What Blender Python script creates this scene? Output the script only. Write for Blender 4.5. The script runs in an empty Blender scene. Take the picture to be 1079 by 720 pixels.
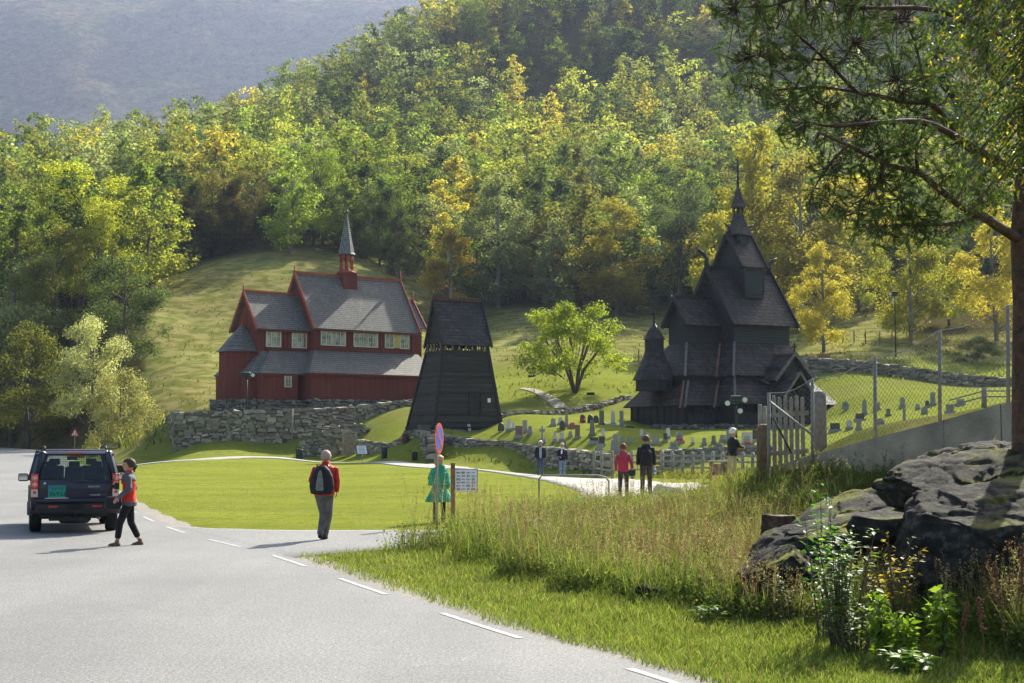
import bpy, bmesh, math, random
import numpy as np
from mathutils import Vector, Matrix, Euler
R = math.radians
SC = bpy.context.scene
COL = SC.collection
rnd = random.Random(7)
F = 1500.0; CAMH = 2.05; PITCH = R(3.85); cP, sP = math.cos(PITCH), math.sin(PITCH)

# ---------------------------------------------------------------- camera and pixel -> world helpers
def P(px, py, d):
    u = (px - 539.5) / F; v = (360 - py) / F
    k = d / (cP - v * sP)
    return Vector((u * k, d, CAMH + k * (sP + v * cP)))
def proj(p):
    x, y, z = p[0], p[1], p[2] - CAMH
    dep = y * cP + z * sP
    return 539.5 + F * x / dep, 360 - F * (z * cP - y * sP) / dep
cam = bpy.data.objects.new('camera', bpy.data.cameras.new('camera'))
COL.objects.link(cam); cam.location = (0, 0, CAMH); cam.rotation_euler = (R(90) + PITCH, 0, 0)
cam.data.sensor_width = 36; cam.data.lens = 36 * F / 1079; cam.data.clip_end = 20000; cam.data.clip_start = .1
SC.camera = cam

# ---------------------------------------------------------------- light, sky
SUN_AZ, SUN_EL = R(27), R(36)
w = bpy.data.worlds.new('World'); SC.world = w; w.use_nodes = True
nt = w.node_tree; bg = nt.nodes['Background']
sky = nt.nodes.new('ShaderNodeTexSky'); sky.sky_type = 'NISHITA'; sky.sun_disc = False
sky.sun_elevation = SUN_EL; sky.sun_rotation = SUN_AZ; sky.air_density = 1.0; sky.dust_density = 3.0; sky.ozone_density = .6
nt.links.new(sky.outputs[0], bg.inputs[0]); bg.inputs[1].default_value = .10
sl = bpy.data.lights.new('sun', 'SUN'); sl.energy = 4.6; sl.angle = R(.53); sl.color = (1, .95, .86)
so = bpy.data.objects.new('sun', sl); COL.objects.link(so)
so.rotation_euler = Vector((math.sin(SUN_AZ) * math.cos(SUN_EL), math.cos(SUN_AZ) * math.cos(SUN_EL), math.sin(SUN_EL))).to_track_quat('Z', 'Y').to_euler()
SC.view_settings.view_transform = 'Standard'; SC.view_settings.look = 'None'; SC.view_settings.exposure = 1.42
SC.view_settings.use_white_balance = True; SC.view_settings.white_balance_temperature = 6750; SC.view_settings.white_balance_tint = 6
SC.view_settings.gamma = 1; SC.view_settings.use_curve_mapping = False
SC.cycles.use_denoising = True; SC.cycles.max_bounces = 6; SC.cycles.diffuse_bounces = 3; SC.cycles.transmission_bounces = 4
SC.cycles.transparent_max_bounces = 6; SC.cycles.volume_bounces = 0; SC.cycles.use_adaptive_sampling = True; SC.cycles.adaptive_threshold = .02

# ---------------------------------------------------------------- materials
def newmat(name):
    m = bpy.data.materials.new(name); m.use_nodes = True
    return m, m.node_tree, m.node_tree.nodes['Principled BSDF']
def mat(name, c, rough=.8, metal=0., spec=.3, var=.0, scale=5., bump=0., bscale=None, c2=None, obj=True, detail=4, coat=0.):
    m, t, b = newmat(name)
    b.inputs['Roughness'].default_value = rough; b.inputs['Metallic'].default_value = metal
    b.inputs['Specular IOR Level'].default_value = spec; b.inputs['Base Color'].default_value = (*c, 1)
    if coat: b.inputs['Coat Weight'].default_value = coat; b.inputs['Coat Roughness'].default_value = .05
    tc = t.nodes.new('ShaderNodeTexCoord')
    if var or c2:
        n = t.nodes.new('ShaderNodeTexNoise'); n.inputs['Scale'].default_value = scale; n.inputs['Detail'].default_value = detail
        t.links.new(tc.outputs['Object'], n.inputs['Vector'])
        mx = t.nodes.new('ShaderNodeMix'); mx.data_type = 'RGBA'
        cc = c2 or tuple(x * (1 - var) for x in c)
        c1 = c if c2 else tuple(x * (1 + var) for x in c)
        mx.inputs[6].default_value = (*cc, 1); mx.inputs[7].default_value = (*c1, 1)
        rp = t.nodes.new('ShaderNodeMapRange'); rp.inputs[1].default_value = .35; rp.inputs[2].default_value = .65
        t.links.new(n.outputs[0], rp.inputs[0]); t.links.new(rp.outputs[0], mx.inputs[0]); t.links.new(mx.outputs[2], b.inputs['Base Color'])
    if bump:
        n = t.nodes.new('ShaderNodeTexNoise'); n.inputs['Scale'].default_value = bscale or scale * 3; n.inputs['Detail'].default_value = 6
        t.links.new(tc.outputs['Object'], n.inputs['Vector'])
        bp = t.nodes.new('ShaderNodeBump'); bp.inputs['Strength'].default_value = 1; bp.inputs['Distance'].default_value = bump
        t.links.new(n.outputs[0], bp.inputs['Height']); t.links.new(bp.outputs[0], b.inputs['Normal'])
    return m
def node(t, kind, **kw):
    n = t.nodes.new(kind)
    for k, v in kw.items():
        if k.startswith('i_'):
            n.inputs[int(k[2:]) if k[2:].isdigit() else k[2:]].default_value = v
        else: setattr(n, k, v)
    return n
def mixc(t, f, a, b, blend='MIX'):
    m = t.nodes.new('ShaderNodeMix'); m.data_type = 'RGBA'; m.blend_type = blend
    for i, s in ((0, f), (6, a), (7, b)):
        if hasattr(s, 'is_output') : t.links.new(s, m.inputs[i])
        elif i == 0: m.inputs[0].default_value = s
        else: m.inputs[i].default_value = (*s, 1)
    return m.outputs[2]
def rng(t, s, a, b, c=0., d=1.):
    n = t.nodes.new('ShaderNodeMapRange'); t.links.new(s, n.inputs[0])
    for i, v in enumerate((a, b, c, d)): n.inputs[i + 1].default_value = v
    return n.outputs[0]
def noise(t, vec, scale, detail=4, rough=.5, mp=None):
    n = t.nodes.new('ShaderNodeTexNoise'); n.inputs['Scale'].default_value = scale; n.inputs['Detail'].default_value = detail
    n.inputs['Roughness'].default_value = rough
    if mp:
        m = t.nodes.new('ShaderNodeMapping'); m.inputs['Scale'].default_value = mp; t.links.new(vec, m.inputs[0]); vec = m.outputs[0]
    t.links.new(vec, n.inputs['Vector']); return n.outputs[0]

# ---------------------------------------------------------------- object helpers
def tag(o, label=None, cat=None, group=None, kind=None):
    if label: o['label'] = label
    if cat: o['category'] = cat
    if group: o['group'] = group
    if kind: o['kind'] = kind
    return o
def empty(name, loc=(0, 0, 0), rz=0, label=None, cat=None, group=None):
    o = bpy.data.objects.new(name, None); COL.objects.link(o); o.location = loc; o.rotation_euler = (0, 0, rz)
    o.empty_display_size = .1
    return tag(o, label, cat, group)
def link(name, me, parent=None, mats=()):
    o = bpy.data.objects.new(name, me); COL.objects.link(o)
    for m in mats: me.materials.append(m)
    if parent is not None: o.parent = parent
    return o
class MB:
    """collects shapes; build() links them as one mesh object"""
    def __init__(s): s.v = []; s.f = []; s.c = []; s.sm = []
    def add(s, vs, fs, col=None, smooth=False):
        n = len(s.v); s.v += [tuple(v) for v in vs]
        for f in fs: s.f.append([i + n for i in f]); s.sm.append(smooth); s.c.append(col if col is not None else (1, 1, 1))
    def box(s, c, size, rot=None, col=None, jit=0., taper=1.):
        hx, hy, hz = (q / 2 for q in size); vs = []
        for z in (-1, 1):
            k = taper if z > 0 else 1
            for x, y in ((-1, -1), (1, -1), (1, 1), (-1, 1)):
                p = Vector((x * hx * k + rnd.uniform(-jit, jit), y * hy * k + rnd.uniform(-jit, jit), z * hz + rnd.uniform(-jit, jit)))
                if rot is not None: p = rot @ p
                vs.append(p + Vector(c))
        s.add(vs, [(3, 2, 1, 0), (4, 5, 6, 7), (0, 1, 5, 4), (1, 2, 6, 5), (2, 3, 7, 6), (3, 0, 4, 7)], col)
    def poly(s, pts, col=None): s.add(pts, [list(range(len(pts)))], col)
    def slab(s, pts, off, col=None):
        """closed prism: polygon pts pushed by vector off"""
        n = len(pts); a = [Vector(p) for p in pts]; b = [p + Vector(off) for p in a]
        s.add(a + b, [list(range(n))[::-1], list(range(n, 2 * n))] + [(i, (i + 1) % n, n + (i + 1) % n, n + i) for i in range(n)], col)
    def tube(s, pts, rads, n=8, smooth=True, col=None, cap=True, up=None, flat=1.):
        pts = [Vector(p) for p in pts]
        if not hasattr(rads, '__len__'): rads = [rads] * len(pts)
        vs = []; N = len(pts); prev = None
        for i, p in enumerate(pts):
            t = (pts[min(i + 1, N - 1)] - pts[max(i - 1, 0)])
            if t.length < 1e-9: t = Vector((0, 0, 1))
            t.normalize()
            if prev is None:
                a = Vector(up) if up else (Vector((0, 0, 1)) if abs(t.z) < .9 else Vector((0, 1, 0)))
                prev = t.cross(a).normalized()
            x = (prev - t * prev.dot(t)).normalized(); prev = x; y = t.cross(x)
            for k in range(n):
                a = 2 * math.pi * k / n
                vs.append(p + (x * math.cos(a) + y * math.sin(a) * flat) * rads[i])
        fs = [(i * n + k, i * n + (k + 1) % n, (i + 1) * n + (k + 1) % n, (i + 1) * n + k) for i in range(N - 1) for k in range(n)]
        if cap: fs += [list(range(n))[::-1], [(N - 1) * n + k for k in range(n)]]
        s.add(vs, fs, col, smooth)
    def bar(s, a, b, wd, ht=None, col=None):
        """rectangular bar from a to b"""
        a, b = Vector(a), Vector(b); ht = ht or wd; t = (b - a).normalized()
        u = Vector((0, 0, 1)) if abs(t.z) < .95 else Vector((1, 0, 0))
        x = t.cross(u).normalized() * wd / 2; y = x.cross(t).normalized() * ht / 2
        vs = [q + sx * x + sy * y for q in (a, b) for sx, sy in ((-1, -1), (1, -1), (1, 1), (-1, 1))]
        s.add(vs, [(3, 2, 1, 0), (4, 5, 6, 7), (0, 1, 5, 4), (1, 2, 6, 5), (2, 3, 7, 6), (3, 0, 4, 7)], col)
    def lathe(s, prof, c=(0, 0, 0), n=16, col=None, smooth=True, sx=1, sy=1, ph=0):
        vs = []; N = len(prof)
        for r_, z in prof:
            for k in range(n):
                a = 2 * math.pi * k / n + ph
                vs.append((c[0] + r_ * sx * math.cos(a), c[1] + r_ * sy * math.sin(a), c[2] + z))
        fs = [(i * n + k, i * n + (k + 1) % n, (i + 1) * n + (k + 1) % n, (i + 1) * n + k) for i in range(N - 1) for k in range(n)]
        fs += [list(range(n))[::-1], [(N - 1) * n + k for k in range(n)]]
        s.add(vs, fs, col, smooth)
    def ball(s, c, r, n=10, col=None, sc=(1, 1, 1)):
        pr = [(max(1e-4, math.sin(math.pi * i / n)), -math.cos(math.pi * i / n)) for i in range(n + 1)]
        vs = []; m = n * 2
        for a, z in pr:
            for k in range(m):
                t = 2 * math.pi * k / m
                vs.append((c[0] + r * sc[0] * a * math.cos(t), c[1] + r * sc[1] * a * math.sin(t), c[2] + r * sc[2] * z))
        s.add(vs, [(i * m + k, i * m + (k + 1) % m, (i + 1) * m + (k + 1) % m, (i + 1) * m + k) for i in range(n) for k in range(m)], col, True)
    def build(s, name, m, parent=None, color=False):
        me = bpy.data.meshes.new(name); me.from_pydata(s.v, [], s.f); me.update()
        me.polygons.foreach_set('use_smooth', s.sm)
        if color:
            ca = me.color_attributes.new('Col', 'FLOAT_COLOR', 'CORNER'); out = []
            for f, c in zip(s.f, s.c): out += [c[0], c[1], c[2], 1.] * len(f)
            ca.data.foreach_set('color', out)
        return link(name, me, parent, [m] if m else ())
def np_mesh(name, V, Q, m, col=None, parent=None, smooth=False, do_link=True):
    """V (n,3), Q (k,3 or 4), col per vertex (n,3)"""
    me = bpy.data.meshes.new(name); V = np.asarray(V, np.float32); Q = np.asarray(Q, np.int32); k = Q.shape[1]
    me.vertices.add(len(V)); me.vertices.foreach_set('co', V.ravel())
    me.loops.add(Q.size); me.loops.foreach_set('vertex_index', Q.ravel())
    me.polygons.add(len(Q)); me.polygons.foreach_set('loop_start', np.arange(0, Q.size, k, dtype=np.int32))
    me.polygons.foreach_set('loop_total', np.full(len(Q), k, np.int32))
    if smooth: me.polygons.foreach_set('use_smooth', np.ones(len(Q), bool))
    me.update(calc_edges=True)
    if col is not None:
        ca = me.color_attributes.new('Col', 'FLOAT_COLOR', 'POINT')
        ca.data.foreach_set('color', np.concatenate([col, np.ones((len(V), 1))], 1).astype(np.float32).ravel())
    if m: me.materials.append(m)
    if not do_link: return me
    o = bpy.data.objects.new(name, me); COL.objects.link(o)
    if parent is not None: o.parent = parent
    return o

# ---------------------------------------------------------------- terrain
RE = [(8.2, -8), (6.6, 0), (1.9, 11.9), (.35, 15.2), (-1.55, 19.7), (-3.8, 25.2), (-8.9, 36.6), (-20.8, 71), (-32, 103), (-49, 145), (-78, 190), (-120, 230)]   # right edge of the road
RW = 7.2
def roadz(y): return np.interp(y, [50, 75, 150, 230], [0, .25, .85, 1.4])
def catmull(pts, per=12):
    pts = [np.array(p, float) for p in pts]; pts = [2 * pts[0] - pts[1]] + pts + [2 * pts[-1] - pts[-2]]; out = []
    for i in range(1, len(pts) - 2):
        for k in range(per):
            t = k / per; a, b, c, d = pts[i - 1:i + 3]
            out.append(.5 * ((2 * b) + (-a + c) * t + (2 * a - 5 * b + 4 * c - d) * t * t + (-a + 3 * b - 3 * c + d) * t ** 3))
    out.append(pts[-2]); return np.array(out)
REs = catmull(RE, 10)
tg = np.gradient(REs, axis=0); tg /= np.linalg.norm(tg, axis=1)[:, None]
RN = np.stack([-tg[:, 1], tg[:, 0]], 1)          # to the left of travel
RC = REs + RN * RW / 2
near = [(-30, -8, 0), (-12, -8, 0), (0, -8, 0), (10, -8, .2), (-30, 5, 0), (-15, 5, 0), (-5, 5, 0), (3, 5, 0), (9, 5, .6), (-30, 20, 0), (-12, 20, 0), (-2, 20, 0), (-30, 40, 0), (-18, 40, 0),
        (-8, 40, 0), (0, 34, 0), (-3, 28, 0), (-32, 60, .1), (-20, 60, .1), (-6, 60, .12), (2, 50, .2), (0, 42, .1), (3, 12, .05), (4.8, 12.5, .15), (7, 12, .5), (2, 17, .1),
        (4, 16, .25), (.5, 20, .05), (2, 24, .25), (5, 20, .5), (3.5, 28, .4), (6, 30, .6), (9.5, 14, 1.2), (6, 24, 1.0), (8, 20.5, 1.95), (10, 18, 2.2), (6.2, 17.5, 1.5), (7.4, 15.5, 1.3)]
pixp = [(808, 506, 27), (870, 492, 26), (960, 465, 25), (1079, 440, 24), (808, 497, 29), (900, 458, 28), (1000, 436, 27), (1079, 420, 26), (1150, 410, 24), (760, 512, 34), (720, 520, 36),
        (745, 508, 50), (800, 503, 55), (690, 519, 47), (660, 513, 54), (610, 505, 64), (560, 499, 72), (520, 494, 78), (460, 489, 85), (400, 483, 93.5), (418, 484.5, 89), (300, 482, 95), (170, 488, 86), (250, 500, 72),
        (100, 482, 112), (170, 478, 104), (190, 474, 101.5), (300, 473, 102), (362, 473, 101), (430, 477, 93), (400, 474, 97), (455, 478, 92), (560, 490, 85), (640, 498, 80), (720, 501, 68), (800, 502, 60),
        (700, 484, 82), (760, 480, 78), (800, 478, 75),
        (600, 452, 90), (560, 457, 88), (640, 472, 84), (500, 455, 95), (470, 455, 98), (700, 463, 86), (760, 460, 86), (680, 451, 99), (780, 451, 98), (780, 447, 112), (857, 460, 80), (857, 447, 98), (900, 448, 82),
        (1000, 434, 85), (1060, 424, 85), (900, 420, 100), (880, 396, 118), (1000, 412, 108), (1070, 412, 105), (900, 352, 145), (1000, 366, 135), (1079, 376, 130), (1150, 360, 130), (950, 320, 170),
        (600, 416, 115), (560, 402, 125), (530, 388, 140), (560, 350, 175), (640, 402, 122), (680, 372, 150), (530, 340, 190), (700, 340, 190), (450, 340, 190), (660, 424, 112), (560, 436, 104), (530, 438, 99),
        (430, 457, 97), (460, 451, 94), (400, 446, 104), (420, 428, 108), (360, 434, 110), (240, 436, 110), (195, 438, 108), (440, 425, 112), (330, 436, 107), (180, 445, 112), (330, 428, 135), (230, 425, 125),
        (170, 468, 116), (110, 471, 128), (60, 471, 150), (20, 468, 170), (-60, 462, 180), (200, 418, 132), (160, 425, 132), (180, 395, 142), (200, 350, 165), (180, 295, 195), (350, 272, 205), (440, 330, 190),
        (100, 420, 150), (50, 400, 165), (0, 380, 180), (-100, 360, 190), (60, 330, 200), (0, 300, 230), (100, 290, 230), (250, 245, 245), (400, 255, 235), (600, 290, 225), (600, 205, 300), (400, 165, 350),
        (800, 300, 220), (800, 205, 300), (1000, 255, 250), (1000, 110, 380), (1200, 250, 240), (1200, 100, 380), (600, 110, 400), (800, 10, 470), (1079, 10, 450), (500, 40, 450), (0, 195, 390), (100, 187, 400), (200, 168, 430),
        (270, 140, 450), (350, 95, 480), (430, 52, 520), (-200, 230, 370), (600, -40, 560), (800, -80, 560), (1079, -90, 520), (1300, -60, 500), (-200, 300, 260)]
ctrl = [tuple(map(float, p)) for p in near] + [tuple(P(*p)) for p in pixp]
for px, py, d, dd, dz in [(0, 195, 390, 120, -22), (100, 187, 400, 120, -22), (200, 168, 430, 120, -22), (270, 140, 450, 120, -22), (350, 95, 480, 120, -22), (430, 52, 520, 120, -20), (-200, 230, 370, 120, -22)]:
    q = P(px, py, d); ctrl.append((q.x * (d + dd) / d, d + dd, q.z + dz))
for xx in (-300, -100, 100, 300): ctrl.append((xx, 760., 120. + (60 if xx > 0 else -40)))
CT = np.array(ctrl)
def st(x, y): return np.stack([x / (y + 22) * 1.6, np.log(y + 22)], -1)
S0 = st(CT[:, 0], CT[:, 1]); qv = CT[:, 2] / (CT[:, 1] + 22)
def kern(a, b):
    r2 = ((a[:, None, :] - b[None]) ** 2).sum(-1); return .5 * r2 * np.log(r2 + 1e-12)
n_ = len(CT); A = np.zeros((n_ + 3, n_ + 3)); A[:n_, :n_] = kern(S0, S0) + np.eye(n_) * 2e-5
A[:n_, n_] = 1; A[:n_, n_ + 1:] = S0; A[n_, :n_] = 1; A[n_ + 1:, :n_] = S0.T
TW = np.linalg.solve(A, np.concatenate([qv, np.zeros(3)]))
def rdist(x, y):
    """distance to the road centreline"""
    out = np.full(x.shape, 1e9)
    for i in range(len(RC) - 1):
        a, b = RC[i], RC[i + 1]; ab = b - a; t = np.clip(((x - a[0]) * ab[0] + (y - a[1]) * ab[1]) / (ab @ ab), 0, 1)
        out = np.minimum(out, np.hypot(x - a[0] - t * ab[0], y - a[1] - t * ab[1]))
    return out
def hash_noise(x, y, s):
    """cheap smooth lumps"""
    return (np.sin(x / s * 1.7 + 1.3 * np.sin(y / s * 1.1 + s)) + np.sin(y / s * 2.1 + 1.7 * np.sin(x / s * .9 + 2 * s))) * .5
def Hn(x, y):
    x = np.asarray(x, float).ravel(); y = np.asarray(y, float).ravel(); z = np.zeros(len(x))
    for i in range(0, len(x), 20000):
        s = st(x[i:i + 20000], y[i:i + 20000]); z[i:i + 20000] = kern(s, S0) @ TW[:n_] + TW[n_] + s @ TW[n_ + 1:]
    z *= (y + 22)
    far = np.clip((y - 60) / 200, 0, 1); z += far * (hash_noise(x, y, 9.) * .5 + hash_noise(y, x, 23.) * 1.2)
    z += np.clip((y - 105) / 30, 0, 1) * hash_noise(x, y, 3.1) * .12
    rd = rdist(x, y); k = np.clip((rd - RW / 2 - .3) / 3.2, 0, 1); k = k * k * (3 - 2 * k); zr = roadz(y)
    z = z * k + (zr + .01) * (1 - k); z = z - .045 * np.clip(1 - (rd - RW / 2 - .1) / .5, 0, 1)
    return z
def H(x, y): return float(Hn([x], [y])[0])
def ground_at(px, py, d0=60., d1=200.):
    """world point where the ground is seen at this pixel"""
    ds = np.linspace(d0, d1, 400); zs = Hn((px - 539.5) / F * ds, ds)
    for d, z in zip(ds, zs):
        if proj(((px - 539.5) / F * d, d, z))[1] <= py: return on_px(px, float(d))
    return on_px(px, d1)
def on_px(px, d):
    """ground point seen in column px at depth d"""
    u = (px - 539.5) / F; x = u * d
    for _ in range(3):
        z = H(x, d); x = u * (d * cP + (z - CAMH) * sP)
    return Vector((x, d, z))
# ---------------------------------------------------------------- ground sheet
rows = np.concatenate([np.linspace(-10, 10, 30)[:-1], np.geomspace(10, 760, 420)])
cols = np.linspace(-.95, .95, 420)
YY, UU = np.meshgrid(rows, cols, indexing='ij'); XX = UU * (YY + 22) * 1.0
ZZ = Hn(XX, YY).reshape(XX.shape)
gv = np.stack([XX, YY, ZZ], -1).reshape(-1, 3)
nr, nc = XX.shape; idx = np.arange(nr * nc).reshape(nr, nc)
gq = np.stack([idx[:-1, :-1], idx[:-1, 1:], idx[1:, 1:], idx[1:, :-1]], -1).reshape(-1, 4)
# colour zones: r = lawn, g = dry meadow, b = forest floor
X1, Y1, Z1 = gv.T
dep = Y1 * cP + (Z1 - CAMH) * sP; dep = np.maximum(dep, .5)
PX = 539.5 + F * X1 / dep; PY = 360 - F * ((Z1 - CAMH) * cP - Y1 * sP) / dep
def sstep(a, b, v): t = np.clip((v - a) / (b - a), 0, 1); return t * t * (3 - 2 * t)
edge = 268 + sstep(440, 480, PX) * 55 + sstep(860, 1000, PX) * 30 + 8 * hash_noise(X1, Y1, 7.)      # where the woods begin
edge = np.where(PX < 175, 480 - sstep(60, 175, PX) * 40 - 170 * sstep(130, 175, PX), edge)
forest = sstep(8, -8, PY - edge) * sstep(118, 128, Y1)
lawn = sstep(112, 100, Y1) * np.where((Y1 > 30) | (PX < 330), 1., 0.)
hill = sstep(100, 115, Y1) * (1 - forest)
bright = hill * np.where(PX > 500, sstep(372, 392, PY + 4 * hash_noise(X1, Y1, 5.)), sstep(395, 440, PY)) * sstep(300, 500, PX)
dry = hill * (1 - bright)
weed = (1 - np.clip(lawn, 0, 1)) * sstep(32, 29, Y1)
gcol = np.stack([np.clip(lawn + bright, 0, 1), np.clip(dry, 0, 1), np.clip(forest, 0, 1)], 1)
m, t, b = newmat('ground'); tc = t.nodes.new('ShaderNodeTexCoord').outputs['Object']
at = node(t, 'ShaderNodeVertexColor', layer_name='Col'); sp = t.nodes.new('ShaderNodeSeparateColor'); t.links.new(at.outputs[0], sp.inputs[0])
n1 = rng(t, noise(t, tc, 1.3, 6), .35, .65); n2 = rng(t, noise(t, tc, .12, 4), .35, .65); n3 = rng(t, noise(t, tc, 14, 3), .3, .7)
grass = mixc(t, n3, (.115, .145, .024), (.195, .22, .042))
grass = mixc(t, n1, grass, mixc(t, n3, (.155, .185, .032), (.24, .25, .06)))
verge = mixc(t, n1, (.10, .115, .03), (.17, .16, .06))
n4 = rng(t, noise(t, tc, .5, 5, .6, (1, 1, 3)), .42, .6)
dryc = mixc(t, n2, mixc(t, n4, (.15, .15, .04), (.29, .25, .10)), mixc(t, n4, (.15, .18, .04), (.32, .30, .11)))
dryc = mixc(t, rng(t, n3, 0, 1, 0, .4), dryc, (.10, .09, .03))
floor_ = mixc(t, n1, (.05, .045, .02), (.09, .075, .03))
mw = rng(t, noise(t, tc, .35, 4, .6, (.25, 1, 1)), .4, .6); grass = mixc(t, rng(t, mw, 0, 1, 0, .75), grass, (.23, .25, .045)); wr = rng(t, noise(t, tc, .9, 6, .7), .56, .64); grass = mixc(t, rng(t, wr, 0, 1, 0, .55), grass, (.24, .21, .09)); gd = rng(t, noise(t, tc, 2.6, 5, .7), .5, .66); grass = mixc(t, rng(t, gd, 0, 1, 0, .7), grass, (.07, .115, .012))
c = mixc(t, sp.outputs[0], verge, mixc(t, rng(t, n2, 0, 1, 0, .35), grass, (.15, .17, .03)))
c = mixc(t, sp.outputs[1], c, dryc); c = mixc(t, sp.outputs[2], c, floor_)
t.links.new(c, b.inputs['Base Color']); b.inputs['Roughness'].default_value = .85; b.inputs['Specular IOR Level'].default_value = 0.
bp = node(t, 'ShaderNodeBump', i_Strength=1., i_Distance=.09); t.links.new(noise(t, tc, 7, 8, .75), bp.inputs['Height']); t.links.new(bp.outputs[0], b.inputs['Normal'])
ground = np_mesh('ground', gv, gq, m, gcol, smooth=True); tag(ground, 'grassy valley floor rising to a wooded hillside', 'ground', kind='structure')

# ---------------------------------------------------------------- road, markings, paths
def asphalt(name, c1, c2, rough=.6):
    m, t, b = newmat(name); tc = t.nodes.new('ShaderNodeTexCoord').outputs['Object']
    big = rng(t, noise(t, tc, .35, 5), .3, .7); fine = rng(t, noise(t, tc, 30, 3, .8), .4, .6)
    vor = node(t, 'ShaderNodeTexVoronoi'); vor.inputs['Scale'].default_value = 38; t.links.new(tc, vor.inputs['Vector'])
    mid_ = rng(t, noise(t, tc, 4., 5, .7), .35, .65); c = mixc(t, big, c1, c2); c = mixc(t, rng(t, mid_, 0, 1, 0, .35), c, tuple(x * .7 for x in c1)); tr_ = rng(t, noise(t, tc, .5, 3, .5, (1, .12, 1)), .45, .6); c = mixc(t, rng(t, tr_, 0, 1, 0, .25), c, tuple(x * 1.3 for x in c2)); c = mixc(t, rng(t, fine, 0, 1, 0, .75), c, tuple(x * .45 for x in c1)); c = mixc(t, rng(t, vor.outputs[0], .05, .3, .7, 0), c, (.46, .45, .42))
    ck = rng(t, noise(t, tc, .9, 8, .75), .492, .5, 1, 0)
    t.links.new(c, b.inputs['Base Color']); b.inputs['Roughness'].default_value = rough; b.inputs['Specular IOR Level'].default_value = .15
    bp = node(t, 'ShaderNodeBump', i_Strength=1., i_Distance=.002); t.links.new(vor.outputs[0], bp.inputs['Height']); t.links.new(bp.outputs[0], b.inputs['Normal'])
    return m
def ribbon(name, L, Rr, z, m, label, skirt=True):
    V = []; k = 8
    for a, b_ in zip(L, Rr):
        for i in range(k + 1):
            q = a + (b_ - a) * i / k; V.append((q[0], q[1], 0))
    V = np.array(V); V[:, 2] = z(V[:, 0], V[:, 1]); N = len(L)
    V = V.reshape(N, k + 1, 3)
    if skirt: V = np.concatenate([V[:, :1] - np.array([0, 0, .1]), V, V[:, -1:] - np.array([0, 0, .1])], 1); k += 2
    V = V.reshape(-1, 3)
    ii = np.arange(N * (k + 1)).reshape(N, k + 1)
    Q = np.stack([ii[:-1, :-1], ii[:-1, 1:], ii[1:, 1:], ii[1:, :-1]], -1).reshape(-1, 4)
    o = np_mesh(name, V, Q, m, smooth=True); tag(o, label, name.replace('_', ' '), kind='structure'); return o
wob = .0 * np.sin(np.arange(len(REs)) * 2.3) + .05 * np.sin(np.arange(len(REs)) * 5.1)
def dens(a, n=4): return np.array([a[i] + (a[i + 1] - a[i]) * k / n for i in range(len(a) - 1) for k in range(n)] + [a[-1]])
eL = dens(REs + RN * RW); eR0 = dens(REs); nn = dens(RN)
jj = np.array([.05 * math.sin(i * 1.3) + .04 * math.sin(i * 3.7) + rnd.uniform(-.02, .02) for i in range(len(eR0))])
eR = eR0 + nn * (.24 + jj * .5)[:, None]
M_ASPH = asphalt('asphalt', (.19, .192, .196), (.255, .256, .258), .8)
ribbon('road', eL, eR, lambda x, y: roadz(y), M_ASPH, 'grey asphalt road leading away to the left', False)
shoulder = asphalt('gritty_edge', (.24, .22, .19), (.31, .285, .25), .9)
ribbon('road_shoulder', eR0 + nn * .42, eR0 + nn * (jj - .22)[:, None], lambda x, y: roadz(y) - .006, shoulder, 'gritty brownish shoulder along the right road edge', False)
M_LINE = mat('road_paint', (.40, .395, .38), .7, scale=9, c2=(.235, .233, .23), detail=8)
cum = np.concatenate([[0], np.cumsum(np.linalg.norm(np.diff(eR0, axis=0), axis=1))])
lm = MB(); s0 = np.interp(14.9, eR0[:, 1], cum) - 4.4 * 4
for k in range(30):
    a = s0 + k * 4.4; ln = 2.25
    ss = [a + ln * q / 4 for q in range(5)]
    if a + ln > cum[-1]: break
    pts = [(np.array([np.interp(s, cum, eR0[:, 0]), np.interp(s, cum, eR0[:, 1])]), np.array([np.interp(s, cum, nn[:, 0]), np.interp(s, cum, nn[:, 1])])) for s in ss]
    vs = [(*(p + n * o), float(roadz(p[1])) + .003 if 0 else float(roadz(p[1])) + .0055) for p, n in pts for o in (.4, .485)]
    lm.add(vs, [(2 * q, 2 * q + 1, 2 * q + 3, 2 * q + 2) for q in range(4)])
o = lm.build('road_marking', M_LINE); tag(o, 'worn white dashed edge line on the right side of the road', 'road marking', kind='structure')
def path_strip(name, pts, wid, m, label, lift=.03, per=14):
    c = catmull(pts, per); tt = np.gradient(c, axis=0); tt /= np.linalg.norm(tt, axis=1)[:, None]; n = np.stack([-tt[:, 1], tt[:, 0]], 1)
    wd = np.interp(np.linspace(0, 1, len(c)), np.linspace(0, 1, len(wid)), wid)[:, None] * (1 + .05 * np.sin(np.arange(len(c)) * 1.9))[:, None]
    return ribbon(name, c + n * wd / 2, c - n * wd / 2, lambda x, y: Hn(x, y) + lift + np.maximum(0, y - 25) * .0006, m, label)
def xy(px, py, d): q = P(px, py, d); return (q.x, q.y)
gravel = asphalt('pale_gravel', (.36, .345, .32), (.46, .44, .41), .95)
pp = [xy(60, 492, 84), xy(170, 488, 86), xy(250, 485, 92), xy(320, 483, 93), xy(400, 485, 89), xy(450, 489, 84), xy(500, 493, 80), xy(560, 500, 72), xy(620, 506, 63), xy(665, 515, 52), (4.0, 43), (2.7, 37), (.6, 32.8), (-.5, 30.9)]
path_strip('gravel_path', pp, [2.2, 2.2, 2.6, 3.0, 3.2, 3.6, 4.6, 4.6, 4.6, 4.2, 4, 3.8, 3.6, 3.0], gravel, 'pale gravel path looping around the lawn', .008)
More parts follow.
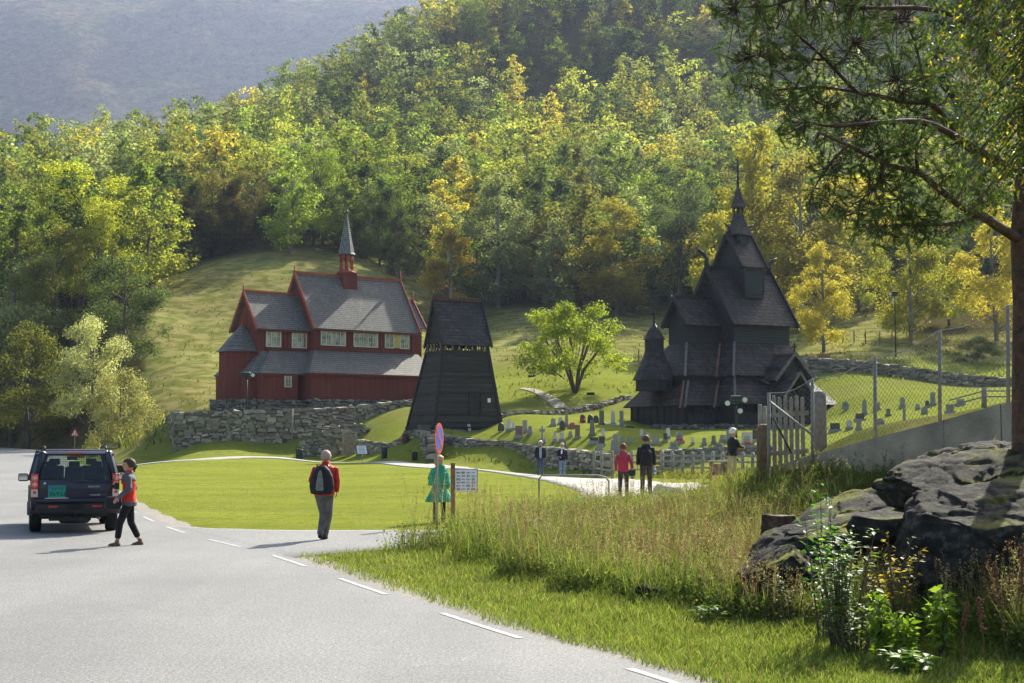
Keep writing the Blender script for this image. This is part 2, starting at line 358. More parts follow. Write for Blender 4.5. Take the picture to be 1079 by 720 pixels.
path_strip('meadow_path', [tuple(ground_at(px_, py_, 98)[:2]) for px_, py_ in ((592, 431), (584, 424), (573, 417), (561, 412), (549, 410))], [1.1, 1.1, .9, .8, .5], mat('trodden_earth', (.25, .225, .16), .95, var=.3, scale=3), 'worn gravel track crossing the bright meadow', .0)
path_strip('flagstone_path', [xy(632, 456, 96), xy(650, 455, 96), xy(664, 456, 95)], [.8, 1, .8], gravel, 'pale flagstone path beside the dark church', .05)
# drive mouth: fills the junction flare
nl_ = catmull([(-10.6, 38.6), (-8.6, 34.2), (-5.8, 31.8), (-1.6, 31.7)], 8); nr_ = catmull([(-3.9, 24.3), (-2.7, 25.7), (-.7, 28.0), (1.2, 29.4)], 8)
ribbon('drive_mouth', nl_, nr_, lambda x, y: np.where(rdist(x, y) < RW / 2 - .1, -.004, np.maximum(Hn(x, y), 0) + .008), M_ASPH, 'flared asphalt mouth of the side drive')

# ---------------------------------------------------------------- far mountain
mx_, my_ = np.meshgrid(np.linspace(-2600, 1100, 150), np.linspace(900, 3000, 110), indexing='xy')
prof = np.clip((my_ - 950) / 1500, 0, 1)
mx_, my_ = mx_ * 1., my_ * 1.; mz = -40 + prof * 1150 * (1 - sstep(200, 1000, mx_) * .85) + (hash_noise(mx_, my_, 160.) * 25 + hash_noise(my_, mx_, 61.) * 11 + hash_noise(mx_, my_, 27.) * 5) * np.clip(prof * 4, 0, 1)
ii = np.arange(mx_.size).reshape(mx_.shape); Q = np.stack([ii[:-1, :-1], ii[:-1, 1:], ii[1:, 1:], ii[1:, :-1]], -1).reshape(-1, 4)
m, t, b = newmat('mountain_forest'); tc = t.nodes.new('ShaderNodeTexCoord').outputs['Object']
a_ = rng(t, noise(t, tc, .045, 9, .85), .4, .6); b2 = rng(t, noise(t, tc, .0045, 7, .7, (1, .4, 1)), .42, .58)
c = mixc(t, a_, (.015, .035, .02), (.20, .19, .09)); c = mixc(t, rng(t, b2, 0, 1, 0, .75), c, mixc(t, a_, (.05, .035, .03), (.30, .17, .12)))
t.links.new(c, b.inputs['Base Color']); b.inputs['Roughness'].default_value = 1; b.inputs['Specular IOR Level'].default_value = 0
bp = node(t, 'ShaderNodeBump', i_Strength=1., i_Distance=16.); t.links.new(noise(t, tc, .06, 6, .8), bp.inputs['Height']); t.links.new(bp.outputs[0], b.inputs['Normal'])
o = np_mesh('mountain', (np.stack([mx_, my_, np.minimum(mz, 590 + 6 * hash_noise(mx_, my_, 40.))], -1) * 1.6).reshape(-1, 3), Q, m, smooth=True); tag(o, 'far forested mountainside across the valley, blue with distance', 'mountain', kind='structure')

# ---------------------------------------------------------------- haze
hz = MB(); hz.box((-1200, 2400, 480), (6800, 5100, 1060)); m, t, b = newmat('haze'); t.nodes.remove(b)
vol = t.nodes.new('ShaderNodeVolumePrincipled'); vol.inputs['Density'].default_value = .000085; vol.inputs['Color'].default_value = (.58, .69, 1, 1); vol.inputs['Anisotropy'].default_value = .4
t.links.new(vol.outputs[0], t.nodes['Material Output'].inputs['Volume'])
o = hz.build('haze', m); tag(o, 'thin blue haze filling the valley air', 'haze', kind='stuff')
# ---------------------------------------------------------------- building materials
def boards(name, c1, c2, n=9., axis=0, rough=.75, bump=.02, stripe=.5, vert=True):
    """wooden boards: dark joints every 1/n m, from object coordinates"""
    m, t, b = newmat(name); tc = t.nodes.new('ShaderNodeTexCoord').outputs['Object']
    s = t.nodes.new('ShaderNodeSeparateXYZ'); t.links.new(tc, s.inputs[0])
    if vert:
        ad = node(t, 'ShaderNodeMath', operation='ADD'); t.links.new(s.outputs[0], ad.inputs[0]); t.links.new(s.outputs[1], ad.inputs[1]); co = ad.outputs[0]
    else: co = s.outputs[2]
    ml = node(t, 'ShaderNodeMath', operation='MULTIPLY'); ml.inputs[1].default_value = n; t.links.new(co, ml.inputs[0])
    fr = node(t, 'ShaderNodeMath', operation='FRACT'); t.links.new(ml.outputs[0], fr.inputs[0])
    fl = node(t, 'ShaderNodeMath', operation='FLOOR'); t.links.new(ml.outputs[0], fl.inputs[0])
    wn = node(t, 'ShaderNodeTexWhiteNoise', noise_dimensions='1D'); t.links.new(fl.outputs[0], wn.inputs['W'])
    big = rng(t, noise(t, tc, .8, 5, .6, (1, 1, .4) if vert else (.4, .4, 1)), .3, .7)
    streak = rng(t, noise(t, tc, 6, 4, .6, (1, 1, .12) if vert else (.15, .15, 1)), .3, .7)
    c = mixc(t, wn.outputs[0], c1, c2); c = mixc(t, rng(t, big, 0, 1, 0, .5), c, tuple(x * .6 for x in c1)); c = mixc(t, rng(t, streak, 0, 1, 0, .4), c, tuple(min(1, x * 1.5) for x in c2))
    edge = rng(t, fr.outputs[0], .0, .12, 1, 0)
    c = mixc(t, rng(t, edge, 0, 1, 0, stripe), c, tuple(x * .25 for x in c1))
    t.links.new(c, b.inputs['Base Color']); b.inputs['Roughness'].default_value = rough; b.inputs['Specular IOR Level'].default_value = .25
    bp = node(t, 'ShaderNodeBump', i_Strength=1., i_Distance=bump); t.links.new(fr.outputs[0], bp.inputs['Height']); t.links.new(bp.outputs[0], b.inputs['Normal'])
    return m
def shingles(name, c1, c2, c3, row=4., colw=7., bump=.03, rough=.8, pale=.3, patch=None):
    """roof shingles: staggered courses along the object's z and x+y"""
    m, t, b = newmat(name); tc = t.nodes.new('ShaderNodeTexCoord').outputs['Object']
    s = t.nodes.new('ShaderNodeSeparateXYZ'); t.links.new(tc, s.inputs[0])
    ad = node(t, 'ShaderNodeMath', operation='ADD'); t.links.new(s.outputs[0], ad.inputs[0]); t.links.new(s.outputs[1], ad.inputs[1])
    cb = t.nodes.new('ShaderNodeCombineXYZ'); t.links.new(ad.outputs[0], cb.inputs[0]); t.links.new(s.outputs[2], cb.inputs[1])
    br = node(t, 'ShaderNodeTexBrick'); t.links.new(cb.outputs[0], br.inputs['Vector'])
    br.inputs['Scale'].default_value = 1; br.inputs['Brick Width'].default_value = 1 / colw; br.inputs['Row Height'].default_value = 1 / row
    br.inputs['Mortar Size'].default_value = .018; br.inputs['Mortar Smooth'].default_value = .3
    br.inputs['Color1'].default_value = (*c1, 1); br.inputs['Color2'].default_value = (*c2, 1); br.inputs['Mortar'].default_value = (*[x * .2 for x in c1], 1)
    big = rng(t, noise(t, tc, .7, 6, .65), .42, .68); sp = rng(t, noise(t, tc, 7, 5, .75, (1, 1, .35)), .55, .7)
    c = mixc(t, rng(t, big, 0, 1, 0, .55), br.outputs[0], tuple(x * .6 for x in c1)); c = mixc(t, rng(t, sp, 0, 1, 0, pale), c, c3)
    if patch: c = mixc(t, rng(t, noise(t, tc, .55, 3, .5), .6, .7, 0, .55), c, patch)
    t.links.new(c, b.inputs['Base Color']); b.inputs['Roughness'].default_value = rough; b.inputs['Specular IOR Level'].default_value = .3
    ml = node(t, 'ShaderNodeMath', operation='MULTIPLY'); ml.inputs[1].default_value = row; t.links.new(s.outputs[2], ml.inputs[0])
    fr = node(t, 'ShaderNodeMath', operation='FRACT'); t.links.new(ml.outputs[0], fr.inputs[0]); inv = rng(t, fr.outputs[0], 0, 1, 1, 0)
    mm = node(t, 'ShaderNodeMath', operation='ADD'); t.links.new(inv, mm.inputs[0]); t.links.new(sp, mm.inputs[1])
    bp = node(t, 'ShaderNodeBump', i_Strength=1., i_Distance=bump); t.links.new(mm.outputs[0], bp.inputs['Height']); t.links.new(bp.outputs[0], b.inputs['Normal'])
    return m
def stone_mat(name, base, var=.5, moss=(.13, .14, .05), mossy=.3, dark=.35):
    m, t, b = newmat(name); tc = t.nodes.new('ShaderNodeTexCoord').outputs['Object']
    at = node(t, 'ShaderNodeVertexColor', layer_name='Col')
    n1 = rng(t, noise(t, tc, 5, 6, .7), .35, .65); n2 = rng(t, noise(t, tc, .8, 5, .6), .5, .68); n3 = rng(t, noise(t, tc, 22, 5, .7), .55, .68)
    c = mixc(t, 1., at.outputs[0], base, 'MULTIPLY'); c = mixc(t, rng(t, n1, 0, 1, 0, .6), c, tuple(x * dark for x in base)); c = mixc(t, rng(t, n3, 0, 1, 0, .5), c, (.36, .36, .31))
    c = mixc(t, rng(t, n2, 0, 1, 0, mossy), c, moss)
    t.links.new(c, b.inputs['Base Color']); b.inputs['Roughness'].default_value = .9; b.inputs['Specular IOR Level'].default_value = .2
    bp = node(t, 'ShaderNodeBump', i_Strength=1., i_Distance=.03); t.links.new(noise(t, tc, 12, 8, .7), bp.inputs['Height']); t.links.new(bp.outputs[0], b.inputs['Normal'])
    return m
M_STONE = stone_mat('dry_stone', (.27, .248, .208), mossy=.18, dark=.5)
M_STONED = stone_mat('foundation_stone', (.17, .16, .145), mossy=.12)
M_TAR = boards('tarred_wall', (.014, .015, .016), (.026, .026, .027), 6., rough=.55, bump=.015)
M_TARS = shingles('tarred_wall_shingle', (.016, .018, .019), (.026, .027, .028), (.05, .05, .05), 5, 6, .02, .6, .15)
M_TARR = shingles('tarred_roof_shingle', (.022, .018, .016), (.078, .062, .054), (.17, .155, .14), 4.0, 4.2, .07, .7, .5)
M_TARB = mat('tarred_beam', (.016, .014, .013), .65, var=.4, scale=6, bump=.01)
M_OLDB = mat('weathered_board', (.13, .115, .105), .8, var=.3, scale=8, bump=.006)
M_OLDR = mat('reddish_board', (.13, .07, .05), .8, var=.3, scale=8, bump=.006)
M_TWR = boards('dark_horizontal_boards', (.014, .012, .012), (.050, .044, .042), 5.5, rough=.7, bump=.035, vert=False, stripe=.9)
M_TWRR = shingles('tower_roof_shingle', (.022, .020, .020), (.060, .056, .054), (.17, .165, .15), 4.2, 2.5, .06, .7, .5)
M_RED = boards('red_boards', (.112, .029, .021), (.165, .043, .031), 5.5, rough=.8, bump=.02, stripe=.6)
M_REDT = mat('red_trim', (.29, .06, .04), .7, var=.25, scale=6)
M_REDD = mat('red_dark', (.13, .027, .02), .75, var=.3, scale=6)
M_SLATE = shingles('grey_slate', (.14, .132, .12), (.20, .19, .175), (.34, .33, .30), 6, 6, .02, .75, .6, patch=(.22, .17, .14))
M_SPIRE = shingles('spire_slate', (.16, .168, .165), (.22, .23, .225), (.26, .28, .28), 6, 6, .015, .7, .4)
M_CREAM = mat('cream_frame', (.50, .48, .38), .6, var=.1, scale=8)
M_GLASS = mat('window_glass', (.10, .12, .11), .08, spec=.8, var=.5, scale=2.2, c2=(.45, .45, .40))
M_GLASSD = mat('dark_glass', (.010, .018, .020), .3, spec=.25)
M_GLASSY = mat('yellowish_glass', (.42, .33, .12), .15, spec=.6, var=.15, scale=2)
M_DARK = mat('inner_dark', (.008, .008, .008), .9)
M_CONC = mat('concrete', (.24, .22, .185), .9, var=.25, scale=2.5, bump=.01, bscale=30)
M_STEEL = mat('galvanised_steel', (.21, .20, .185), .7, metal=.0, var=.15, scale=9)
M_WHITE = mat('white_sheet', (.72, .72, .72), .5)
M_WOODG = mat('grey_weathered_wood', (.25, .235, .20), .85, var=.3, scale=7, bump=.005)
M_WOODB = mat('brown_wood', (.22, .12, .055), .8, var=.25, scale=9, bump=.004)

class Bld:
    """building frame: X along the ridge to the right and away, D towards the viewer's side, z up"""
    def __init__(s, px, py, d, th):
        q = P(px, py, d); s.o = q; s.th = th; s.e = Vector((math.cos(th), math.sin(th), 0)); s.n = Vector((math.sin(th), -math.cos(th), 0))
    def w(s, X, D, z): return s.o + s.e * X + s.n * D + Vector((0, 0, z))
    def X(s, px, D, z=3.):
        lo, hi = -30., 30.
        for _ in range(50):
            m_ = (lo + hi) / 2
            if proj(s.w(m_, D, z))[0] < px: lo = m_
            else: hi = m_
        return m_
    def Z(s, py, X, D):
        lo, hi = -5., 40.
        for _ in range(50):
            m_ = (lo + hi) / 2
            if proj(s.w(X, D, m_))[1] > py: lo = m_
            else: hi = m_
        return m_
    def root(s, name, label, cat): return empty(name, s.o, s.th, label, cat)
def L3(X, D, z): return Vector((X, -D, z))        # local coordinates of a building part (its root is turned by th)
def wallbox(mb, X0, X1, D, z0, z1):
    mb.box(((X0 + X1) / 2, 0, (z0 + z1) / 2), (X1 - X0, 2 * D, z1 - z0))
def gable_roof(mb, X0, X1, D, ze, zr, th=.12, X0r=None, X1r=None):
    """two thick slopes"""
    X0r = X0 if X0r is None else X0r; X1r = X1 if X1r is None else X1r
    for s in (1, -1):
        pts = [L3(X0, s * D, ze), L3(X1, s * D, ze), L3(X1r, 0, zr), L3(X0r, 0, zr)]
        n = (pts[1] - pts[0]).cross(pts[2] - pts[0]).normalized(); n = n if n.z > 0 else -n
        mb.slab(pts, n * -th)
def gable_tri(mb, X, D, ze, zr, t=.1):
    mb.slab([L3(X, D, ze), L3(X, 0, zr), L3(X, -D, ze)], (t, 0, 0))
def skirt(mb, x0, x1, d, z0, ix0, ix1, idd, z1, th=.12, sides='flbr'):
    """hipped lean-to roof round a core: outer rectangle (x0..x1, +-d) at z0 up to inner (ix0..ix1,+-idd) at z1"""
    o = [(x0, d), (x1, d), (x1, -d), (x0, -d)]; i_ = [(ix0, idd), (ix1, idd), (ix1, -idd), (ix0, -idd)]
    for k, sd in enumerate('frbl'):
        if sd not in sides: continue
        a, b_ = o[k], o[(k + 1) % 4]; c_, d_ = i_[(k + 1) % 4], i_[k]
        pts = [L3(*a, z0), L3(*b_, z0), L3(*c_, z1), L3(*d_, z1)]
        n = (pts[1] - pts[0]).cross(pts[3] - pts[0]).normalized(); n = n if n.z > 0 else -n
        mb.slab(pts, n * -th)
def part(name, mb, m, root, label=None, color=False):
    o = mb.build(name, m, root, color)
    if label: o['label'] = label
    return o
def cross_mb(mb, p, h, t=.08):
    p = Vector(p); mb.box(p + Vector((0, 0, h / 2)), (t, t, h)); mb.box(p + Vector((0, 0, h * .66)), (t, h * .55, t)); mb.box(p + Vector((0, 0, h * .66)), (h * .55, t * .98, t * .98))
    mb.ball(p + Vector((0, 0, h * .08)), t * 1.2, 4)
def stones_mb(mb, a, b, z0f, z1f, th=.5, sw=.45, sh=.22, gray=.5, lift=0):
    """a face of rough stones from a to b (xy), both sides and a capping; z0f, z1f give bottom and top by parameter"""
    a, b = Vector(a), Vector(b); L = (b - a).length; t = (b - a).normalized(); nrm = Vector((t.y, -t.x, 0)); rot = Matrix.Rotation(math.atan2(t.y, t.x), 3, 'Z')
    s = 0.
    nseg = max(1, int(L / 1.6))
    for k in range(nseg):
        u0, u1 = k / nseg, (k + 1) / nseg; um = (u0 + u1) / 2; zb, zt = z0f(um), z1f(um)
        c = a.lerp(b, um); mb.box((c.x, c.y, (zb + zt) / 2 - .06), (L / nseg + .02, th * .78, zt - zb - .1), rot, (.35, .34, .32))
    hm = max(z1f(u) - z0f(u) for u in (0, .25, .5, .75, 1)); nrows = max(2, int(hm / sh) + 1)
    for r_ in range(nrows):
        s = rnd.uniform(-.3, 0)
        while s < L:
            w_ = sw * rnd.choice((.45, .7, .8, 1., 1.1, 1.5)); sm = s + w_ / 2; um = min(max(sm / L, 0), 1); zb, zt = z0f(um), z1f(um)
            hgt = (zt - zb) / nrows; zc = zb + hgt * (r_ + .5) + rnd.uniform(-.22, .22) * hgt
            if sm < L + .15:
                g = rnd.choice((.5, .7, .85, 1., 1.1, 1.3, 1.6)) * rnd.uniform(.9, 1.1); cc = (g * rnd.uniform(.97, 1.1), g, g * rnd.uniform(.84, 1.0)); c = a + t * sm
                hh = hgt * rnd.uniform(.75, 1.25); top = r_ == nrows - 1
                if top: hh *= rnd.uniform(.6, 1.2)
                mb.box((c.x, c.y, zc), (w_ * .93, th * rnd.uniform(.86, 1.16), hh * .93), rot @ Euler((rnd.uniform(-.1, .1), rnd.uniform(-.17, .17), rnd.uniform(-.1, .1))).to_matrix(), cc, jit=min(w_, hh) * .17, taper=rnd.uniform(.7, 1.0))
            s += w_

# ================================================================ STAVE CHURCH
B = Bld(780, 447.5, 104, R(28.5)); root = B.root('stave_church', 'black tarred wooden stave church with stepped shingled roofs and a needle spire', 'church')
ch = root
zz = lambda py, X, D: B.Z(py, X, D)
nx0, nx1 = B.X(772, 3.1, 7) , B.X(841, 3.1, 7)                     # nave roof ends
zne, znr = zz(341, nx0, 3.1), zz(285, 0, 0)
wn0, wn1 = nx0 + .45, nx1 - .45
ax0, ax1 = B.X(773, 4.2, 3.7), B.X(860, 4.2, 3.7); zae, zat = zz(395, ax0, 4.2), zz(361, wn0, 2.7)
bx0, bx1 = B.X(774, 5.5, 1.5), B.X(884, 5.5, 1.5); zbe, zbt = zz(425, bx0, 5.5), zz(397, ax0, 3.75)
cx0 = B.X(721.5, 1.4, 7); zce, zcr = zz(342, cx0, 1.4), zz(313, cx0, 0)
cax0 = B.X(722, 2.9, 4); cbx0 = B.X(721, 3.75, 1.5)
zcae, zcbe = zz(395, cax0, 2.9), zz(427, cbx0, 3.75); zcat, zcbt = zz(362, cx0 + .3, 1.1), zz(402, cax0, 2.5)
TX = -7.5
# walls
mb = MB(); wallbox(mb, wn0, wn1, 2.65, 2, zne + .35); part('nave_wall', mb, M_TARS, root)
mb = MB(); wallbox(mb, cx0 + .35, wn0 - .003, 1.08, 2, zce + .3); part('chancel_wall', mb, M_TARS, root)
mb = MB(); wallbox(mb, ax0 + .4, ax1 - .4, 3.75, 1, zae + .2); wallbox(mb, cax0 + .4, ax0 + .397, 2.5, 1, zcae + .2); part('aisle_wall', mb, M_TARS, root)
mb = MB(); wallbox(mb, bx0 + .35, bx1 - 2.2, 5.1, -.1, zbe + .15); wallbox(mb, cbx0 + .35, bx0 + .347, 3.4, -.1, zcbe + .15); part('gallery_wall', mb, M_TAR, root)
# pale rail of arcade openings along the gallery wall
mb = MB()
for x0, x1, D, ze in ((bx0 + .35, bx1 - 2.2, 5.1, zbe), (cbx0 + .5, bx0 + .2, 3.4, zcbe)):
    k = int((x1 - x0) / .55)
    for i in range(k + 1): mb.box((x0 + (x1 - x0) * i / k, -D - .03, ze - .32), (.07, .07, .62))
    mb.box(((x0 + x1) / 2, -D - .035, ze - .66), (x1 - x0, .09, .09)); mb.box(((x0 + x1) / 2, -D - .03, .05), (x1 - x0, .12, .22))
    for i in range(0, k + 1, 4): mb.tube([(x0 + (x1 - x0) * i / k, -D - .03, 0), (x0 + (x1 - x0) * i / k, -D - .03, ze)], .1, 8)
    part('arcade_frame', mb, M_TARB, root); mb = MB()
for yy in np.linspace(-3.3, 3.3, 9): mb = MB(); mb.box((cbx0 + .32, yy, zcbe - .6), (.07, .09, 1.3)); part('wall_batten', mb, M_TARB, root)
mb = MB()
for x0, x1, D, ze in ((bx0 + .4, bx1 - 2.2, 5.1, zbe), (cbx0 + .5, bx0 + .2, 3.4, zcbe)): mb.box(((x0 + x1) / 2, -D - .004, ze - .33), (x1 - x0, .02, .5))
part('arcade_shade_sheet', mb, M_DARK, root)  # dark sheets laid on the wall stand for the shade in the arcade openings
# open west gallery: posts, rail, dark inner wall
mb = MB()
for i in range(6):
    x = bx1 - 2.2 + 2.0 * i / 5
    mb.box((x, -5.0, .75), (.14, .14, 1.6)); mb.box((x, 5.0, .75), (.14, .14, 1.6))
mb.box((bx1 - 1.2, -5.0, .65), (2.2, .08, .08)); mb.box((bx1 - 1.2, -5.0, .25), (2.2, .06, .7)); mb.box((bx1 - 1.2, -5.0, 1.32), (2.2, .1, .14))
for yy in np.linspace(-5, 5, 12): mb.box((bx1 - .25, yy, .75), (.12, .12, 1.6))
mb.box((bx1 - .25, 0, .25), (.06, 10, .7)); mb.box((bx1 - .25, 0, 1.32), (.1, 10, .14))
part('open_gallery', mb, M_TARB, root)
# roofs
mb = MB(); gable_roof(mb, nx0, nx1, 3.1, zne, znr, .16); part('nave_roof', mb, M_TARR, root)
mb = MB(); gable_tri(mb, nx0 + .5, 2.8, zne + .1, znr - .15); gable_tri(mb, nx1 - .6, 2.8, zne + .1, znr - .15); part('nave_gable', mb, M_TARS, root)
mb = MB(); gable_roof(mb, cx0, wn0 + .3, 1.4, zce, zcr, .12); part('chancel_roof', mb, M_TARR, root)
mb = MB(); gable_tri(mb, cx0 + .4, 1.2, zce + .1, zcr - .1); part('chancel_gable', mb, M_TARS, root)
mb = MB(); skirt(mb, ax0, ax1, 4.2, zae, wn0, wn1, 2.68, zat); part('aisle_roof', mb, M_TARR, root)
mb = MB(); skirt(mb, cax0, ax0 + .8, 2.9, zcae, cx0 + .35, wn0, 1.1, zcat, sides='flb'); part('chancel_aisle_roof', mb, M_TARR, root)
mb = MB(); skirt(mb, bx0, bx1, 5.5, zbe, ax0 + .4, ax1 - .4, 3.77, zbt); part('gallery_roof', mb, M_TARR, root)
mb = MB(); skirt(mb, cbx0 - .1, bx0 + .9, 3.75, zcbe, cax0 + .55, ax0, 2.5, zcbt, sides='flb'); part('chancel_gallery_roof', mb, M_TARR, root)
# verge boards, ridge, hip boards
mb = MB()
for X_, D_, ze_, zr_ in ((nx0, 3.1, zne, znr), (nx1, 3.1, zne, znr), (cx0, 1.4, zce, zcr)):
    for s in (1, -1): mb.bar(L3(X_, s * D_ * 1.02, ze_ - .08), L3(X_, 0, zr_ + .02), .12, .3)
mb.bar(L3(nx0, 0, znr + .06), L3(nx1, 0, znr + .06), .22, .2); mb.bar(L3(cx0, 0, zcr + .05), L3(wn0, 0, zcr + .05), .18, .16)
part('verge_board', mb, M_TARB, root)
for (a, b_, mt_, lb) in ((L3(ax0 - .02, 4.22, zae - .1), L3(wn0, 2.7, zat + .06), M_OLDB, 'pale weathered hip board'), (L3(cax0 - .02, 2.92, zcae - .08), L3(cx0 + .35, 1.12, zcat + .06), M_OLDB, 'pale weathered hip board'),
        (L3(ax0 - .55, 2.94, zcae - .1), L3(wn0 - .2, 1.3, zcat + .1), M_OLDR, 'reddish valley board'), (L3(bx0 + .0, 5.55, zbe - .1), L3(ax0 + .4, 3.8, zbt + .06), M_OLDB, 'pale weathered hip board'),
        (L3(cbx0, 3.8, zcbe - .15), L3(cax0 + .5, 2.55, zcbt + .06), M_OLDB, 'pale weathered hip board'), (L3(cbx0 - .35, 3.74, zcbe - .2), L3(cax0 + .2, 2.45, zcbt + .06), M_OLDR, 'reddish hip board'),
        (L3(bx0 - .5, 3.86, zcbe - .15), L3(ax0 - .1, 2.6, zcbt + .1), M_OLDR, 'reddish valley board')):
    mb = MB(); mb.bar(a, b_, .17, .07); part('hip_board', mb, mt_, root, lb)
# south portal gable over the aisle and the porch in front of the gallery
px_ = B.X(838, 5.6, 5) ; zpa = zz(373, px_, 5.6); zpe = zz(400, px_ - 1.7, 5.6)
def cross_gable(mb, Xc, hw, D0, D1, ze, zr, th=.1):
    for s in (-1, 1):
        pts = [L3(Xc + s * hw, D0, ze), L3(Xc + s * hw, D1, ze), L3(Xc, D1, zr), L3(Xc, D0, zr)]
        n = (pts[1] - pts[0]).cross(pts[2] - pts[0]).normalized(); n = n if n.z > 0 else -n
        mb.slab(pts, n * -th)
mb = MB(); cross_gable(mb, px_, 1.75, 2.6, 5.6, zpe, zpa); part('portal_roof', mb, M_TARR, root)
mb = MB(); mb.slab([L3(px_ - 1.5, 5.2, zpe + .1), L3(px_, 5.2, zpa - .1), L3(px_ + 1.5, 5.2, zpe + .1)], (0, .08, 0)); mb.box((px_, -4.5, (zpe + 1.5) / 2 + .7), (2.3, 1.5, zpe - 1)); part('portal_wall', mb, M_TAR, root)
qx = B.X(843, 6.9, 3); zqa, zqe = zz(393, qx, 6.9), zz(417, qx - 1.25, 6.9)
mb = MB(); cross_gable(mb, qx, 1.3, 4.5, 6.9, zqe, zqa, .08); part('porch_roof', mb, M_TARR, root)
for s in (-1, 1): mb = MB(); mb.box((qx + s * 1.05, -5.9, zqe / 2), (.08, 1.6, zqe + .1)); mb.box((qx + s * 1.05, -6.7, zqe / 2), (.2, .2, zqe + .1)); part('porch_wall', mb, M_TAR, root)
mb = MB(); mb.box((qx, -5.3, 1.1), (1.5, .05, 2.4)); part('porch_shade_sheet', mb, M_DARK, root)  # near-black sheet painted in for the shade inside the porch opening
mb = MB()
for s in (-1, 1):
    mb.bar(L3(px_ + s * 1.78, 5.63, zpe - .06), L3(px_, 5.63, zpa + .05), .08, .22); mb.bar(L3(qx + s * 1.33, 6.93, zqe - .06), L3(qx, 6.93, zqa + .04), .07, .18)
part('porch_verge_board', mb, M_OLDB, root, 'pale weathered verge board')
mb = MB(); mb.bar(L3(px_ - 1.8, 2.9, zpe + .35), L3(px_ - 1.8, 4.9, zpe - .25), .2, .1); mb.bar(L3(px_, 2.6, zpa + .03), L3(px_, 5.6, zpa + .03), .12, .1); part('hip_board', mb, M_OLDR, root, 'reddish valley board')
mb = MB(); cross_mb(mb, L3(px_, 5.5, zpa), .75); cross_mb(mb, L3(cx0 + .1, 0, zcr + .05), .8); cross_mb(mb, L3(nx1 + .2, 0, zat + .5), .01); cross_mb(mb, L3(qx, 6.8, zqa), .35); part('gable_cross', mb, M_TARB, root)
# apse turret
def rx(px0, px1, d=100): return (px1 - px0) / 2 / F * d
mb = MB(); zt0, zt1, zt2, zt3 = zz(400, TX, 1.5), zz(371, TX, 0), zz(357.5, TX, .8), zz(340, TX, 0)
mb.lathe([(1.58, zt0), (1.50, zt0 + .12), (1.14, zt0 + (zt1 - zt0) * .45), (.82, zt0 + (zt1 - zt0) * .8), (.70, zt1)], (TX, 0, 0), 20, smooth=False)
part('apse_roof', mb, M_TARR, root)
mb = MB(); mb.lathe([(.68, zt1 - .3), (.68, zt2 + .1)], (TX, 0, 0), 16, smooth=False); part('turret_drum', mb, M_TARS, root); mb = MB(); mb.lathe([(1.35, zcbt - .6), (1.35, zt0 + .1)], (TX, 0, 0), 16, smooth=False); part('apse_wall', mb, M_TARS, root)
mb = MB(); mb.lathe([(.80, zt2), (.72, zt2 + .1), (.42, zt2 + .7), (.12, zt3 - .12), (.04, zt3)], (TX, 0, 0), 16, smooth=False); part('turret_cap', mb, M_TARR, root)
mb = MB(); cross_mb(mb, (TX, 0, zt3 - .05), zz(327, TX, 0) - zt3 + .1, .09); part('turret_cross', mb, M_TARB, root)
# stepped tower over the nave
sx = B.X(778.5, 0, 12)
z2e, z2r = zz(281.5, sx, 1.9), zz(248, sx, 0); z3e, z3t = zz(247, sx, .7), zz(226, sx, 0); zlt = zz(218, sx, .3); zct, znd = zz(196, sx, 0), zz(168, sx, 0)
hl = (B.X(809, 1.9, 11.5) - B.X(782, 1.9, 11.5)) / 2
mb = MB(); mb.box((sx, 0, (znr - 3 + z2e + .3) / 2), (2 * hl - .5, 2.5, z2e + .3 - znr + 3)); gable_tri(mb, sx - hl + .25, 1.6, z2e, z2r - .15); gable_tri(mb, sx + hl - .35, 1.6, z2e, z2r - .15); part('tower_wall', mb, M_TARS, root)
mb = MB(); gable_roof(mb, sx - hl, sx + hl, 1.9, z2e, z2r, .13); part('tower_roof', mb, M_TARR, root)
mb = MB()
for s in (1, -1):
    for X_ in (sx - hl, sx + hl): mb.bar(L3(X_, s * 1.93, z2e - .08), L3(X_, 0, z2r), .1, .24)
mb.bar(L3(sx - hl, 0, z2r + .05), L3(sx + hl, 0, z2r + .05), .18, .16); part('tower_verge_board', mb, M_TARB, root)
mb = MB(); mb.box((sx, -1.52, z2e - 1.15), (1.75, .5, 2.2)); part('dormer_wall', mb, M_TARS, root)
f_ = MB(); f_.box((sx, -1.78, z2e - 1.9), (1.8, .06, .1)); f_.box((sx, -1.79, z2e - .25), (1.8, .06, .08)); f_.box((sx - .86, -1.785, z2e - 1.1), (.08, .06, 1.7)); f_.box((sx + .86, -1.785, z2e - 1.1), (.08, .06, 1.7)); fo = part('window', f_, M_TARB, root)
g_ = MB(); g_.box((sx, -1.776, z2e - 1.1), (1.6, .02, 1.5)); part('pane', g_, M_GLASSD, fo)
def sqtower(mb, prof): mb.lathe([(r_ * 1.414, z) for r_, z in prof], (sx, 0, 0), 4, smooth=False, ph=math.pi / 4)
mb = MB(); sqtower(mb, [(.52, z2r - 1.2), (.52, z3e + .1)]); part('turret_wall', mb, M_TARS, root)
f_ = MB(); f_.box((sx, -.54, z3e - .42), (.72, .08, .78)); fo = part('window', f_, M_TARB, root); g_ = MB(); g_.box((sx, -.585, z3e - .42), (.54, .02, .6)); part('pane', g_, M_GLASSD, fo)
hh = z3t - z3e
mb = MB(); sqtower(mb, [(.80, z3e - .04), (.72, z3e + .1), (.50, z3e + hh * .38), (.34, z3e + hh * .72), (.27, z3t)]); part('turret_roof', mb, M_TARR, root)
mb = MB()
for a in (-1, 1):
    for b_ in (-1, 1): mb.box((sx + a * .21, b_ * .21, (z3t + zlt) / 2), (.09, .09, zlt - z3t + .1))
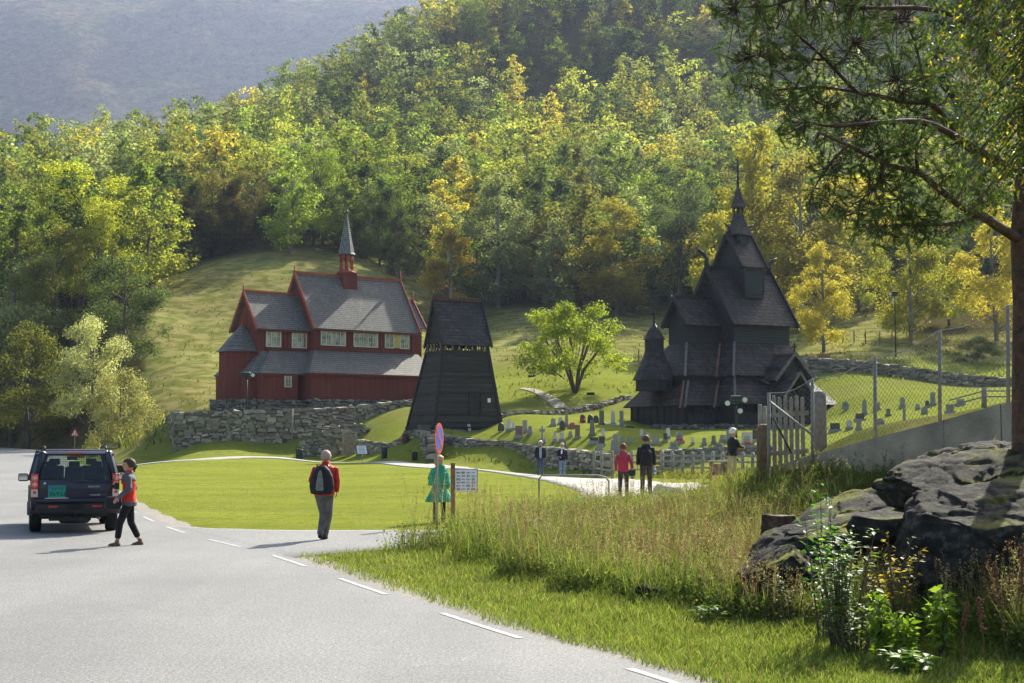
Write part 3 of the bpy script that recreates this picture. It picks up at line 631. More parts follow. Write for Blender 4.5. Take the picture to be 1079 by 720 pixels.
mb.box((sx, 0, (z3t + zlt) / 2), (.16, .16, zlt - z3t)); part('lantern_post', mb, M_TARB, root)
hh = zct - zlt
mb = MB(); sqtower(mb, [(.43, zlt - .03), (.38, zlt + .08), (.24, zlt + hh * .4), (.10, zlt + hh * .85), (.05, zct)]); part('spire_cap', mb, M_TARR, root)
mb = MB(); mb.tube([(sx, 0, zct - .1), (sx, 0, zct + .9), (sx, 0, znd)], [.10, .08, .04], 6); mb.ball((sx, 0, zct + .55), .09, 5); part('spire_needle', mb, M_TARB, root)
# dragon heads on the ridge ends
def dragon(X_, z_, sg, h):
    mb = MB(); pts = [(X_ - sg * .2, 0, z_ - .2), (X_ + sg * .05 * h, 0, z_ + .3 * h), (X_ + sg * .02 * h, 0, z_ + .75 * h), (X_ + sg * .32 * h, 0, z_ + 1.15 * h), (X_ + sg * .75 * h, 0, z_ + 1.38 * h), (X_ + sg * 1.1 * h, 0, z_ + 1.62 * h)]
    mb.tube(pts, [.24 * h, .22 * h, .16 * h, .15 * h, .12 * h, .03 * h], 8)
    mb.tube([pts[3], (X_ + sg * .62 * h, 0, z_ + 1.1 * h), (X_ + sg * .8 * h, 0, z_ + 1.12 * h)], [.09 * h, .05 * h, .02 * h], 6)
    mb.tube([pts[3], (X_ + sg * .12 * h, 0, z_ + 1.35 * h), (X_ - sg * .05 * h, 0, z_ + 1.3 * h)], [.08 * h, .05 * h, .02 * h], 6)
    part('dragon_head', mb, M_TARB, root)
dragon(nx0 + .1, znr, -1, .9); dragon(nx1 - .1, znr, 1, .7); dragon(sx - .8, z3e + .02, -1, .55); dragon(sx + .8, z3e + .02, 1, .55)
# foundation
mb = MB()
pts = [L3(cbx0 + .1, 3.6, 0), L3(bx0, 3.6, 0), L3(bx0, 5.3, 0), L3(bx1 - .2, 5.3, 0)]
for a, b_ in zip(pts[:-1], pts[1:]): stones_mb(mb, a, b_, lambda u: -.75, lambda u: -.05, .5, .5, .18)
stones_mb(mb, L3(cbx0 + .1, -3.6, 0), L3(cbx0 + .1, 3.6, 0), lambda u: -.75, lambda u: -.05, .5, .5, .18)
stones_mb(mb, L3(bx1 - .1, 5.3, 0), L3(bx1 - .1, -5.3, 0), lambda u: -.75, lambda u: -.05, .5, .5, .18)
part('stone_foundation', mb, M_STONED, root, color=True)

# ================================================================ BELL TOWER
B = Bld(457, 450, 94.2, R(26.3)); root = B.root('bell_tower', 'black wooden bell tower with sloping boarded walls beside the red church', 'bell tower')
# here X=0,D=0 is the near bottom corner
bx = B.X(530, 0, 0); bd = 4.9
t0 = (B.X(466, -.85, 7.5), -.85); t1x = B.X(514.5, -.85, 7.5); td = -3.55
zt = B.Z(370, t0[0], -.85); zte = B.Z(361.5, t0[0], -.75); ztr = B.Z(317, (t0[0] + t1x) / 2, -2.2)
bot = [L3(0, 0, -.3), L3(bx, 0, -.3), L3(bx, -bd, -.3), L3(0, -bd, -.3)]; top = [L3(t0[0], -.85, zt), L3(t1x, -.85, zt), L3(t1x, td, zt), L3(t0[0], td, zt)]
mb = MB()
for k in range(4): mb.slab([bot[k], bot[(k + 1) % 4], top[(k + 1) % 4], top[k]], (Vector((bx / 2, bd / 2, 0)) - (bot[k] + bot[(k + 1) % 4]) / 2).normalized() * .1)
part('wall', mb, M_TWR, root)
mb = MB()
for k in range(4): mb.bar(bot[k] + Vector((0, 0, -.2)), top[k] + (top[k] - bot[k]).normalized() * (zte - zt + .3), .2, .2)
for a, b_ in ((0, 1), (1, 2), (2, 3), (3, 0)): mb.bar(top[a], top[b_], .16, .12); mb.bar(bot[a] + Vector((0, 0, .28)), bot[b_] + Vector((0, 0, .28)), .16, .1)
for a, b_ in ((0, 1), (3, 0), (1, 2), (2, 3)):
    n_i = 7
    for i in range(1, n_i): c_ = top[a].lerp(top[b_], i / n_i); mb.box(c_ + Vector((0, 0, (zte - zt) / 2)), (.08, .08, zte - zt + .1))
part('corner_post', mb, M_TARB, root)
# carved pale tracery between the posts, seen against the light
M_OCH = mat('ochre_wood', (.30, .25, .11), .7, var=.3)
for a, b_, n_i in ((0, 1, 7), (0, 3, 5)):
    for i in range(n_i):
        mb = MB(); c_ = top[a].lerp(top[b_], (i + .5) / n_i) + Vector((0, 0, .28)); mb.tube([c_ + Vector((-.12, 0, -.25)), c_ + Vector((.05, 0, 0)), c_ + Vector((-.05, 0, .28))], .045, 5); mb.tube([c_ + Vector((.14, 0, -.25)), c_ + Vector((-.02, 0, .05))], .035, 5); part('belfry_tracery', mb, M_OCH, root)
mb = MB(); mb.lathe([(.5, 0), (.42, .15), (.3, .5), (.18, .75), (.02, .82)], ((t0[0] + t1x) / 2, 2.2, zt - .3), 16); part('bell', mb, mat('bronze', (.08, .06, .03), .4, metal=.8), root)
hd = (-.85 + .12 - td + .12) / 2; cD = (-.85 + td) / 2; mb = MB(); x0, x1 = t0[0] - .1, t1x + .25
for s in (1, -1):
    pts = [L3(x0, cD + s * 1.52, zte - .12), L3(x1, cD + s * 1.52, zte - .12), L3(x1 - .12, cD, ztr), L3(x0, cD, ztr)]
    n = (pts[1] - pts[0]).cross(pts[2] - pts[0]).normalized(); n = n if n.z > 0 else -n; mb.slab(pts, n * -.1)
part('roof', mb, M_TWRR, root)
mb = MB(); mb.slab([L3(x0 + .2, cD + 1.4, zte), L3(x0 + .2, cD, ztr - .1), L3(x0 + .2, cD - 1.4, zte)], (.06, 0, 0)); mb.slab([L3(x1 - .3, cD + 1.4, zte), L3(x1 - .3, cD, ztr - .1), L3(x1 - .3, cD - 1.4, zte)], (.06, 0, 0)); part('gable', mb, M_TWR, root)
mb = MB()
for s in (1, -1):
    for X_ in (x0, x1 - .05): mb.bar(L3(X_, cD + s * 1.55, zte - .2), L3(X_ if X_ == x0 else x1 - .15, cD, ztr + .02), .07, .2)
for X_ in (x0, x1 - .15): mb.tube([L3(X_, cD, ztr - .2), L3(X_ + .03, cD, ztr + .3), L3(X_ + .01, cD, ztr + .62)], [.07, .05, .02], 6)
part('verge_board', mb, M_TARB, root)
mb = MB(); mb.bar(L3(x0, cD, ztr + .04), L3(x1 - .1, cD, ztr + .04), .14, .12)
for i in range(18): X_ = x0 + .1 + i * (x1 - x0 - .3) / 17; mb.box(L3(X_, cD, ztr + .13), (.07, .05, .09))
part('ridge_crest', mb, mat('rusty_crest', (.10, .045, .03), .8, var=.4), root, 'rusty ridge cresting')
def onface(px, z):   # point on the front face in local coordinates
    k = (z + .3) / (zt + .3); D = -.85 * k; return Vector((B.X(px, D, z), -D, z)), k
zd0, zd1 = B.Z(436.5, 3.2, -.2), B.Z(413.5, 3.2, -.3)
p0, _ = onface(494.5, zd0); p1, _ = onface(507, zd0); q0, _ = onface(494.7, zd1); q1, _ = onface(506.5, zd1)
o_ = Vector((0, -.05, 0)); f_ = MB(); f_.slab([p0 + o_, p1 + o_, q1 + o_, q0 + o_], (0, -.03, 0)); dr = part('door', f_, M_TARB, root)
f_ = MB(); f_.bar(p0 + o_ * 2, q0 + o_ * 2, .09); f_.bar(p1 + o_ * 2, q1 + o_ * 2, .09); f_.bar(q0 + o_ * 2, q1 + o_ * 2, .09); part('door_frame', f_, M_TWR, dr)
zs = B.Z(422, 3.8, -.4); c_, _ = onface(515, zs); f_ = MB(); f_.box(c_ + Vector((0, -.06, 0)), (.22, .02, .28)); part('notice', f_, M_WHITE, root, 'small white notice sheet')
mb = MB(); zb = lambda u: -.9; 
stones_mb(mb, L3(-.1, .05, 0), L3(bx + .1, .05, 0), lambda u: -.95 + u * .4, lambda u: -.2, .45, .4, .2); stones_mb(mb, L3(.1, -bd, 0), L3(.1, 0, 0), lambda u: -.95, lambda u: -.2, .45, .4, .2)
part('stone_foundation', mb, M_STONED, root, color=True)

# ================================================================ RED CHURCH
B = Bld(365, 432, 118, R(37.6)); root = B.root('red_church', 'red wooden church with grey slate roofs and a slender spire on a stone terrace', 'church')
zz = B.Z
nx0, nx1 = B.X(330, 3.1, 7), B.X(443, 3.1, 7); zne, znr = zz(345.5, nx0, 3.1), zz(293, (nx0 + nx1) / 2, 0)
cx0 = B.X(270.5, 2.3, 6.8); zce, zcr = zz(346, cx0, 2.3), zz(308, cx0, 0)
ax0, ax1 = B.X(326, 4.9, 4), B.X(462, 4.9, 4); za0, za1 = zz(392.5, ax0, 4.9), zz(369, nx0, 2.8)
kx0 = B.X(275, 3.9, 4); kzt = zz(368.5, cx0 + .2, 2.1); kze = zz(393, kx0, 3.9)
zw0 = zz(420.5, ax0, 4.6)
mb = MB(); wallbox(mb, nx0 + .35, nx1 - .35, 2.75, 0, zne + .3); part('nave_wall', mb, M_RED, root)
mb = MB(); wallbox(mb, cx0 + .3, nx0 + .347, 2.0, 0, zce + .3); part('chancel_wall', mb, M_RED, root)
mb = MB(); wallbox(mb, ax0 + .3, ax1 - .3, 4.6, zw0, za0 + .1); part('aisle_wall', mb, M_RED, root)
mb = MB(); wallbox(mb, kx0 + .15, B.X(314, 3.75, 2.5), 3.75, zw0 - .1, kze + .15); wallbox(mb, B.X(263, 2.9, 2.5), kx0 + .2, 2.9, zw0 - .1, kze + .1); mb.box(((kx0 + ax0) / 2 + .8, 0, 1.2 + zw0), (ax0 - kx0, 4.9, 3)); part('vestry_wall', mb, M_RED, root)
for a_, b_, nm in ((nx0 + .3, 2.8, 0), (nx1 - .4, 2.8, 0)):
    mb = MB(); gable_tri(mb, a_, b_, zne + .1, znr - .2); part('nave_gable', mb, M_RED, root)
mb = MB(); gable_tri(mb, cx0 + .3, 2.05, zce + .1, zcr - .2); part('chancel_gable', mb, M_RED, root)
mb = MB(); gable_roof(mb, nx0, nx1, 3.1, zne, znr, .14); part('nave_roof', mb, M_SLATE, root)
mb = MB(); gable_roof(mb, cx0, nx0 + .35, 2.3, zce, zcr, .12); part('chancel_roof', mb, M_SLATE, root)
mb = MB(); skirt(mb, ax0, ax1, 4.9, za0, nx0 + .35, ax1 - .6, 2.77, za1); part('aisle_roof', mb, M_SLATE, root)
mb = MB(); skirt(mb, kx0, ax0 + 1.2, 3.9, kze, cx0 + 1.3, nx0 + .3, 2.02, kzt, sides='flb'); skirt(mb, B.X(262, 3., 4), kx0 + 1, 3.0, kze, cx0 + .6, kx0 + 1.5, 2.02, kzt - .1, sides='flb'); part('vestry_roof', mb, M_SLATE, root)
# small west part
wx1 = B.X(449, 2., 7); zwe, zwr = zz(346, wx1, 2.), zz(318, wx1 - .3, 0)
mb = MB(); gable_roof(mb, nx1 - .4, wx1, 2., zwe, zwr, .1); part('west_roof', mb, M_SLATE, root)
mb = MB(); wallbox(mb, nx1 - .4, wx1 - .25, 1.7, zw0, zwe + .3); gable_tri(mb, wx1 - .35, 1.75, zwe + .1, zwr - .15); part('west_wall', mb, M_RED, root)
# apse
apx = B.X(251, 0, 4); apr = 1.75; zap, zat = zz(370.5, apx, 1.2), zz(343, apx, 0)
mb = MB(); mb.lathe([(apr, zw0), (apr, zap + .1)], (apx + .3, 0, 0), 8, smooth=False, ph=math.pi / 8); mb.box((apx + 1.6, 0, (zw0 + zap) / 2), (2.4, 3.2, zap - zw0)); part('apse_wall', mb, M_RED, root)
mb = MB(); mb.lathe([(apr + .25, zap), (apr + .1, zap + .1), (apr * .62, zap + (zat - zap) * .5), (.12, zat)], (apx + .3, 0, 0), 8, smooth=False, ph=math.pi / 8); part('apse_roof', mb, M_SLATE, root)
mb = MB()
def finial(mb, p, h=.6): p = Vector(p); mb.lathe([(.07, 0), (.05, .1), (.13, .2), (.05, .3), (.04, .38), (.11, .45), (.03, .52), (.015, h)], p, 8)
finial(mb, (apx + .3, 0, zat - .1), .9)
for X_, D_, ze_, zr_ in ((nx0, 3.1, zne, znr), (nx1, 3.1, zne, znr), (cx0, 2.3, zce, zcr), (wx1, 2., zwe, zwr)):
    for s in (1, -1): mb.bar(L3(X_, s * D_ * 1.03, ze_ - .08), L3(X_, 0, zr_ + .02), .09, .26)
    finial(mb, L3(X_, 0, zr_), .95)
for X0_, X1_, zr_ in ((nx0, nx1, znr), (cx0, nx0, zcr), (nx1, wx1, zwr)):
    mb.bar(L3(X0_, 0, zr_ + .08), L3(X1_, 0, zr_ + .08), .1, .14)
    k = int((X1_ - X0_) / .16)
    for i in range(k): mb.box((X0_ + (i + .5) * .16, 0, zr_ + .19), (.09, .05, .1))
part('ridge_crest', mb, M_REDT, root)
mb = MB()
for (x0, x1, D, z) in ((nx0 + .2, nx1 - .2, 3.02, zne - .12), (cx0 + .1, nx0, 2.25, zce - .12), (ax0, ax1, 4.85, za0 - .1), (kx0, ax0 - .8, 3.85, kze - .1), (ax0 + .3, ax1 - .3, 4.64, zw0 + .05), (kx0 + .2, ax0 - .9, 3.8, zw0)):
    mb.box(((x0 + x1) / 2, -D, z), (x1 - x0, .1, .12))
mb.box(((nx0 + nx1) / 2, -2.8, za1 + .12), (nx1 - nx0 - .7, .08, .18)); mb.box(((cx0 + nx0) / 2 + .5, -2.05, kzt + .12), (nx0 - cx0 - .8, .08, .16))
for px_e in (333, 335.5, 368, 401.5, 434.5): x = B.X(px_e, 2.8, 6); mb.box((x, -2.79, (za1 + zne) / 2), (.14, .1, zne - za1))
for px_e in (277, 299.5, 304, 321): x = B.X(px_e, 2.05, 6); mb.box((x, -2.04, (kzt + zce) / 2), (.12, .1, zce - kzt))
part('red_trim', mb, M_REDD, root)
# clerestory windows
def leaded(x0, x1, D, z0, z1, n, glass, nm='window'):
    f_ = MB(); w_ = x1 - x0; fr_ = .09
    f_.box(((x0 + x1) / 2, -D, z0), (w_ + fr_, .1, fr_)); f_.box(((x0 + x1) / 2, -D, z1), (w_ + fr_, .1, fr_))
    for i in range(n + 1): f_.box((x0 + w_ * i / n, -D - .005, (z0 + z1) / 2), (.06 if 0 < i < n else .1, .09, z1 - z0 + .08))
    for i in range(n):                                     # a pointed arch head in each light, with glazing bars
        a, b_ = x0 + w_ * i / n, x0 + w_ * (i + 1) / n; c_ = (a + b_) / 2
        f_.bar((a, -D - .02, z1 - .38), (c_, -D - .02, z1 - .08), .035); f_.bar((b_, -D - .02, z1 - .38), (c_, -D - .02, z1 - .08), .035)
        for q in (.3, .62): f_.box((c_, -D - .02, z0 + (z1 - z0) * q), (w_ / n, .025, .022))
        f_.box((c_, -D - .018, (z0 + z1) / 2 - .15), (.02, .024, (z1 - z0) * .75))
    fo = part(nm, f_, M_CREAM, root); g_ = MB(); g_.box(((x0 + x1) / 2, -D + .02, (z0 + z1) / 2), (w_, .02, z1 - z0)); part('pane', g_, glass, fo)
zwa, zwb = zz(365, nx0 + 4, 2.8), zz(348.5, nx0 + 4, 2.8)
for a, b_, n in ((338.5, 363.5, 5), (373, 397.5, 5)): leaded(B.X(a, 2.8, 6), B.X(b_, 2.8, 6), 2.82, zwa, zwb, n, M_GLASS)
leaded(B.X(406, 2.8, 6), B.X(414.5, 2.8, 6), 2.82, zwa, zwb, 2, M_GLASS); leaded(B.X(421.5, 2.8, 6), B.X(430.5, 2.8, 6), 2.82, zwa, zwb, 2, M_GLASS)
f_ = MB(); f_.box(((B.X(414.5, 2.8, 6) + B.X(421.5, 2.8, 6)) / 2, -2.815, (zwa + zwb) / 2), (B.X(421, 2.8, 6) - B.X(415, 2.8, 6), .05, zwb - zwa)); part('blind_panel', f_, M_GLASSY, root, 'yellow panel between two window lights')
zwa, zwb = zz(365.5, cx0 + 2, 2.05), zz(348, cx0 + 2, 2.05)
for a, b_ in ((280.8, 295.5), (308, 322.5)): leaded(B.X(a, 2.05, 6), B.X(b_, 2.05, 6), 2.07, zwa, zwb, 3, M_GLASS)
leaded(B.X(300.5, 3.8, 3), B.X(306.7, 3.8, 3), 3.8, zz(407.5, kx0 + 2, 3.8), zz(395, kx0 + 2, 3.8), 2, M_GLASSD)
# ridge turret and spire
sx = B.X(365, 0, 12); zs0, zs1, zs2, zs3, zs4 = zz(303, sx, .6), zz(288.5, sx, 0), zz(268.5, sx, 0), zz(224, sx, 0), zz(213, sx, 0)
mb = MB(); mb.lathe([(.98, zs0 - .2), (.92, zs1)], (sx, 0, 0), 4, smooth=False, ph=math.pi / 4); part('turret_base', mb, M_RED, root)
mb = MB(); mb.lathe([(.85, zs1), (.85, zs1 + .12), (.55, zs1 + .2), (.5, zs1 + .3)], (sx, 0, 0), 8)
for k in range(8):
    a = k * math.pi / 4 + .39; mb.tube([(sx + .54 * math.cos(a), .54 * math.sin(a), zs1 + .1), (sx + .54 * math.cos(a), .54 * math.sin(a), zs2)], .055, 6)
    a2 = a + math.pi / 4; c_ = (sx + .52 * math.cos((a + a2) / 2), .52 * math.sin((a + a2) / 2), zs2 - .12)
    for q in (a, a2): mb.tube([(sx + .54 * math.cos(q), .54 * math.sin(q), zs2 - .55), c_], .04, 5)
mb.lathe([(.15, zs1), (.15, zs2)], (sx, 0, 0), 8); part('belfry', mb, M_REDT, root)
mb = MB(); mb.lathe([(.78, zs2), (.68, zs2 + .12), (.42, zs2 + (zs3 - zs2) * .4), (.04, zs3)], (sx, 0, 0), 8, smooth=False); part('spire', mb, M_SPIRE, root)
mb = MB(); mb.ball((sx, 0, zs3 + .06), .13, 6); cross_mb(mb, (sx, 0, zs3), zs4 - zs3, .04); part('spire_cross', mb, mat('iron', (.05, .05, .05), .5), root)
mb = MB(); pts = [L3(ax0 + .2, 4.75, 0), L3(ax1 - .2, 4.75, 0)]
stones_mb(mb, *pts, lambda u: -1.0, lambda u: zw0 + .02, .5, .6, .22); stones_mb(mb, L3(kx0, 3.9, 0), L3(ax0 + .2, 3.9, 0), lambda u: -1, lambda u: zw0 - .06, .5, .6, .22)
stones_mb(mb, L3(apx - .9, 1.75, 0), L3(kx0 + .2, 3.05, 0), lambda u: -1, lambda u: zw0 - .02, .5, .6, .22); stones_mb(mb, L3(apx - 1.5, -1.4, 0), L3(apx - 1.2, 1.7, 0), lambda u: -1, lambda u: zw0, .5, .6, .22)
part('stone_foundation', mb, M_STONED, root, color=True)
# ================================================================ WALLS
def wall_run(name, pts, top, label, th=.55, sw=.42, sh=.2, base=None, closed=False):
    """dry stone wall through ground points pts=[(px,d)..]; top = image rows of its top edge"""
    mb = MB(); W = []
    for (px, d), ty in zip(pts, top):
        g = on_px(px, d); W.append((g, P(px, ty, d).z))
    for (a, za), (b_, zb) in zip(W[:-1], W[1:]):
        h0 = lambda u, a=a, b_=b_: H(*(a.lerp(b_, u))[:2]) - .15
        h1 = lambda u, a=a, b_=b_, za=za, zb=zb: max(za + (zb - za) * u, H(*(a.lerp(b_, u))[:2]) + .25)
        stones_mb(mb, (a.x, a.y, 0), (b_.x, b_.y, 0), h0, h1, th, sw, sh)
    o = mb.build(name, M_STONE, None, True); return tag(o, label, 'stone wall')
wall_run('retaining_wall', [(189, 101.5), (240, 102.5), (300, 103.5), (370, 106), (432, 109)], [434, 433, 431.5, 428, 421], 'tall rough stone retaining wall under the red church terrace', .8, .52, .30)
wall_run('retaining_wall', [(189, 101.5), (184, 106), (180, 112)], [434, 435, 441], 'short return of the terrace wall at its left corner', .8, .52, .30)
wall_run('stone_wall', [(318, 100), (345, 100.2), (364, 100.4)], [456, 453, 452], 'low mossy stone wall left of the small wooden door', .6, .5, .25)
wall_run('stone_wall', [(336, 103), (362, 103), (385, 103.3)], [449, 447, 446], 'stone wall end right behind the small wooden door', .6, .5, .25)
wall_run('stone_wall', [(377, 98), (400, 97), (425, 95.5), (448, 95)], [463, 466, 467, 468], 'low stone kerb wall behind the litter bins', .45, .4, .2)
wall_run('stone_wall', [(455, 90), (462, 93.5), (500, 90.5), (560, 86), (610, 82), (642, 80)], [458, 457, 462.5, 469, 474.5, 477.5], 'front stone wall of the churchyard, running to the wooden fence', .6, .42, .2)
wall_run('stone_wall', [(442, 94.5), (480, 96), (530, 98.5), (580, 102), (625, 107), (662, 112)], [452, 444, 438, 434, 426, 419], 'upper stone wall climbing from the bell tower to behind the black church', .6, .42, .22)
wall_run('stone_wall', [(452, 91.5), (446, 94)], [458, 454], 'short stone wall corner at the foot of the bell tower', .6, .42, .22)
wall_run('stone_wall', [(852, 121), (900, 119), (950, 115), (1000, 112), (1079, 108), (1130, 106)], [377, 379, 386, 393, 400, 404], 'long upper stone wall across the slope right of the black church', .7, .55, .24)
wall_run('stone_wall', [(702, 80), (740, 78.5), (780, 76.5), (812, 75)], [474, 472, 470, 469], 'low dark terrace wall just behind the wooden fence', .5, .45, .2)
# small wooden door in the low wall
g = on_px(368, 99.2); root = empty('cellar_door', g, R(5), 'small weathered wooden door set between the low stone walls below the terrace', 'door')
mb = MB()
for i in range(4): mb.box((-.28 + i * .185, 0, .72), (.175, .06, 1.5))
part('door_leaf', mb, mat('cellar_wood', (.24, .18, .13), .85, var=.25, scale=9), root); mb = MB(); mb.box((-.44, 0, .75), (.12, .12, 1.62)); mb.box((.47, 0, .75), (.12, .12, 1.62)); mb.box((0, .02, 1.58), (1.05, .14, .13)); part('door_frame', mb, M_WOODG, root)
mb = MB(); mb.ball((.22, -.05, .75), .03, 4); part('handle', mb, M_DARK, root)
# grey boards behind, left of the door
# ================================================================ GRAVESTONES
MG = {'grey': stone_mat('granite_grey', (.30, .29, .28), mossy=.15, dark=.6), 'dark': mat('granite_dark', (.05, .05, .05), .35, var=.2, scale=20), 'pale': stone_mat('marble_pale', (.55, .53, .49), mossy=.1, dark=.7), 'reddish': stone_mat('granite_red', (.24, .15, .11), mossy=.1, dark=.6), 'mossy': stone_mat('granite_mossy', (.17, .17, .14), mossy=.7, dark=.6)}
M_INSC = mat('inscription', (.08, .075, .07), .8)
def gravestone(px, d, w_, h, shape, colr, label, rz=None, flowers=None):
    g = on_px(px, d); root = empty('gravestone', g, rnd.uniform(-.35, .15) if rz is None else rz, label, 'gravestone', 'gravestones in the churchyard'); t_ = max(.10, w_ * .22); hw = w_ / 2
    if shape == 'round': pr = [(-hw, 0), (hw, 0), (hw, h * .75)] + [(hw * math.cos(a), h * .75 + h * .25 * math.sin(a)) for a in np.linspace(0, math.pi, 9)[1:-1]] + [(-hw, h * .75)]
    elif shape == 'pointed': pr = [(-hw, 0), (hw, 0), (hw * .9, h * .8), (0, h), (-hw * .9, h * .8)]
    elif shape == 'obelisk': pr = [(-hw, 0), (hw, 0), (hw * .62, h * .92), (0, h), (-hw * .62, h * .92)]
    elif shape == 'rough': pr = [(-hw, 0), (hw, 0), (hw * 1.02, h * .5), (hw * .7, h * .85), (hw * .1, h), (-hw * .6, h * .93), (-hw * .95, h * .6)]
    elif shape == 'cross': pr = [(-hw * .35, 0), (hw * .35, 0), (hw * .3, h * .62), (hw, h * .64), (hw, h * .82), (hw * .3, h * .82), (hw * .28, h), (-hw * .28, h), (-hw * .3, h * .82), (-hw, h * .82), (-hw, h * .64), (-hw * .3, h * .62)]
    else: pr = [(-hw, 0), (hw, 0), (hw, h * .97), (hw * .9, h), (-hw * .9, h), (-hw, h * .97)]
    mb = MB(); g_ = rnd.uniform(.8, 1.15); mb.slab([(x, t_ / 2, z) for x, z in pr], (0, -t_, 0), (g_, g_, g_)); part('headstone', mb, MG[colr], root, color=True)
    if shape != 'rough' : mb = MB(); mb.box((0, 0, .03), (w_ * 1.35, t_ * 2.4, .22), col=(g_, g_, g_)); part('plinth', mb, MG['grey' if colr != 'mossy' else 'mossy'], root, color=True)
    if w_ > .4 and shape != 'cross':
        mb = MB()
        for k in range(4): mb.box((0, -t_ / 2 - .004, h * (.66 - k * .1)), (w_ * (.55 - .08 * (k % 2)), .006, h * .035))
        part('inscription', mb, M_INSC, root)
    if flowers:
        mb = MB()
        for k in range(14): mb.ball((rnd.uniform(-.18, .18), -t_ - .15 + rnd.uniform(-.08, .08), .12 + rnd.uniform(0, .14)), .045, 3)
        f_ = mb.build('grave_flowers', mat('petals', (.6, .03, .02) if flowers == 'red' else (.6, .12, .05), .6)); f_.location = g; tag(f_, flowers + ' flowers at the foot of the %s' % label.split(',')[0], 'flowers')
ORD = 'first second third fourth fifth sixth seventh eighth ninth tenth eleventh twelfth thirteenth fourteenth fifteenth sixteenth'.split()
def yd(px, py):
    """depth at which the ground shows at this pixel (scan)"""
    best = None; ds = np.linspace(58, 125, 200); u = (px - 539.5) / F
    zs = Hn(u * ds, ds)
    for d, z in zip(ds, zs):
        if proj((u * d, d, z))[1] <= py: return float(d)
    return 110.
GR = {  # px, base row, width px, height px, shape, colour
 'along the upper wall': [(494, 455, 4, 8, 'rough', 'pale'), (528, 455, 7, 9, 'rough', 'dark'), (536, 455, 5, 12, 'round', 'pale'), (541, 454, 3.5, 8, 'round', 'pale'), (553, 456, 5, 12, 'square', 'grey'), (558.5, 457, 4, 8, 'round', 'grey'), (583, 449, 5, 8, 'round', 'grey'), (590.5, 448, 4, 8, 'round', 'pale'), (597, 450, 4, 16, 'obelisk', 'grey'), (614, 446, 6, 9, 'rough', 'dark'), (622, 446, 6, 9, 'rough', 'dark'), (628, 446, 6, 8, 'rough', 'dark'), (634, 448, 5, 15, 'square', 'mossy'), (646, 448, 4.5, 16, 'pointed', 'pale'), (655, 450, 4, 17, 'square', 'grey')],
 'in the middle row left of the church': [(547, 461, 8, 12, 'square', 'reddish'), (571.5, 466, 6, 16, 'cross', 'grey'), (585, 466, 3.5, 9, 'square', 'pale'), (592, 466, 4, 9, 'square', 'pale'), (592.5, 454, 6, 10, 'rough', 'dark'), (601, 461, 3.5, 6, 'square', 'grey'), (603, 452, 6, 6, 'round', 'reddish'), (608.5, 462, 5, 14, 'square', 'reddish'), (624, 460, 6, 17, 'obelisk', 'mossy'), (635.5, 463, 3.5, 12, 'pointed', 'pale'), (626, 468, 9, 6, 'square', 'dark'), (634, 470, 6, 10, 'square', 'dark')],
 'in the front row behind the stone wall end': [(595, 470, 3, 3, 'square', 'mossy'), (632, 476, 6, 8, 'square', 'grey'), (646, 476, 4, 12, 'square', 'grey'), (649, 478, 6, 18, 'square', 'grey'), (656, 474, 4, 13, 'square', 'grey')],
 'right below the black church': [(663, 467, 4, 6, 'square', 'grey'), (676, 462, 3.5, 10, 'pointed', 'pale'), (683, 468, 3.5, 12, 'round', 'pale'), (691, 468, 7, 8, 'square', 'grey'), (701, 467, 4, 9, 'square', 'dark'), (704, 462, 4, 11, 'round', 'pale'), (716, 468, 8, 12, 'pointed', 'grey'), (710, 474, 8, 8, 'square', 'grey'), (730, 469, 3, 8, 'pointed', 'pale'), (742, 470, 4, 8, 'round', 'grey'), (752, 468, 4, 9, 'round', 'mossy'), (762, 466, 6, 7, 'square', 'grey'), (757, 472, 10, 5, 'rough', 'grey'), (769, 466, 7, 12, 'square', 'grey'), (787, 470, 11, 14, 'square', 'pale'), (796, 466, 6, 12, 'square', 'dark')],
 'on the slope seen through the wire fence': [(858, 452, 7, 12, 'round', 'grey'), (868, 453, 6, 10, 'round', 'reddish'), (880, 455, 10, 9, 'square', 'dark'), (891, 432, 7, 9, 'rough', 'grey'), (895, 453, 6, 10, 'round', 'pale'), (905, 454, 5, 11, 'square', 'grey'), (911, 438, 5, 18, 'pointed', 'grey'), (906, 444, 9, 8, 'square', 'dark'), (924, 433, 6, 8, 'square', 'grey'), (936, 439, 4, 8, 'square', 'mossy'), (928, 455, 10, 14, 'rough', 'grey'), (951, 430, 5, 11, 'round', 'grey'), (953, 445, 3, 14, 'square', 'grey'), (967, 432, 4, 6, 'round', 'grey'), (977, 430, 4, 8, 'round', 'dark'), (983, 428, 5, 14, 'square', 'grey'), (974, 437, 7, 8, 'rough', 'grey'), (1001, 436, 8, 10, 'square', 'grey'), (1012, 428, 8, 7, 'square', 'grey')]}
CW = {'rough': 'rough', 'dark': 'dark'}
for row, L in GR.items():
    L = sorted(L)
    for i, (px, py, wp, hp, sh, cl) in enumerate(L):
        d = yd(px, py); k = d / F
        pos = ORD[i] if i < 16 else ORD[len(L) - 1 - i] + ' from the right'
        pos = (pos + ' from the left') if 'right' not in pos else pos
        shn = {'round': 'round-topped', 'square': 'square-topped', 'pointed': 'pointed', 'obelisk': 'tapering', 'rough': 'rough-hewn', 'cross': 'cross-shaped'}[sh]
        gravestone(px, d, wp * k, hp * k, sh, cl, '%s %s gravestone, %s %s' % (cl, shn, pos, row), flowers='red' if (px, py) in ((603, 452), (614, 446), (716, 468)) else 'orange' if (px, py) in ((787, 470),) else None)

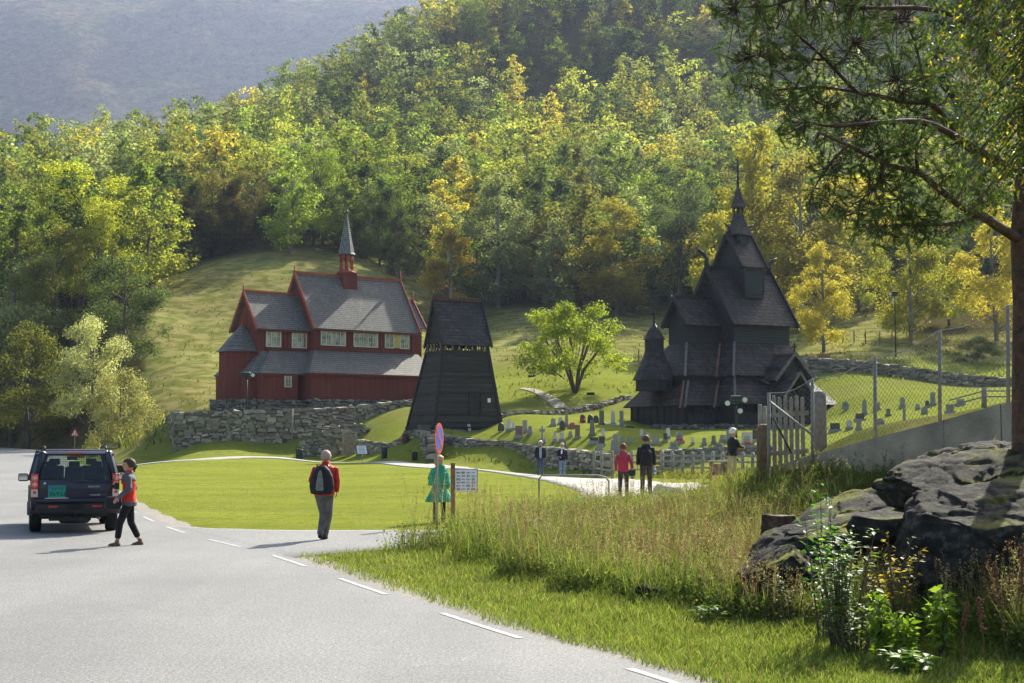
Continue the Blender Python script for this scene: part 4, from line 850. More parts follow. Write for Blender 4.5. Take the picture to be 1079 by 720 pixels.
# ================================================================ FENCES
def seg_pts(pts): return [on_px(px, d) for px, d in pts]
fp = [(626, 79.5), (634, 78), (645, 76.5)] + [(645 + 10.6 * k, 76 - k * 1.2) for k in range(1, 16)]
root = empty('wooden_fence', on_px(626, 79.5), 0, 'low grey wooden fence of round posts and thin rails along the churchyard front', 'fence'); o0 = root.location
top_y = lambda px: 475.5 + (px - 626) / 175 * 2
W = []
for px, d in fp:
    g = on_px(px, d); zt_ = P(px, top_y(px), d).z; mb = MB(); mb.tube([g - o0 - Vector((0, 0, .1)), Vector((g.x, g.y, zt_)) - o0, Vector((g.x, g.y, zt_ + .04)) - o0], [.085, .08, .03], 8); part('post', mb, M_WOODG, root); W.append((g, zt_))
for fr in (.86, .62, .36):
    mb = MB()
    for (a, za), (b_, zb) in zip(W[:-1], W[1:]): mb.bar(Vector((a.x, a.y + .08, a.z + (za - a.z) * fr)) - o0, Vector((b_.x, b_.y + .08, b_.z + (zb - b_.z) * fr)) - o0, .04, .085)
    part('rail', mb, M_WOODG, root)
g = on_px(686, 72); root = empty('wooden_gate', g, 0, 'orange-brown wooden gate panel behind the man in the black jacket', 'gate'); mb = MB()
for i in range(5): mb.box((0, 0, .25 + i * .26), (.9, .05, .2))
part('panel', mb, M_WOODB, root); mb = MB(); mb.box((-.5, 0, .7), (.1, .1, 1.5)); mb.box((.5, 0, .7), (.1, .1, 1.5)); part('post', mb, M_WOODG, root)
# concrete wall + wire mesh fence on the right bank
cwp = [(800, 28.2, 500), (811, 27.6, 494), (850, 26.6, 483), (900, 25.4, 469), (950, 24.4, 456), (1000, 23.5, 443), (1060, 22.6, 426), (1110, 22, 415)]
mb = MB(); Wc = [(on_px(px, d), P(px, ty, d).z) for px, d, ty in cwp]
for (a, za), (b_, zb) in zip(Wc[:-1], Wc[1:]):
    n = Vector((-(b_ - a).y, (b_ - a).x, 0)).normalized() * .12; lo = Vector((0, 0, -.6))
    A, Bq = [Vector((a.x, a.y, 0)), Vector((b_.x, b_.y, 0))]
    ga, gb = a.z - .6, b_.z - .6
    mb.add([A - n + Vector((0, 0, ga)), Bq - n + Vector((0, 0, gb)), Bq + n + Vector((0, 0, gb)), A + n + Vector((0, 0, ga)), A - n + Vector((0, 0, za)), Bq - n + Vector((0, 0, zb)), Bq + n + Vector((0, 0, zb)), A + n + Vector((0, 0, za))], [(0, 1, 5, 4), (2, 3, 7, 6), (4, 5, 6, 7)])
o = mb.build('concrete_wall', mat('beige_concrete', (.36, .315, .245), .9, c2=(.21, .185, .15), scale=1.8, detail=8, bump=.012, bscale=25)); tag(o, 'sloping cast concrete retaining wall below the wire fence', 'concrete wall')
root = empty('wire_fence', Wc[1][0], 0, 'rusty chain link fence on steel posts along the top of the concrete wall', 'fence'); o0 = root.location
fpost = [(810, 26.9, 497, 414), (856, 26.2, 487, 399), (922, 25.3, 462, 376), (990, 24.3, 440, 348), (1062, 23.4, 425, 322), (1125, 22.8, 412, 300)]
FW = [(P(px, b_, d), P(px, t_, d)) for px, d, b_, t_ in fpost]
for a, b_ in FW: mb = MB(); mb.tube([a - o0 - Vector((0, 0, .3)), b_ - o0], .032, 8); part('post', mb, M_STEEL, root)
mesh_ = MB()
for (a0, a1), (b0, b1) in zip(FW[:-1], FW[1:]):
    L = (b0 - a0).length; nx = int(L / .085); ny = 14
    for s in (1, -1):
        for k in range(-ny, nx + ny):
            u0, v0 = k / nx, 0. ; u1, v1 = (k + ny) / nx, 1.
            if s < 0: u0, u1 = u1, u0
            p, q = (u0, v0), (u1, v1); 
            def clip(p, q):
                t0, t1 = 0., 1.; du = q[0] - p[0]
                for lo_, sg in ((0., 1), (1., -1)):
                    den = du * sg; num = (lo_ - p[0]) * sg
                    if den > 0: t0 = max(t0, num / den)
                    elif den < 0: t1 = min(t1, num / den)
                return (t0, t1) if t1 - t0 > .02 else None
            c_ = clip(p, q)
            if not c_: continue
            pts = []
            for t_ in c_:
                u = p[0] + (q[0] - p[0]) * t_; v = p[1] + (q[1] - p[1]) * t_
                lo_, hi_ = a0.lerp(b0, u), a1.lerp(b1, u); sag = Vector((0, 0, -.10 * math.sin(math.pi * u) * v)); pts.append(lo_.lerp(hi_, v) + sag - o0)
            mesh_.tube(pts, .0032, 3, False, cap=False)
part('wire_mesh', mesh_, mat('rusty_wire', (.20, .19, .18), .6, metal=.4, var=.3), root)
mb = MB()
for (a0, a1), (b0, b1) in zip(FW[:-1], FW[1:]):
    pts = [a1.lerp(b1, u) + Vector((0, 0, -.10 * math.sin(math.pi * u))) - o0 for u in np.linspace(0, 1, 7)]; mb.tube(pts, .007, 4)
part('top_wire', mb, M_STEEL, root)
mb = MB(); mb.tube([FW[0][1] + (FW[0][0] - FW[0][1]) * .10 - o0, P(858, 460, 26.0) - o0], .02, 6); part('brace', mb, M_STEEL, root, 'bright diagonal steel brace')
mb = MB(); mb.tube([P(815, 440, 26.9) - o0, P(834, 478, 26.7) - o0], .018, 6); part('brace', mb, M_DARK, root, 'dark diagonal brace')
# picket gate behind the mesh
g = P(838, 492, 27.8); root = empty('picket_gate', g, 0, 'grey picket gate of upright boards behind the first wire fence post', 'gate')
for i, px in enumerate((816, 822, 828, 834, 840, 846)):
    b_, t_ = P(px, 500 - (px - 810) * .28, 27.8), P(px, 419 + (i % 2) * 1.5, 27.8); mb = MB(); mb.box(((b_ + t_) / 2 - g), (.075, .025, (t_ - b_).z)); mb.lathe([(.037, (t_.z - g.z)), (.02, t_.z - g.z + .04)], (b_.x - g.x, 0, 0), 6); part('picket', mb, M_WOODG, root)
for yy in (438, 478): a, b_ = P(812, yy, 27.86), P(852, yy - 3, 27.86); mb = MB(); mb.bar(a - g, b_ - g, .03, .09); part('rail', mb, M_WOODG, root)
def post(name, px, d, base, top, r_, m, label, square=False, cat='post'):
    a, b_ = P(px, base, d), P(px, top, d); mb = MB(); h = (b_ - a).z
    mb.tube([(0, 0, -.3), (0, 0, h - r_ * .6), (0, 0, h - r_ * .15), (0, 0, h)], [r_, r_ * .95, r_ * .75, r_ * .3], 4 if square else 12, not square)
    o = mb.build(name, m); o.location = a; return tag(o, label, cat)
post('gate_post', 864.5, 27.4, 487, 412, .135, mat('post_granite', (.24, .20, .175), .9, var=.25, scale=9, bump=.01, bscale=40), 'thick round-topped granite gate post right of the picket gate')
post('gate_post', 805, 27.6, 503, 447, .14, mat('old_timber', (.15, .10, .06), .9, var=.35, scale=8, bump=.01), 'thick brown timber post left of the picket gate')
for k, px in enumerate((801.5, 806.5)): post('fence_stake', px, 28.6, 500, 426 + k * 2, .045, M_WOODG, 'thin grey stake above the brown timber post, %s of two' % ('left', 'right')[k], cat='stake')
# handrail far right
root = empty('handrail', P(1026, 428, 26.2), 0, 'low steel rope rail with a short post beside the fence at right', 'railing'); o0 = root.location
mb = MB(); mb.tube([P(1037, 430, 26) - o0, P(1037, 409, 26) - o0], .05, 8); part('post', mb, M_STEEL, root)
mb = MB()
for dy in (0, 6): mb.tube([P(1000, 422 + dy, 26.5) - o0, P(1037, 412 + dy, 26) - o0, P(1060, 412 + dy, 25.9) - o0, P(1110, 404 + dy, 25.5) - o0], .014, 5)
part('rail', mb, M_STEEL, root)
# tubular barrier in the weeds
root = empty('tube_barrier', on_px(590, 40), 0, 'low bent galvanised tube barrier rising from the weeds beside the path', 'barrier'); o0 = root.location
mb = MB(); a = P(568, 501, 40); b_ = P(630, 501, 40); mb.tube([on_px(568, 40) - o0, a - o0 + Vector((0, 0, -.1)), a - o0 + Vector((.08, 0, 0)), b_ - o0, b_ - o0 + Vector((.22, 0, -.06)), P(640, 507, 40) - o0 + Vector((.04, 0, 0)), on_px(641.5, 40) - o0], .026, 8); part('tube', mb, M_STEEL, root)
# compost boards behind the upper wall, fences on the meadow
for px, c_, lb in ((852, M_WOODG, 'grey board bin panel under the yellow birch behind the upper wall, left one'), (868, M_WOODB, 'brown board bin panel under the yellow birch behind the upper wall, right one')):
    g = on_px(px, 124); root = empty('board_panel', g, 0, lb, 'board panel'); mb = MB()
    for k in range(6): mb.box((-.5 + k * .2, 0, .55), (.18, .05, 1.3))
    part('board', mb, c_, root)
for nm, pts, lb in (('wire_fence_posts', [(888, 140), (900, 139), (912, 138), (927, 137), (940, 136), (960, 135)], 'wooden post and wire fence on the meadow above the upper wall'), ('wire_fence_posts', [(545, 190), (560, 180), (592, 150), (673, 136), (690, 140)], 'thin wooden post fence across the brown meadow')):
    root = empty('meadow_fence', on_px(*pts[0]), 0, lb, 'fence'); o0 = root.location
    for q in pts: mb = MB(); g = on_px(*q) - o0; mb.box(g + Vector((0, 0, .55)), (.11, .11, 1.3)); part('post', mb, M_WOODB, root)
    mb = MB()
    for a, b_ in zip(pts[:-1], pts[1:]):
        for h in (.5, .95): mb.tube([on_px(*a) - o0 + Vector((0, 0, h)), on_px(*b_) - o0 + Vector((0, 0, h))], .012, 3)
    part('wire', mb, M_STEEL, root)
# ================================================================ LAMPS
M_LAMPG = mat('lamp_green', (.012, .022, .016), .5)
M_LENS = mat('lamp_lens', (.6, .6, .58), .15, spec=.7)
def flood_post(px, d, base, top, label, side=1, n=2):
    g = on_px(px, d); h = P(px, top, d).z - g.z; root = empty('lamp_post', g, 0, label, 'lamp post'); mb = MB(); mb.tube([(0, 0, -.2), (0, 0, h * .5), (0, 0, h)], [.075, .06, .05], 8); mb.lathe([(.12, 0), (.12, .1), (.07, .16)], (0, 0, 0), 8); part('pole', mb, M_LAMPG, root)
    mb = MB(); mb.box((0, 0, h - .08), (.5, .42, .2)); mb.box((0, 0, h - .28), (.4, .3, .14)); part('junction_box', mb, M_LAMPG, root)
    mb = MB(); mb.bar((-.5, 0, h - .3), (.5, 0, h - .3), .05); part('arm', mb, M_LAMPG, root)
    mb = MB(); mb.box((0, 0, h + .04), (.46, .38, .03)); part('cap', mb, M_WHITE, root, 'white top of the junction box')
    for k, (dx, dz) in enumerate(((.45 * side, -.18), (.2 * side, -.75), (-.45 * side, -.35))[:n]):
        mb = MB(); mb.tube([(dx, .12, h + dz), (dx, 0, h + dz), (dx, -.14, h + dz)], [.09, .15, .16], 10); sp_ = part('spotlight', mb, M_LAMPG, root); mb = MB(); mb.tube([(dx, -.142, h + dz), (dx, -.16, h + dz)], [.14, .13], 10); part('lens', mb, M_LENS, sp_)
flood_post(776, 74, 478, 418, 'dark green floodlight post beside the man in black', 1, 3)
flood_post(259.5, 104.5, 433, 393, 'dark lamp post against the red church wall', 1, 1)
flood_post(944, 130, 378, 308, 'tall black lamp post on the meadow above the upper wall', -1, 2)
g = P(308, 452, 101.2); mb = MB(); mb.tube([(0, 0, -1), (0, 0, P(308, 430.5, 101.2).z - g.z)], .05, 8); o = mb.build('steel_pole', M_STEEL); o.location = g; tag(o, 'thin bare steel pole in front of the tall retaining wall', 'pole')
# ================================================================ BINS, NOTICES, SIGNS
def bin_(px, d, wp, hp, m, label, lid=True):
    g = on_px(px, d); k = d / F; w_, h = wp * k, hp * k; root = empty('litter_bin', g, 0, label, 'litter bin', 'litter bins by the path'); mb = MB(); mb.lathe([(w_ * .42, 0), (w_ * .48, h * .05), (w_ * .5, h * .8), (w_ * .47, h * .84)], (0, 0, 0), 14)
    part('bin_body', mb, m, root); mb = MB()
    if lid: mb.tube([(-w_ * .45, 0, h * .8), (-w_ * .45, 0, h * .96), (-w_ * .3, 0, h), (w_ * .3, 0, h), (w_ * .45, 0, h * .96), (w_ * .45, 0, h * .8)], w_ * .06, 6); part('hood', mb, m, root)
    else: mb.lathe([(w_ * .52, h * .84), (w_ * .5, h * .93), (w_ * .2, h)], (0, 0, 0), 14); part('lid', mb, m, root)
M_BIN = mat('bin_green', (.012, .03, .028), .5)
bin_(315.5, 97.5, 8, 13, M_BIN, 'dark green litter bin at the left end of the low wall'); bin_(405, 93.5, 6.5, 14, M_BIN, 'dark litter bin with a hoop hood right of the white notice'); bin_(437, 91.5, 6, 9, mat('bin_black', (.015, .015, .015), .5), 'small black bin at the fork of the path', False)
bin_(427, 95, 7, 10, mat('rust_brown', (.10, .045, .03), .9, var=.3), 'rusty brown barrel on the grass below the bell tower', False)
g = on_px(381.5, 92.5); root = empty('notice_stand', g, 0, 'tilted white notice board on a thin post by the path', 'notice'); mb = MB(); mb.tube([(0, 0, -.1), (0, 0, .75)], .025, 6); part('post', mb, M_STEEL, root)
mb = MB(); mb.slab([(-.28, -.12, .62), (.34, -.12, .62), (.22, .2, 1.12), (-.40, .2, 1.12)], (0, .03, -.02)); part('panel', mb, M_WHITE, root); mb = MB()
for k in range(5): mb.slab([(-.22 - k * .022, -.125 + k * .06, .70 + k * .085), (.22 - k * .022, -.125 + k * .06, .70 + k * .085), (.22 - k * .022, -.11 + k * .06, .715 + k * .085), (-.22 - k * .022, -.11 + k * .06, .715 + k * .085)], (0, -.003, .003))
part('print', mb, M_INSC, root)
# no stopping sign: blue disc, red rim and red diagonal, seen almost edge on
g = on_px(460, 33); root = empty('no_stopping_sign', g, R(77), 'red rimmed blue no stopping disc turned sideways on a grey post', 'road sign')
zc = P(460, 462, 33).z - g.z; mb = MB(); mb.tube([(0, 0, -.3), (0, 0, zc + .3)], .034, 8); part('post', mb, M_STEEL, root)
Rr = .355; mb = MB(); mb.tube([(0, -.05, zc), (0, -.062, zc)], [Rr, Rr], 32, False); dsk = part('sign_face', mb, mat('sign_red', (.55, .07, .03), .5), root)
mb = MB(); mb.tube([(0, -.063, zc), (0, -.066, zc)], [Rr * .79, Rr * .79], 32, False); part('sign_field', mb, mat('sign_blue', (.03, .10, .42), .5), dsk)
mb = MB(); mb.bar((-Rr * .62, -.069, zc + Rr * .62), (Rr * .62, -.069, zc - Rr * .62), .004, .07); part('sign_bar', mb, mat('sign_red2', (.55, .07, .03), .5), dsk)
mb = MB(); mb.box((0, -.038, zc + .15), (.12, .03, .04)); mb.box((0, -.038, zc - .15), (.12, .03, .04)); part('clamp', mb, M_STEEL, root)
# info board with white sheet
g = on_px(477, 31.5); root = empty('information_board', g, R(8), 'white printed information sheet hung on a brown wooden post', 'information board')
zt_ = P(477, 488, 31.5).z - g.z; mb = MB(); mb.box((0, 0, zt_ / 2 - .1), (.09, .09, zt_ + .2)); part('post', mb, M_WOODB, root)
z0_, z1_ = P(480, 518, 31.5).z - g.z, P(480, 495, 31.5).z - g.z; mb = MB(); mb.box((.29, -.01, (z0_ + z1_) / 2), (.48, .02, z1_ - z0_)); part('panel', mb, M_WHITE, root)
mb = MB()
for r_ in range(6):
    for c_ in range(4): mb.box((.12 + c_ * .11, -.022, z0_ + .05 + r_ * .072), (.07 + .02 * ((r_ + c_) % 2), .003, .03 if (r_ + c_) % 3 else .05))
part('print', mb, mat('print_grey', (.25, .26, .3), .7, var=.4), root); mb = MB(); mb.box((.54, 0, (z0_ + z1_) / 2), (.02, .03, z1_ - z0_ + .04)); mb.box((.29, 0, z1_ + .01), (.5, .03, .02)); part('frame', mb, M_WOODG, root)
# small info box with pinkish picture panel by the fence
g = on_px(757, 50); root = empty('display_box', g, 0, 'brown display box with a flat top and pink panel in the weeds before the fence', 'display box'); k = 50 / F
mb = MB(); z1_ = P(757, 487, 50).z - g.z; mb.box((-.26, 0, z1_ / 2), (.08, .3, z1_)); part('leg', mb, M_WOODB, root); mb = MB(); mb.box((.26, 0, z1_ / 2), (.08, .3, z1_)); part('leg', mb, M_WOODB, root); mb = MB(); mb.box((0, 0, z1_ + .02), (.66, .42, .04)); part('top', mb, M_WOODG, root)
mb = MB(); mb.box((0, -.05, z1_ * .6), (.44, .04, z1_ * .6)); part('panel', mb, mat('pink_panel', (.33, .20, .19), .7, c2=(.12, .06, .05), scale=7), root)
# warning sign far left: red triangle, children crossing pictogram
g = on_px(78.5, 118); root = empty('warning_sign', g, 0, 'red and white triangular warning sign on a thin post at the road bend', 'road sign'); k = 118 / F
zb_, zt_ = P(78, 460, 118).z - g.z, P(78, 451.5, 118).z - g.z; hw = 4.6 * k
mb = MB(); mb.tube([(0, 0, -.2), (0, 0, zt_ - .1)], .04, 8); part('post', mb, M_STEEL, root)
def tri(y, s, m, nm, par): cz = zb_ + (zt_ - zb_) * .36; mb = MB(); mb.slab([(-hw * s, y, cz + (zb_ - cz) * s), (hw * s, y, cz + (zb_ - cz) * s), (0, y, cz + (zt_ - cz) * s)], (0, -.015, 0)); return part(nm, mb, m, par)
fo = tri(-.05, 1., mat('sign_red3', (.5, .03, .03), .5), 'sign_face', root); tri(-.066, .62, M_WHITE, 'sign_field', fo)
mb = MB(); cz = zb_ + .22
for dx in (-.06, .07): mb.box((dx, -.09, cz), (.04, .01, .14)); mb.ball((dx, -.09, cz + .1), .026, 4); mb.bar((dx, -.09, cz - .06), (dx - .05, -.09, cz - .14), .02); mb.bar((dx, -.09, cz - .06), (dx + .04, -.09, cz - .14), .02)
part('pictogram', mb, M_DARK, fo)
# ================================================================ ROCKS
def rockmat(name, base, pale, moss):
    m, t, b = newmat(name); tc = t.nodes.new('ShaderNodeTexCoord').outputs['Object']; ge = t.nodes.new('ShaderNodeNewGeometry')
    n1 = rng(t, noise(t, tc, 2.2, 8, .65), .35, .65); n2 = rng(t, noise(t, tc, 9, 6, .7), .52, .62); n3 = rng(t, noise(t, tc, .9, 5, .6), .46, .56)
    n4 = rng(t, noise(t, tc, 1.2, 6, .6, (1, .4, 5)), .42, .58)
    c = mixc(t, n1, base, pale); c = mixc(t, rng(t, n4, 0, 1, 0, .55), c, tuple(x * .35 for x in base)); c = mixc(t, rng(t, n2, 0, 1, 0, .5), c, (.12, .12, .105))
    s = t.nodes.new('ShaderNodeSeparateXYZ'); t.links.new(ge.outputs['Normal'], s.inputs[0]); up = rng(t, s.outputs[2], .55, .85)
    mu = node(t, 'ShaderNodeMath', operation='MULTIPLY'); t.links.new(up, mu.inputs[0]); t.links.new(n3, mu.inputs[1]); mm = rng(t, mu.outputs[0], 0, 1, 0, moss)
    c = mixc(t, mm, c, mixc(t, n1, (.09, .11, .015), (.20, .19, .03)))
    t.links.new(c, b.inputs['Base Color']); b.inputs['Roughness'].default_value = .9; b.inputs['Specular IOR Level'].default_value = .12
    bp = node(t, 'ShaderNodeBump', i_Strength=1., i_Distance=.07); t.links.new(noise(t, tc, 4, 12, .75), bp.inputs['Height']); t.links.new(bp.outputs[0], b.inputs['Normal'])
    return m
M_ROCK = rockmat('rock', (.028, .026, .024), (.055, .052, .047), .6); M_ROCKM = rockmat('mossy_rock', (.028, .026, .024), (.052, .049, .044), 1.)
def rock(name, loc, size, cuts, seed, m, label, cat='rock', rz=0., rough=.06, sub=5, tilt=(0, 0)):
    """angular rock: a sphere cut by planes, then roughened along strata"""
    r = random.Random(seed); bm = bmesh.new(); bmesh.ops.create_icosphere(bm, subdivisions=sub, radius=1); pl = []
    for k in range(cuts): n = Vector((r.gauss(0, 1), r.gauss(0, 1), r.gauss(0, .8))).normalized(); pl.append((n, r.uniform(.55, .85)))
    pl.append((Vector((r.uniform(-.2, .2), -.25, 1)).normalized(), .55))
    from mathutils import noise as mn
    M = Euler((tilt[0], tilt[1], rz)).to_matrix()
    for v in bm.verts:
        p = v.co.copy()
        for _ in range(2):
            for n, dd in pl:
                q = p.dot(n)
                if q > dd: p -= n * (q - dd) * .96
        o_ = Vector((seed * 3.1, 0, 0)); q = p * 1.6 + o_
        vd = mn.voronoi(p * 2.3 + o_ + Vector((0, 0, p.z * 1.5)))[0]; vd2 = mn.voronoi(p * 6.1 + o_)[0]
        f = mn.fractal(q, .9, 2.1, 5) * rough * .8 - max(0, .13 - (vd[1] - vd[0])) * rough * 5 - max(0, .10 - (vd2[1] - vd2[0])) * rough * 2 + mn.cell(p * 2.3 + o_) * rough * .5 - (1 if abs(math.sin(p.z * 7 + p.x * 2.5 + mn.noise(p * 2) * 2)) < .12 else 0) * rough * .45
        p += p.normalized() * f
        v.co = M @ Vector((p.x * size[0], p.y * size[1], p.z * size[2]))
    me = bpy.data.meshes.new(name); bm.to_mesh(me); bm.free(); me.polygons.foreach_set('use_smooth', [True] * len(me.polygons)); o = link(name, me, None, [m]); o.location = loc
    return tag(o, label, cat)
rock('boulder', P(1085, 560, 14.2) + Vector((.35, .7, -.35)), (1.5, 1.4, 1.22), 9, 3, M_ROCK, 'large dark grey boulder with a steep broken face at the right edge', rz=.3, rough=.05, sub=6)
rock('rock_outcrop', P(990, 515, 17) + Vector((.3, .9, -.38)), (2.2, 1.5, .75), 8, 8, M_ROCKM, 'long mossy rock slab sloping down to the left below the concrete wall', rz=.15, rough=.09, sub=6, tilt=(.1, -.33))
rock('rock_outcrop', P(1040, 500, 16) + Vector((.2, .5, -.3)), (1.6, 1.2, .7), 8, 12, M_ROCK, 'fractured grey rock shelf under the pine roots', rz=.5, rough=.09, sub=6, tilt=(.05, -.2))
rock('rock_outcrop', P(1035, 478, 18) + Vector((0, .3, -.15)), (.75, .6, .45), 8, 21, M_ROCK, 'dark knobbly rock left of the pine trunk base', rough=.12, sub=5)
rock('rock_outcrop', P(880, 555, 16.5) + Vector((.1, .6, -.25)), (1.05, .8, .5), 7, 31, M_ROCKM, 'low mossy rock behind the green leafy bush', rough=.08, sub=5, tilt=(0, -.3))
rock('boulder', P(822, 598, 16) + Vector((.0, .25, -.08)), (.55, .45, .38), 7, 5, M_ROCKM, 'moss-capped grey boulder left of the leafy bush', rough=.07, sub=5, tilt=(0, -.45))
rock('stone', on_px(690, 17.5) + Vector((0, 0, .12)), (.24, .18, .12), 6, 15, M_ROCK, 'small grey stone lying among the weeds of the bank', cat='stone', sub=4)
rock('stone', P(935, 555, 15.3), (.45, .35, .22), 6, 25, M_ROCK, 'grey rock behind the yellow leaved sapling', sub=4)
g = on_px(124, 72); rock('boulder', g + Vector((0, 0, .25)), (1.0, .7, .52), 7, 41, M_ROCK, 'dark boulder at the corner of the lawn beside the car', sub=4)
g = on_px(703, 41); rock('boulder', g + Vector((0, 0, .12)), (.5, .4, .3), 7, 44, mat('pale_boulder', (.42, .38, .34), .9, var=.25, scale=5, bump=.02), 'pale rounded boulder behind the weeds near the path end', sub=4)
for k, (px, d, s) in ((1, (560, 126, .45)), (2, (698, 120, .8)), (3, (622, 113, .4))):
    g = on_px(px, d); rock('stone', g + Vector((0, 0, .05)), (s, s * .7, s * .55), 6, 60 + k, M_ROCK, ('dark flat rock beside the meadow track', 'small rock beside the meadow track', 'mossy rock on the bright slope by the black church', 'pale stone at the foot of the round meadow tree')[k], cat='stone', sub=3)
# rotten stump in the bank
g = P(822, 562, 19.5); mb = MB(); n = 18; rr = [.34 + .08 * math.sin(k * 2.1) + rnd.uniform(-.03, .03) for k in range(n)]
ring = lambda z, s: [(rr[k] * s * math.cos(2 * math.pi * k / n) + (.03 * math.sin(k * 5)), rr[k] * s * math.sin(2 * math.pi * k / n), z + rnd.uniform(-.02, .02)) for k in range(n)]
R0, R1, R2 = ring(-.5, 1.45), ring(.0, 1.05), ring(.36, 1.0); vs = R0 + R1 + R2
mb.add(vs, [(i * n + k, i * n + (k + 1) % n, (i + 1) * n + (k + 1) % n, (i + 1) * n + k) for i in range(2) for k in range(n)] + [[2 * n + k for k in range(n)]], smooth=False)
o = mb.build('tree_stump', mat('rotten_wood', (.12, .075, .05), .9, c2=(.04, .03, .025), scale=8, bump=.04, bscale=18)); o.location = g; o.scale = (.68, .68, .68); tag(o, 'broken reddish brown tree stump in the grassy bank left of the rocks', 'tree stump')
# ================================================================ VEGETATION
rs = np.random.RandomState(11)
def leafmat(name, trans=.6, rough=.8, obj=True, spec=.06, gloss=.0, tint=(1.5, 1.5, .75)):
    m = bpy.data.materials.new(name); m.use_nodes = True; t = m.node_tree; b = t.nodes['Principled BSDF']; out = t.nodes['Material Output']
    at = node(t, 'ShaderNodeVertexColor', layer_name='Col'); c = at.outputs[0]
    if obj:
        oi = t.nodes.new('ShaderNodeObjectInfo'); c = mixc(t, 1., c, oi.outputs['Color'], 'MULTIPLY')
    t.links.new(c, b.inputs['Base Color']); b.inputs['Roughness'].default_value = rough; b.inputs['Specular IOR Level'].default_value = spec
    tr = t.nodes.new('ShaderNodeBsdfTranslucent'); c2 = mixc(t, 1., c, tint, 'MULTIPLY'); t.links.new(c2, tr.inputs[0])
    ms = t.nodes.new('ShaderNodeMixShader'); ms.inputs[0].default_value = trans; t.links.new(b.outputs[0], ms.inputs[1]); t.links.new(tr.outputs[0], ms.inputs[2]); t.links.new(ms.outputs[0], out.inputs[0])
    return m
M_LEAF = leafmat('leaves'); M_BLADE = leafmat('grass_blades', .45, obj=False, spec=.05, tint=(1.15, 1.2, .6)); M_NEEDLE = leafmat('pine_needles', .35, obj=False, tint=(1.2, 1.3, .6)); M_BLEAF = leafmat('near_leaves', .5, .5, obj=False, spec=.22)
M_BARK = mat('bark', (.09, .075, .06), .9, var=.4, scale=6, bump=.02); M_BIRCH = mat('birch_bark', (.30, .29, .26), .8, c2=(.07, .065, .06), scale=3, detail=2)
M_PBARK = mat('pine_bark', (.13, .068, .042), .9, c2=(.05, .038, .03), scale=9, bump=.03, bscale=25)
def rot_quads(C, size, nrm_bias, asp=.7, nz=.75):
    """one quad per centre, roughly facing nrm_bias plus noise"""
    n = len(C); N = nrm_bias + rs.normal(0, nz, (n, 3)); N /= np.linalg.norm(N, axis=1)[:, None] + 1e-9
    A = np.cross(N, rs.normal(0, 1, (n, 3))); A /= np.linalg.norm(A, axis=1)[:, None] + 1e-9; Bv = np.cross(N, A)
    s = size * rs.uniform(.6, 1.3, (n, 1)); A = A * s; Bv = Bv * s * asp
    V = np.stack([C - A, C - Bv * .9, C + A, C + Bv * .9], 1).reshape(-1, 3)
    return V, np.arange(4 * n).reshape(-1, 4)
def crown(kind, nleaf, size, seed):
    """leaf cloud of unit height: returns V,Q,colour multipliers"""
    global rs; rs = np.random.RandomState(seed); blobs = []
    K = {'birch': 46, 'round': 44, 'tall': 54, 'spruce': 40, 'pine': 26, 'bush': 30, 'umbrella': 60}[kind]
    for i in range(K):
        u = (i + rs.uniform()) / K
        if kind == 'birch': z = .12 + .84 * u; r = .24 * (math.sin(math.pi * min(1, (u * .88 + .12)) ** .9) ** .8) + .01; br = .085 * (1.1 - .55 * u)
        elif kind == 'tall': z = .10 + .86 * u; r = .17 * (math.sin(math.pi * (u * .85 + .12)) ** .6); br = .075 * (1.1 - .5 * u)
        elif kind == 'spruce': z = .06 + .92 * u; r = .19 * (1 - u) ** .9; br = .06 * (1.15 - u)
        elif kind == 'pine': z = .42 + .55 * u; r = .20 * math.sin(math.pi * (u * .8 + .2)) ** .5; br = .075
        elif kind == 'umbrella': z = .24 + .70 * u; r = .58 * math.sin(math.pi * (u * .62 + .30)) ** .7; br = .11
        elif kind == 'bush': z = .12 + .78 * u; r = .42 * math.sin(math.pi * (u * .75 + .2)) ** .5; br = .13
        else: z = .14 + .80 * u; r = .33 * math.sin(math.pi * (u * .82 + .12)) ** .6; br = .10 * (1.15 - .4 * u)
        a = rs.uniform(0, 2 * math.pi); q = r * rs.uniform(.35, 1.08)
        blobs.append((q * math.cos(a), q * math.sin(a), z + rs.uniform(-.03, .03), br * rs.uniform(.75, 1.45)))
    bl = np.array(blobs); pr = bl[:, 3] ** 2; pr /= pr.sum(); k = rs.choice(K, nleaf, p=pr)
    D = rs.normal(0, 1, (nleaf, 3)); D /= np.linalg.norm(D, axis=1)[:, None]
    rad = bl[k, 3] * (rs.uniform(0, 1, nleaf) ** .55); flat = np.array([1, 1, .75])
    if kind == 'spruce': flat = np.array([1.3, 1.3, .5])
    C = bl[k, :3] + D * rad[:, None] * flat
    if kind in ('birch', 'tall'): C[:, 2] -= np.abs(rs.normal(0, .012, nleaf))
    C[:, 2] = np.clip(C[:, 2], .02, 1.0)
    bt = rs.uniform(.82, 1.18, (K, 1)); lv = rs.uniform(.88, 1.13, (nleaf, 1)); col = np.concatenate([bt[k] * lv * rs.uniform(.9, 1.12, (nleaf, 1)), bt[k] * lv, bt[k] * lv * rs.uniform(.7, 1.2, (nleaf, 1))], 1)
    V, Q = rot_quads(C, size, D * .9 + np.array([0, 0, .35]), nz=.42)
    return V, Q, np.repeat(col, 4, 0), bl
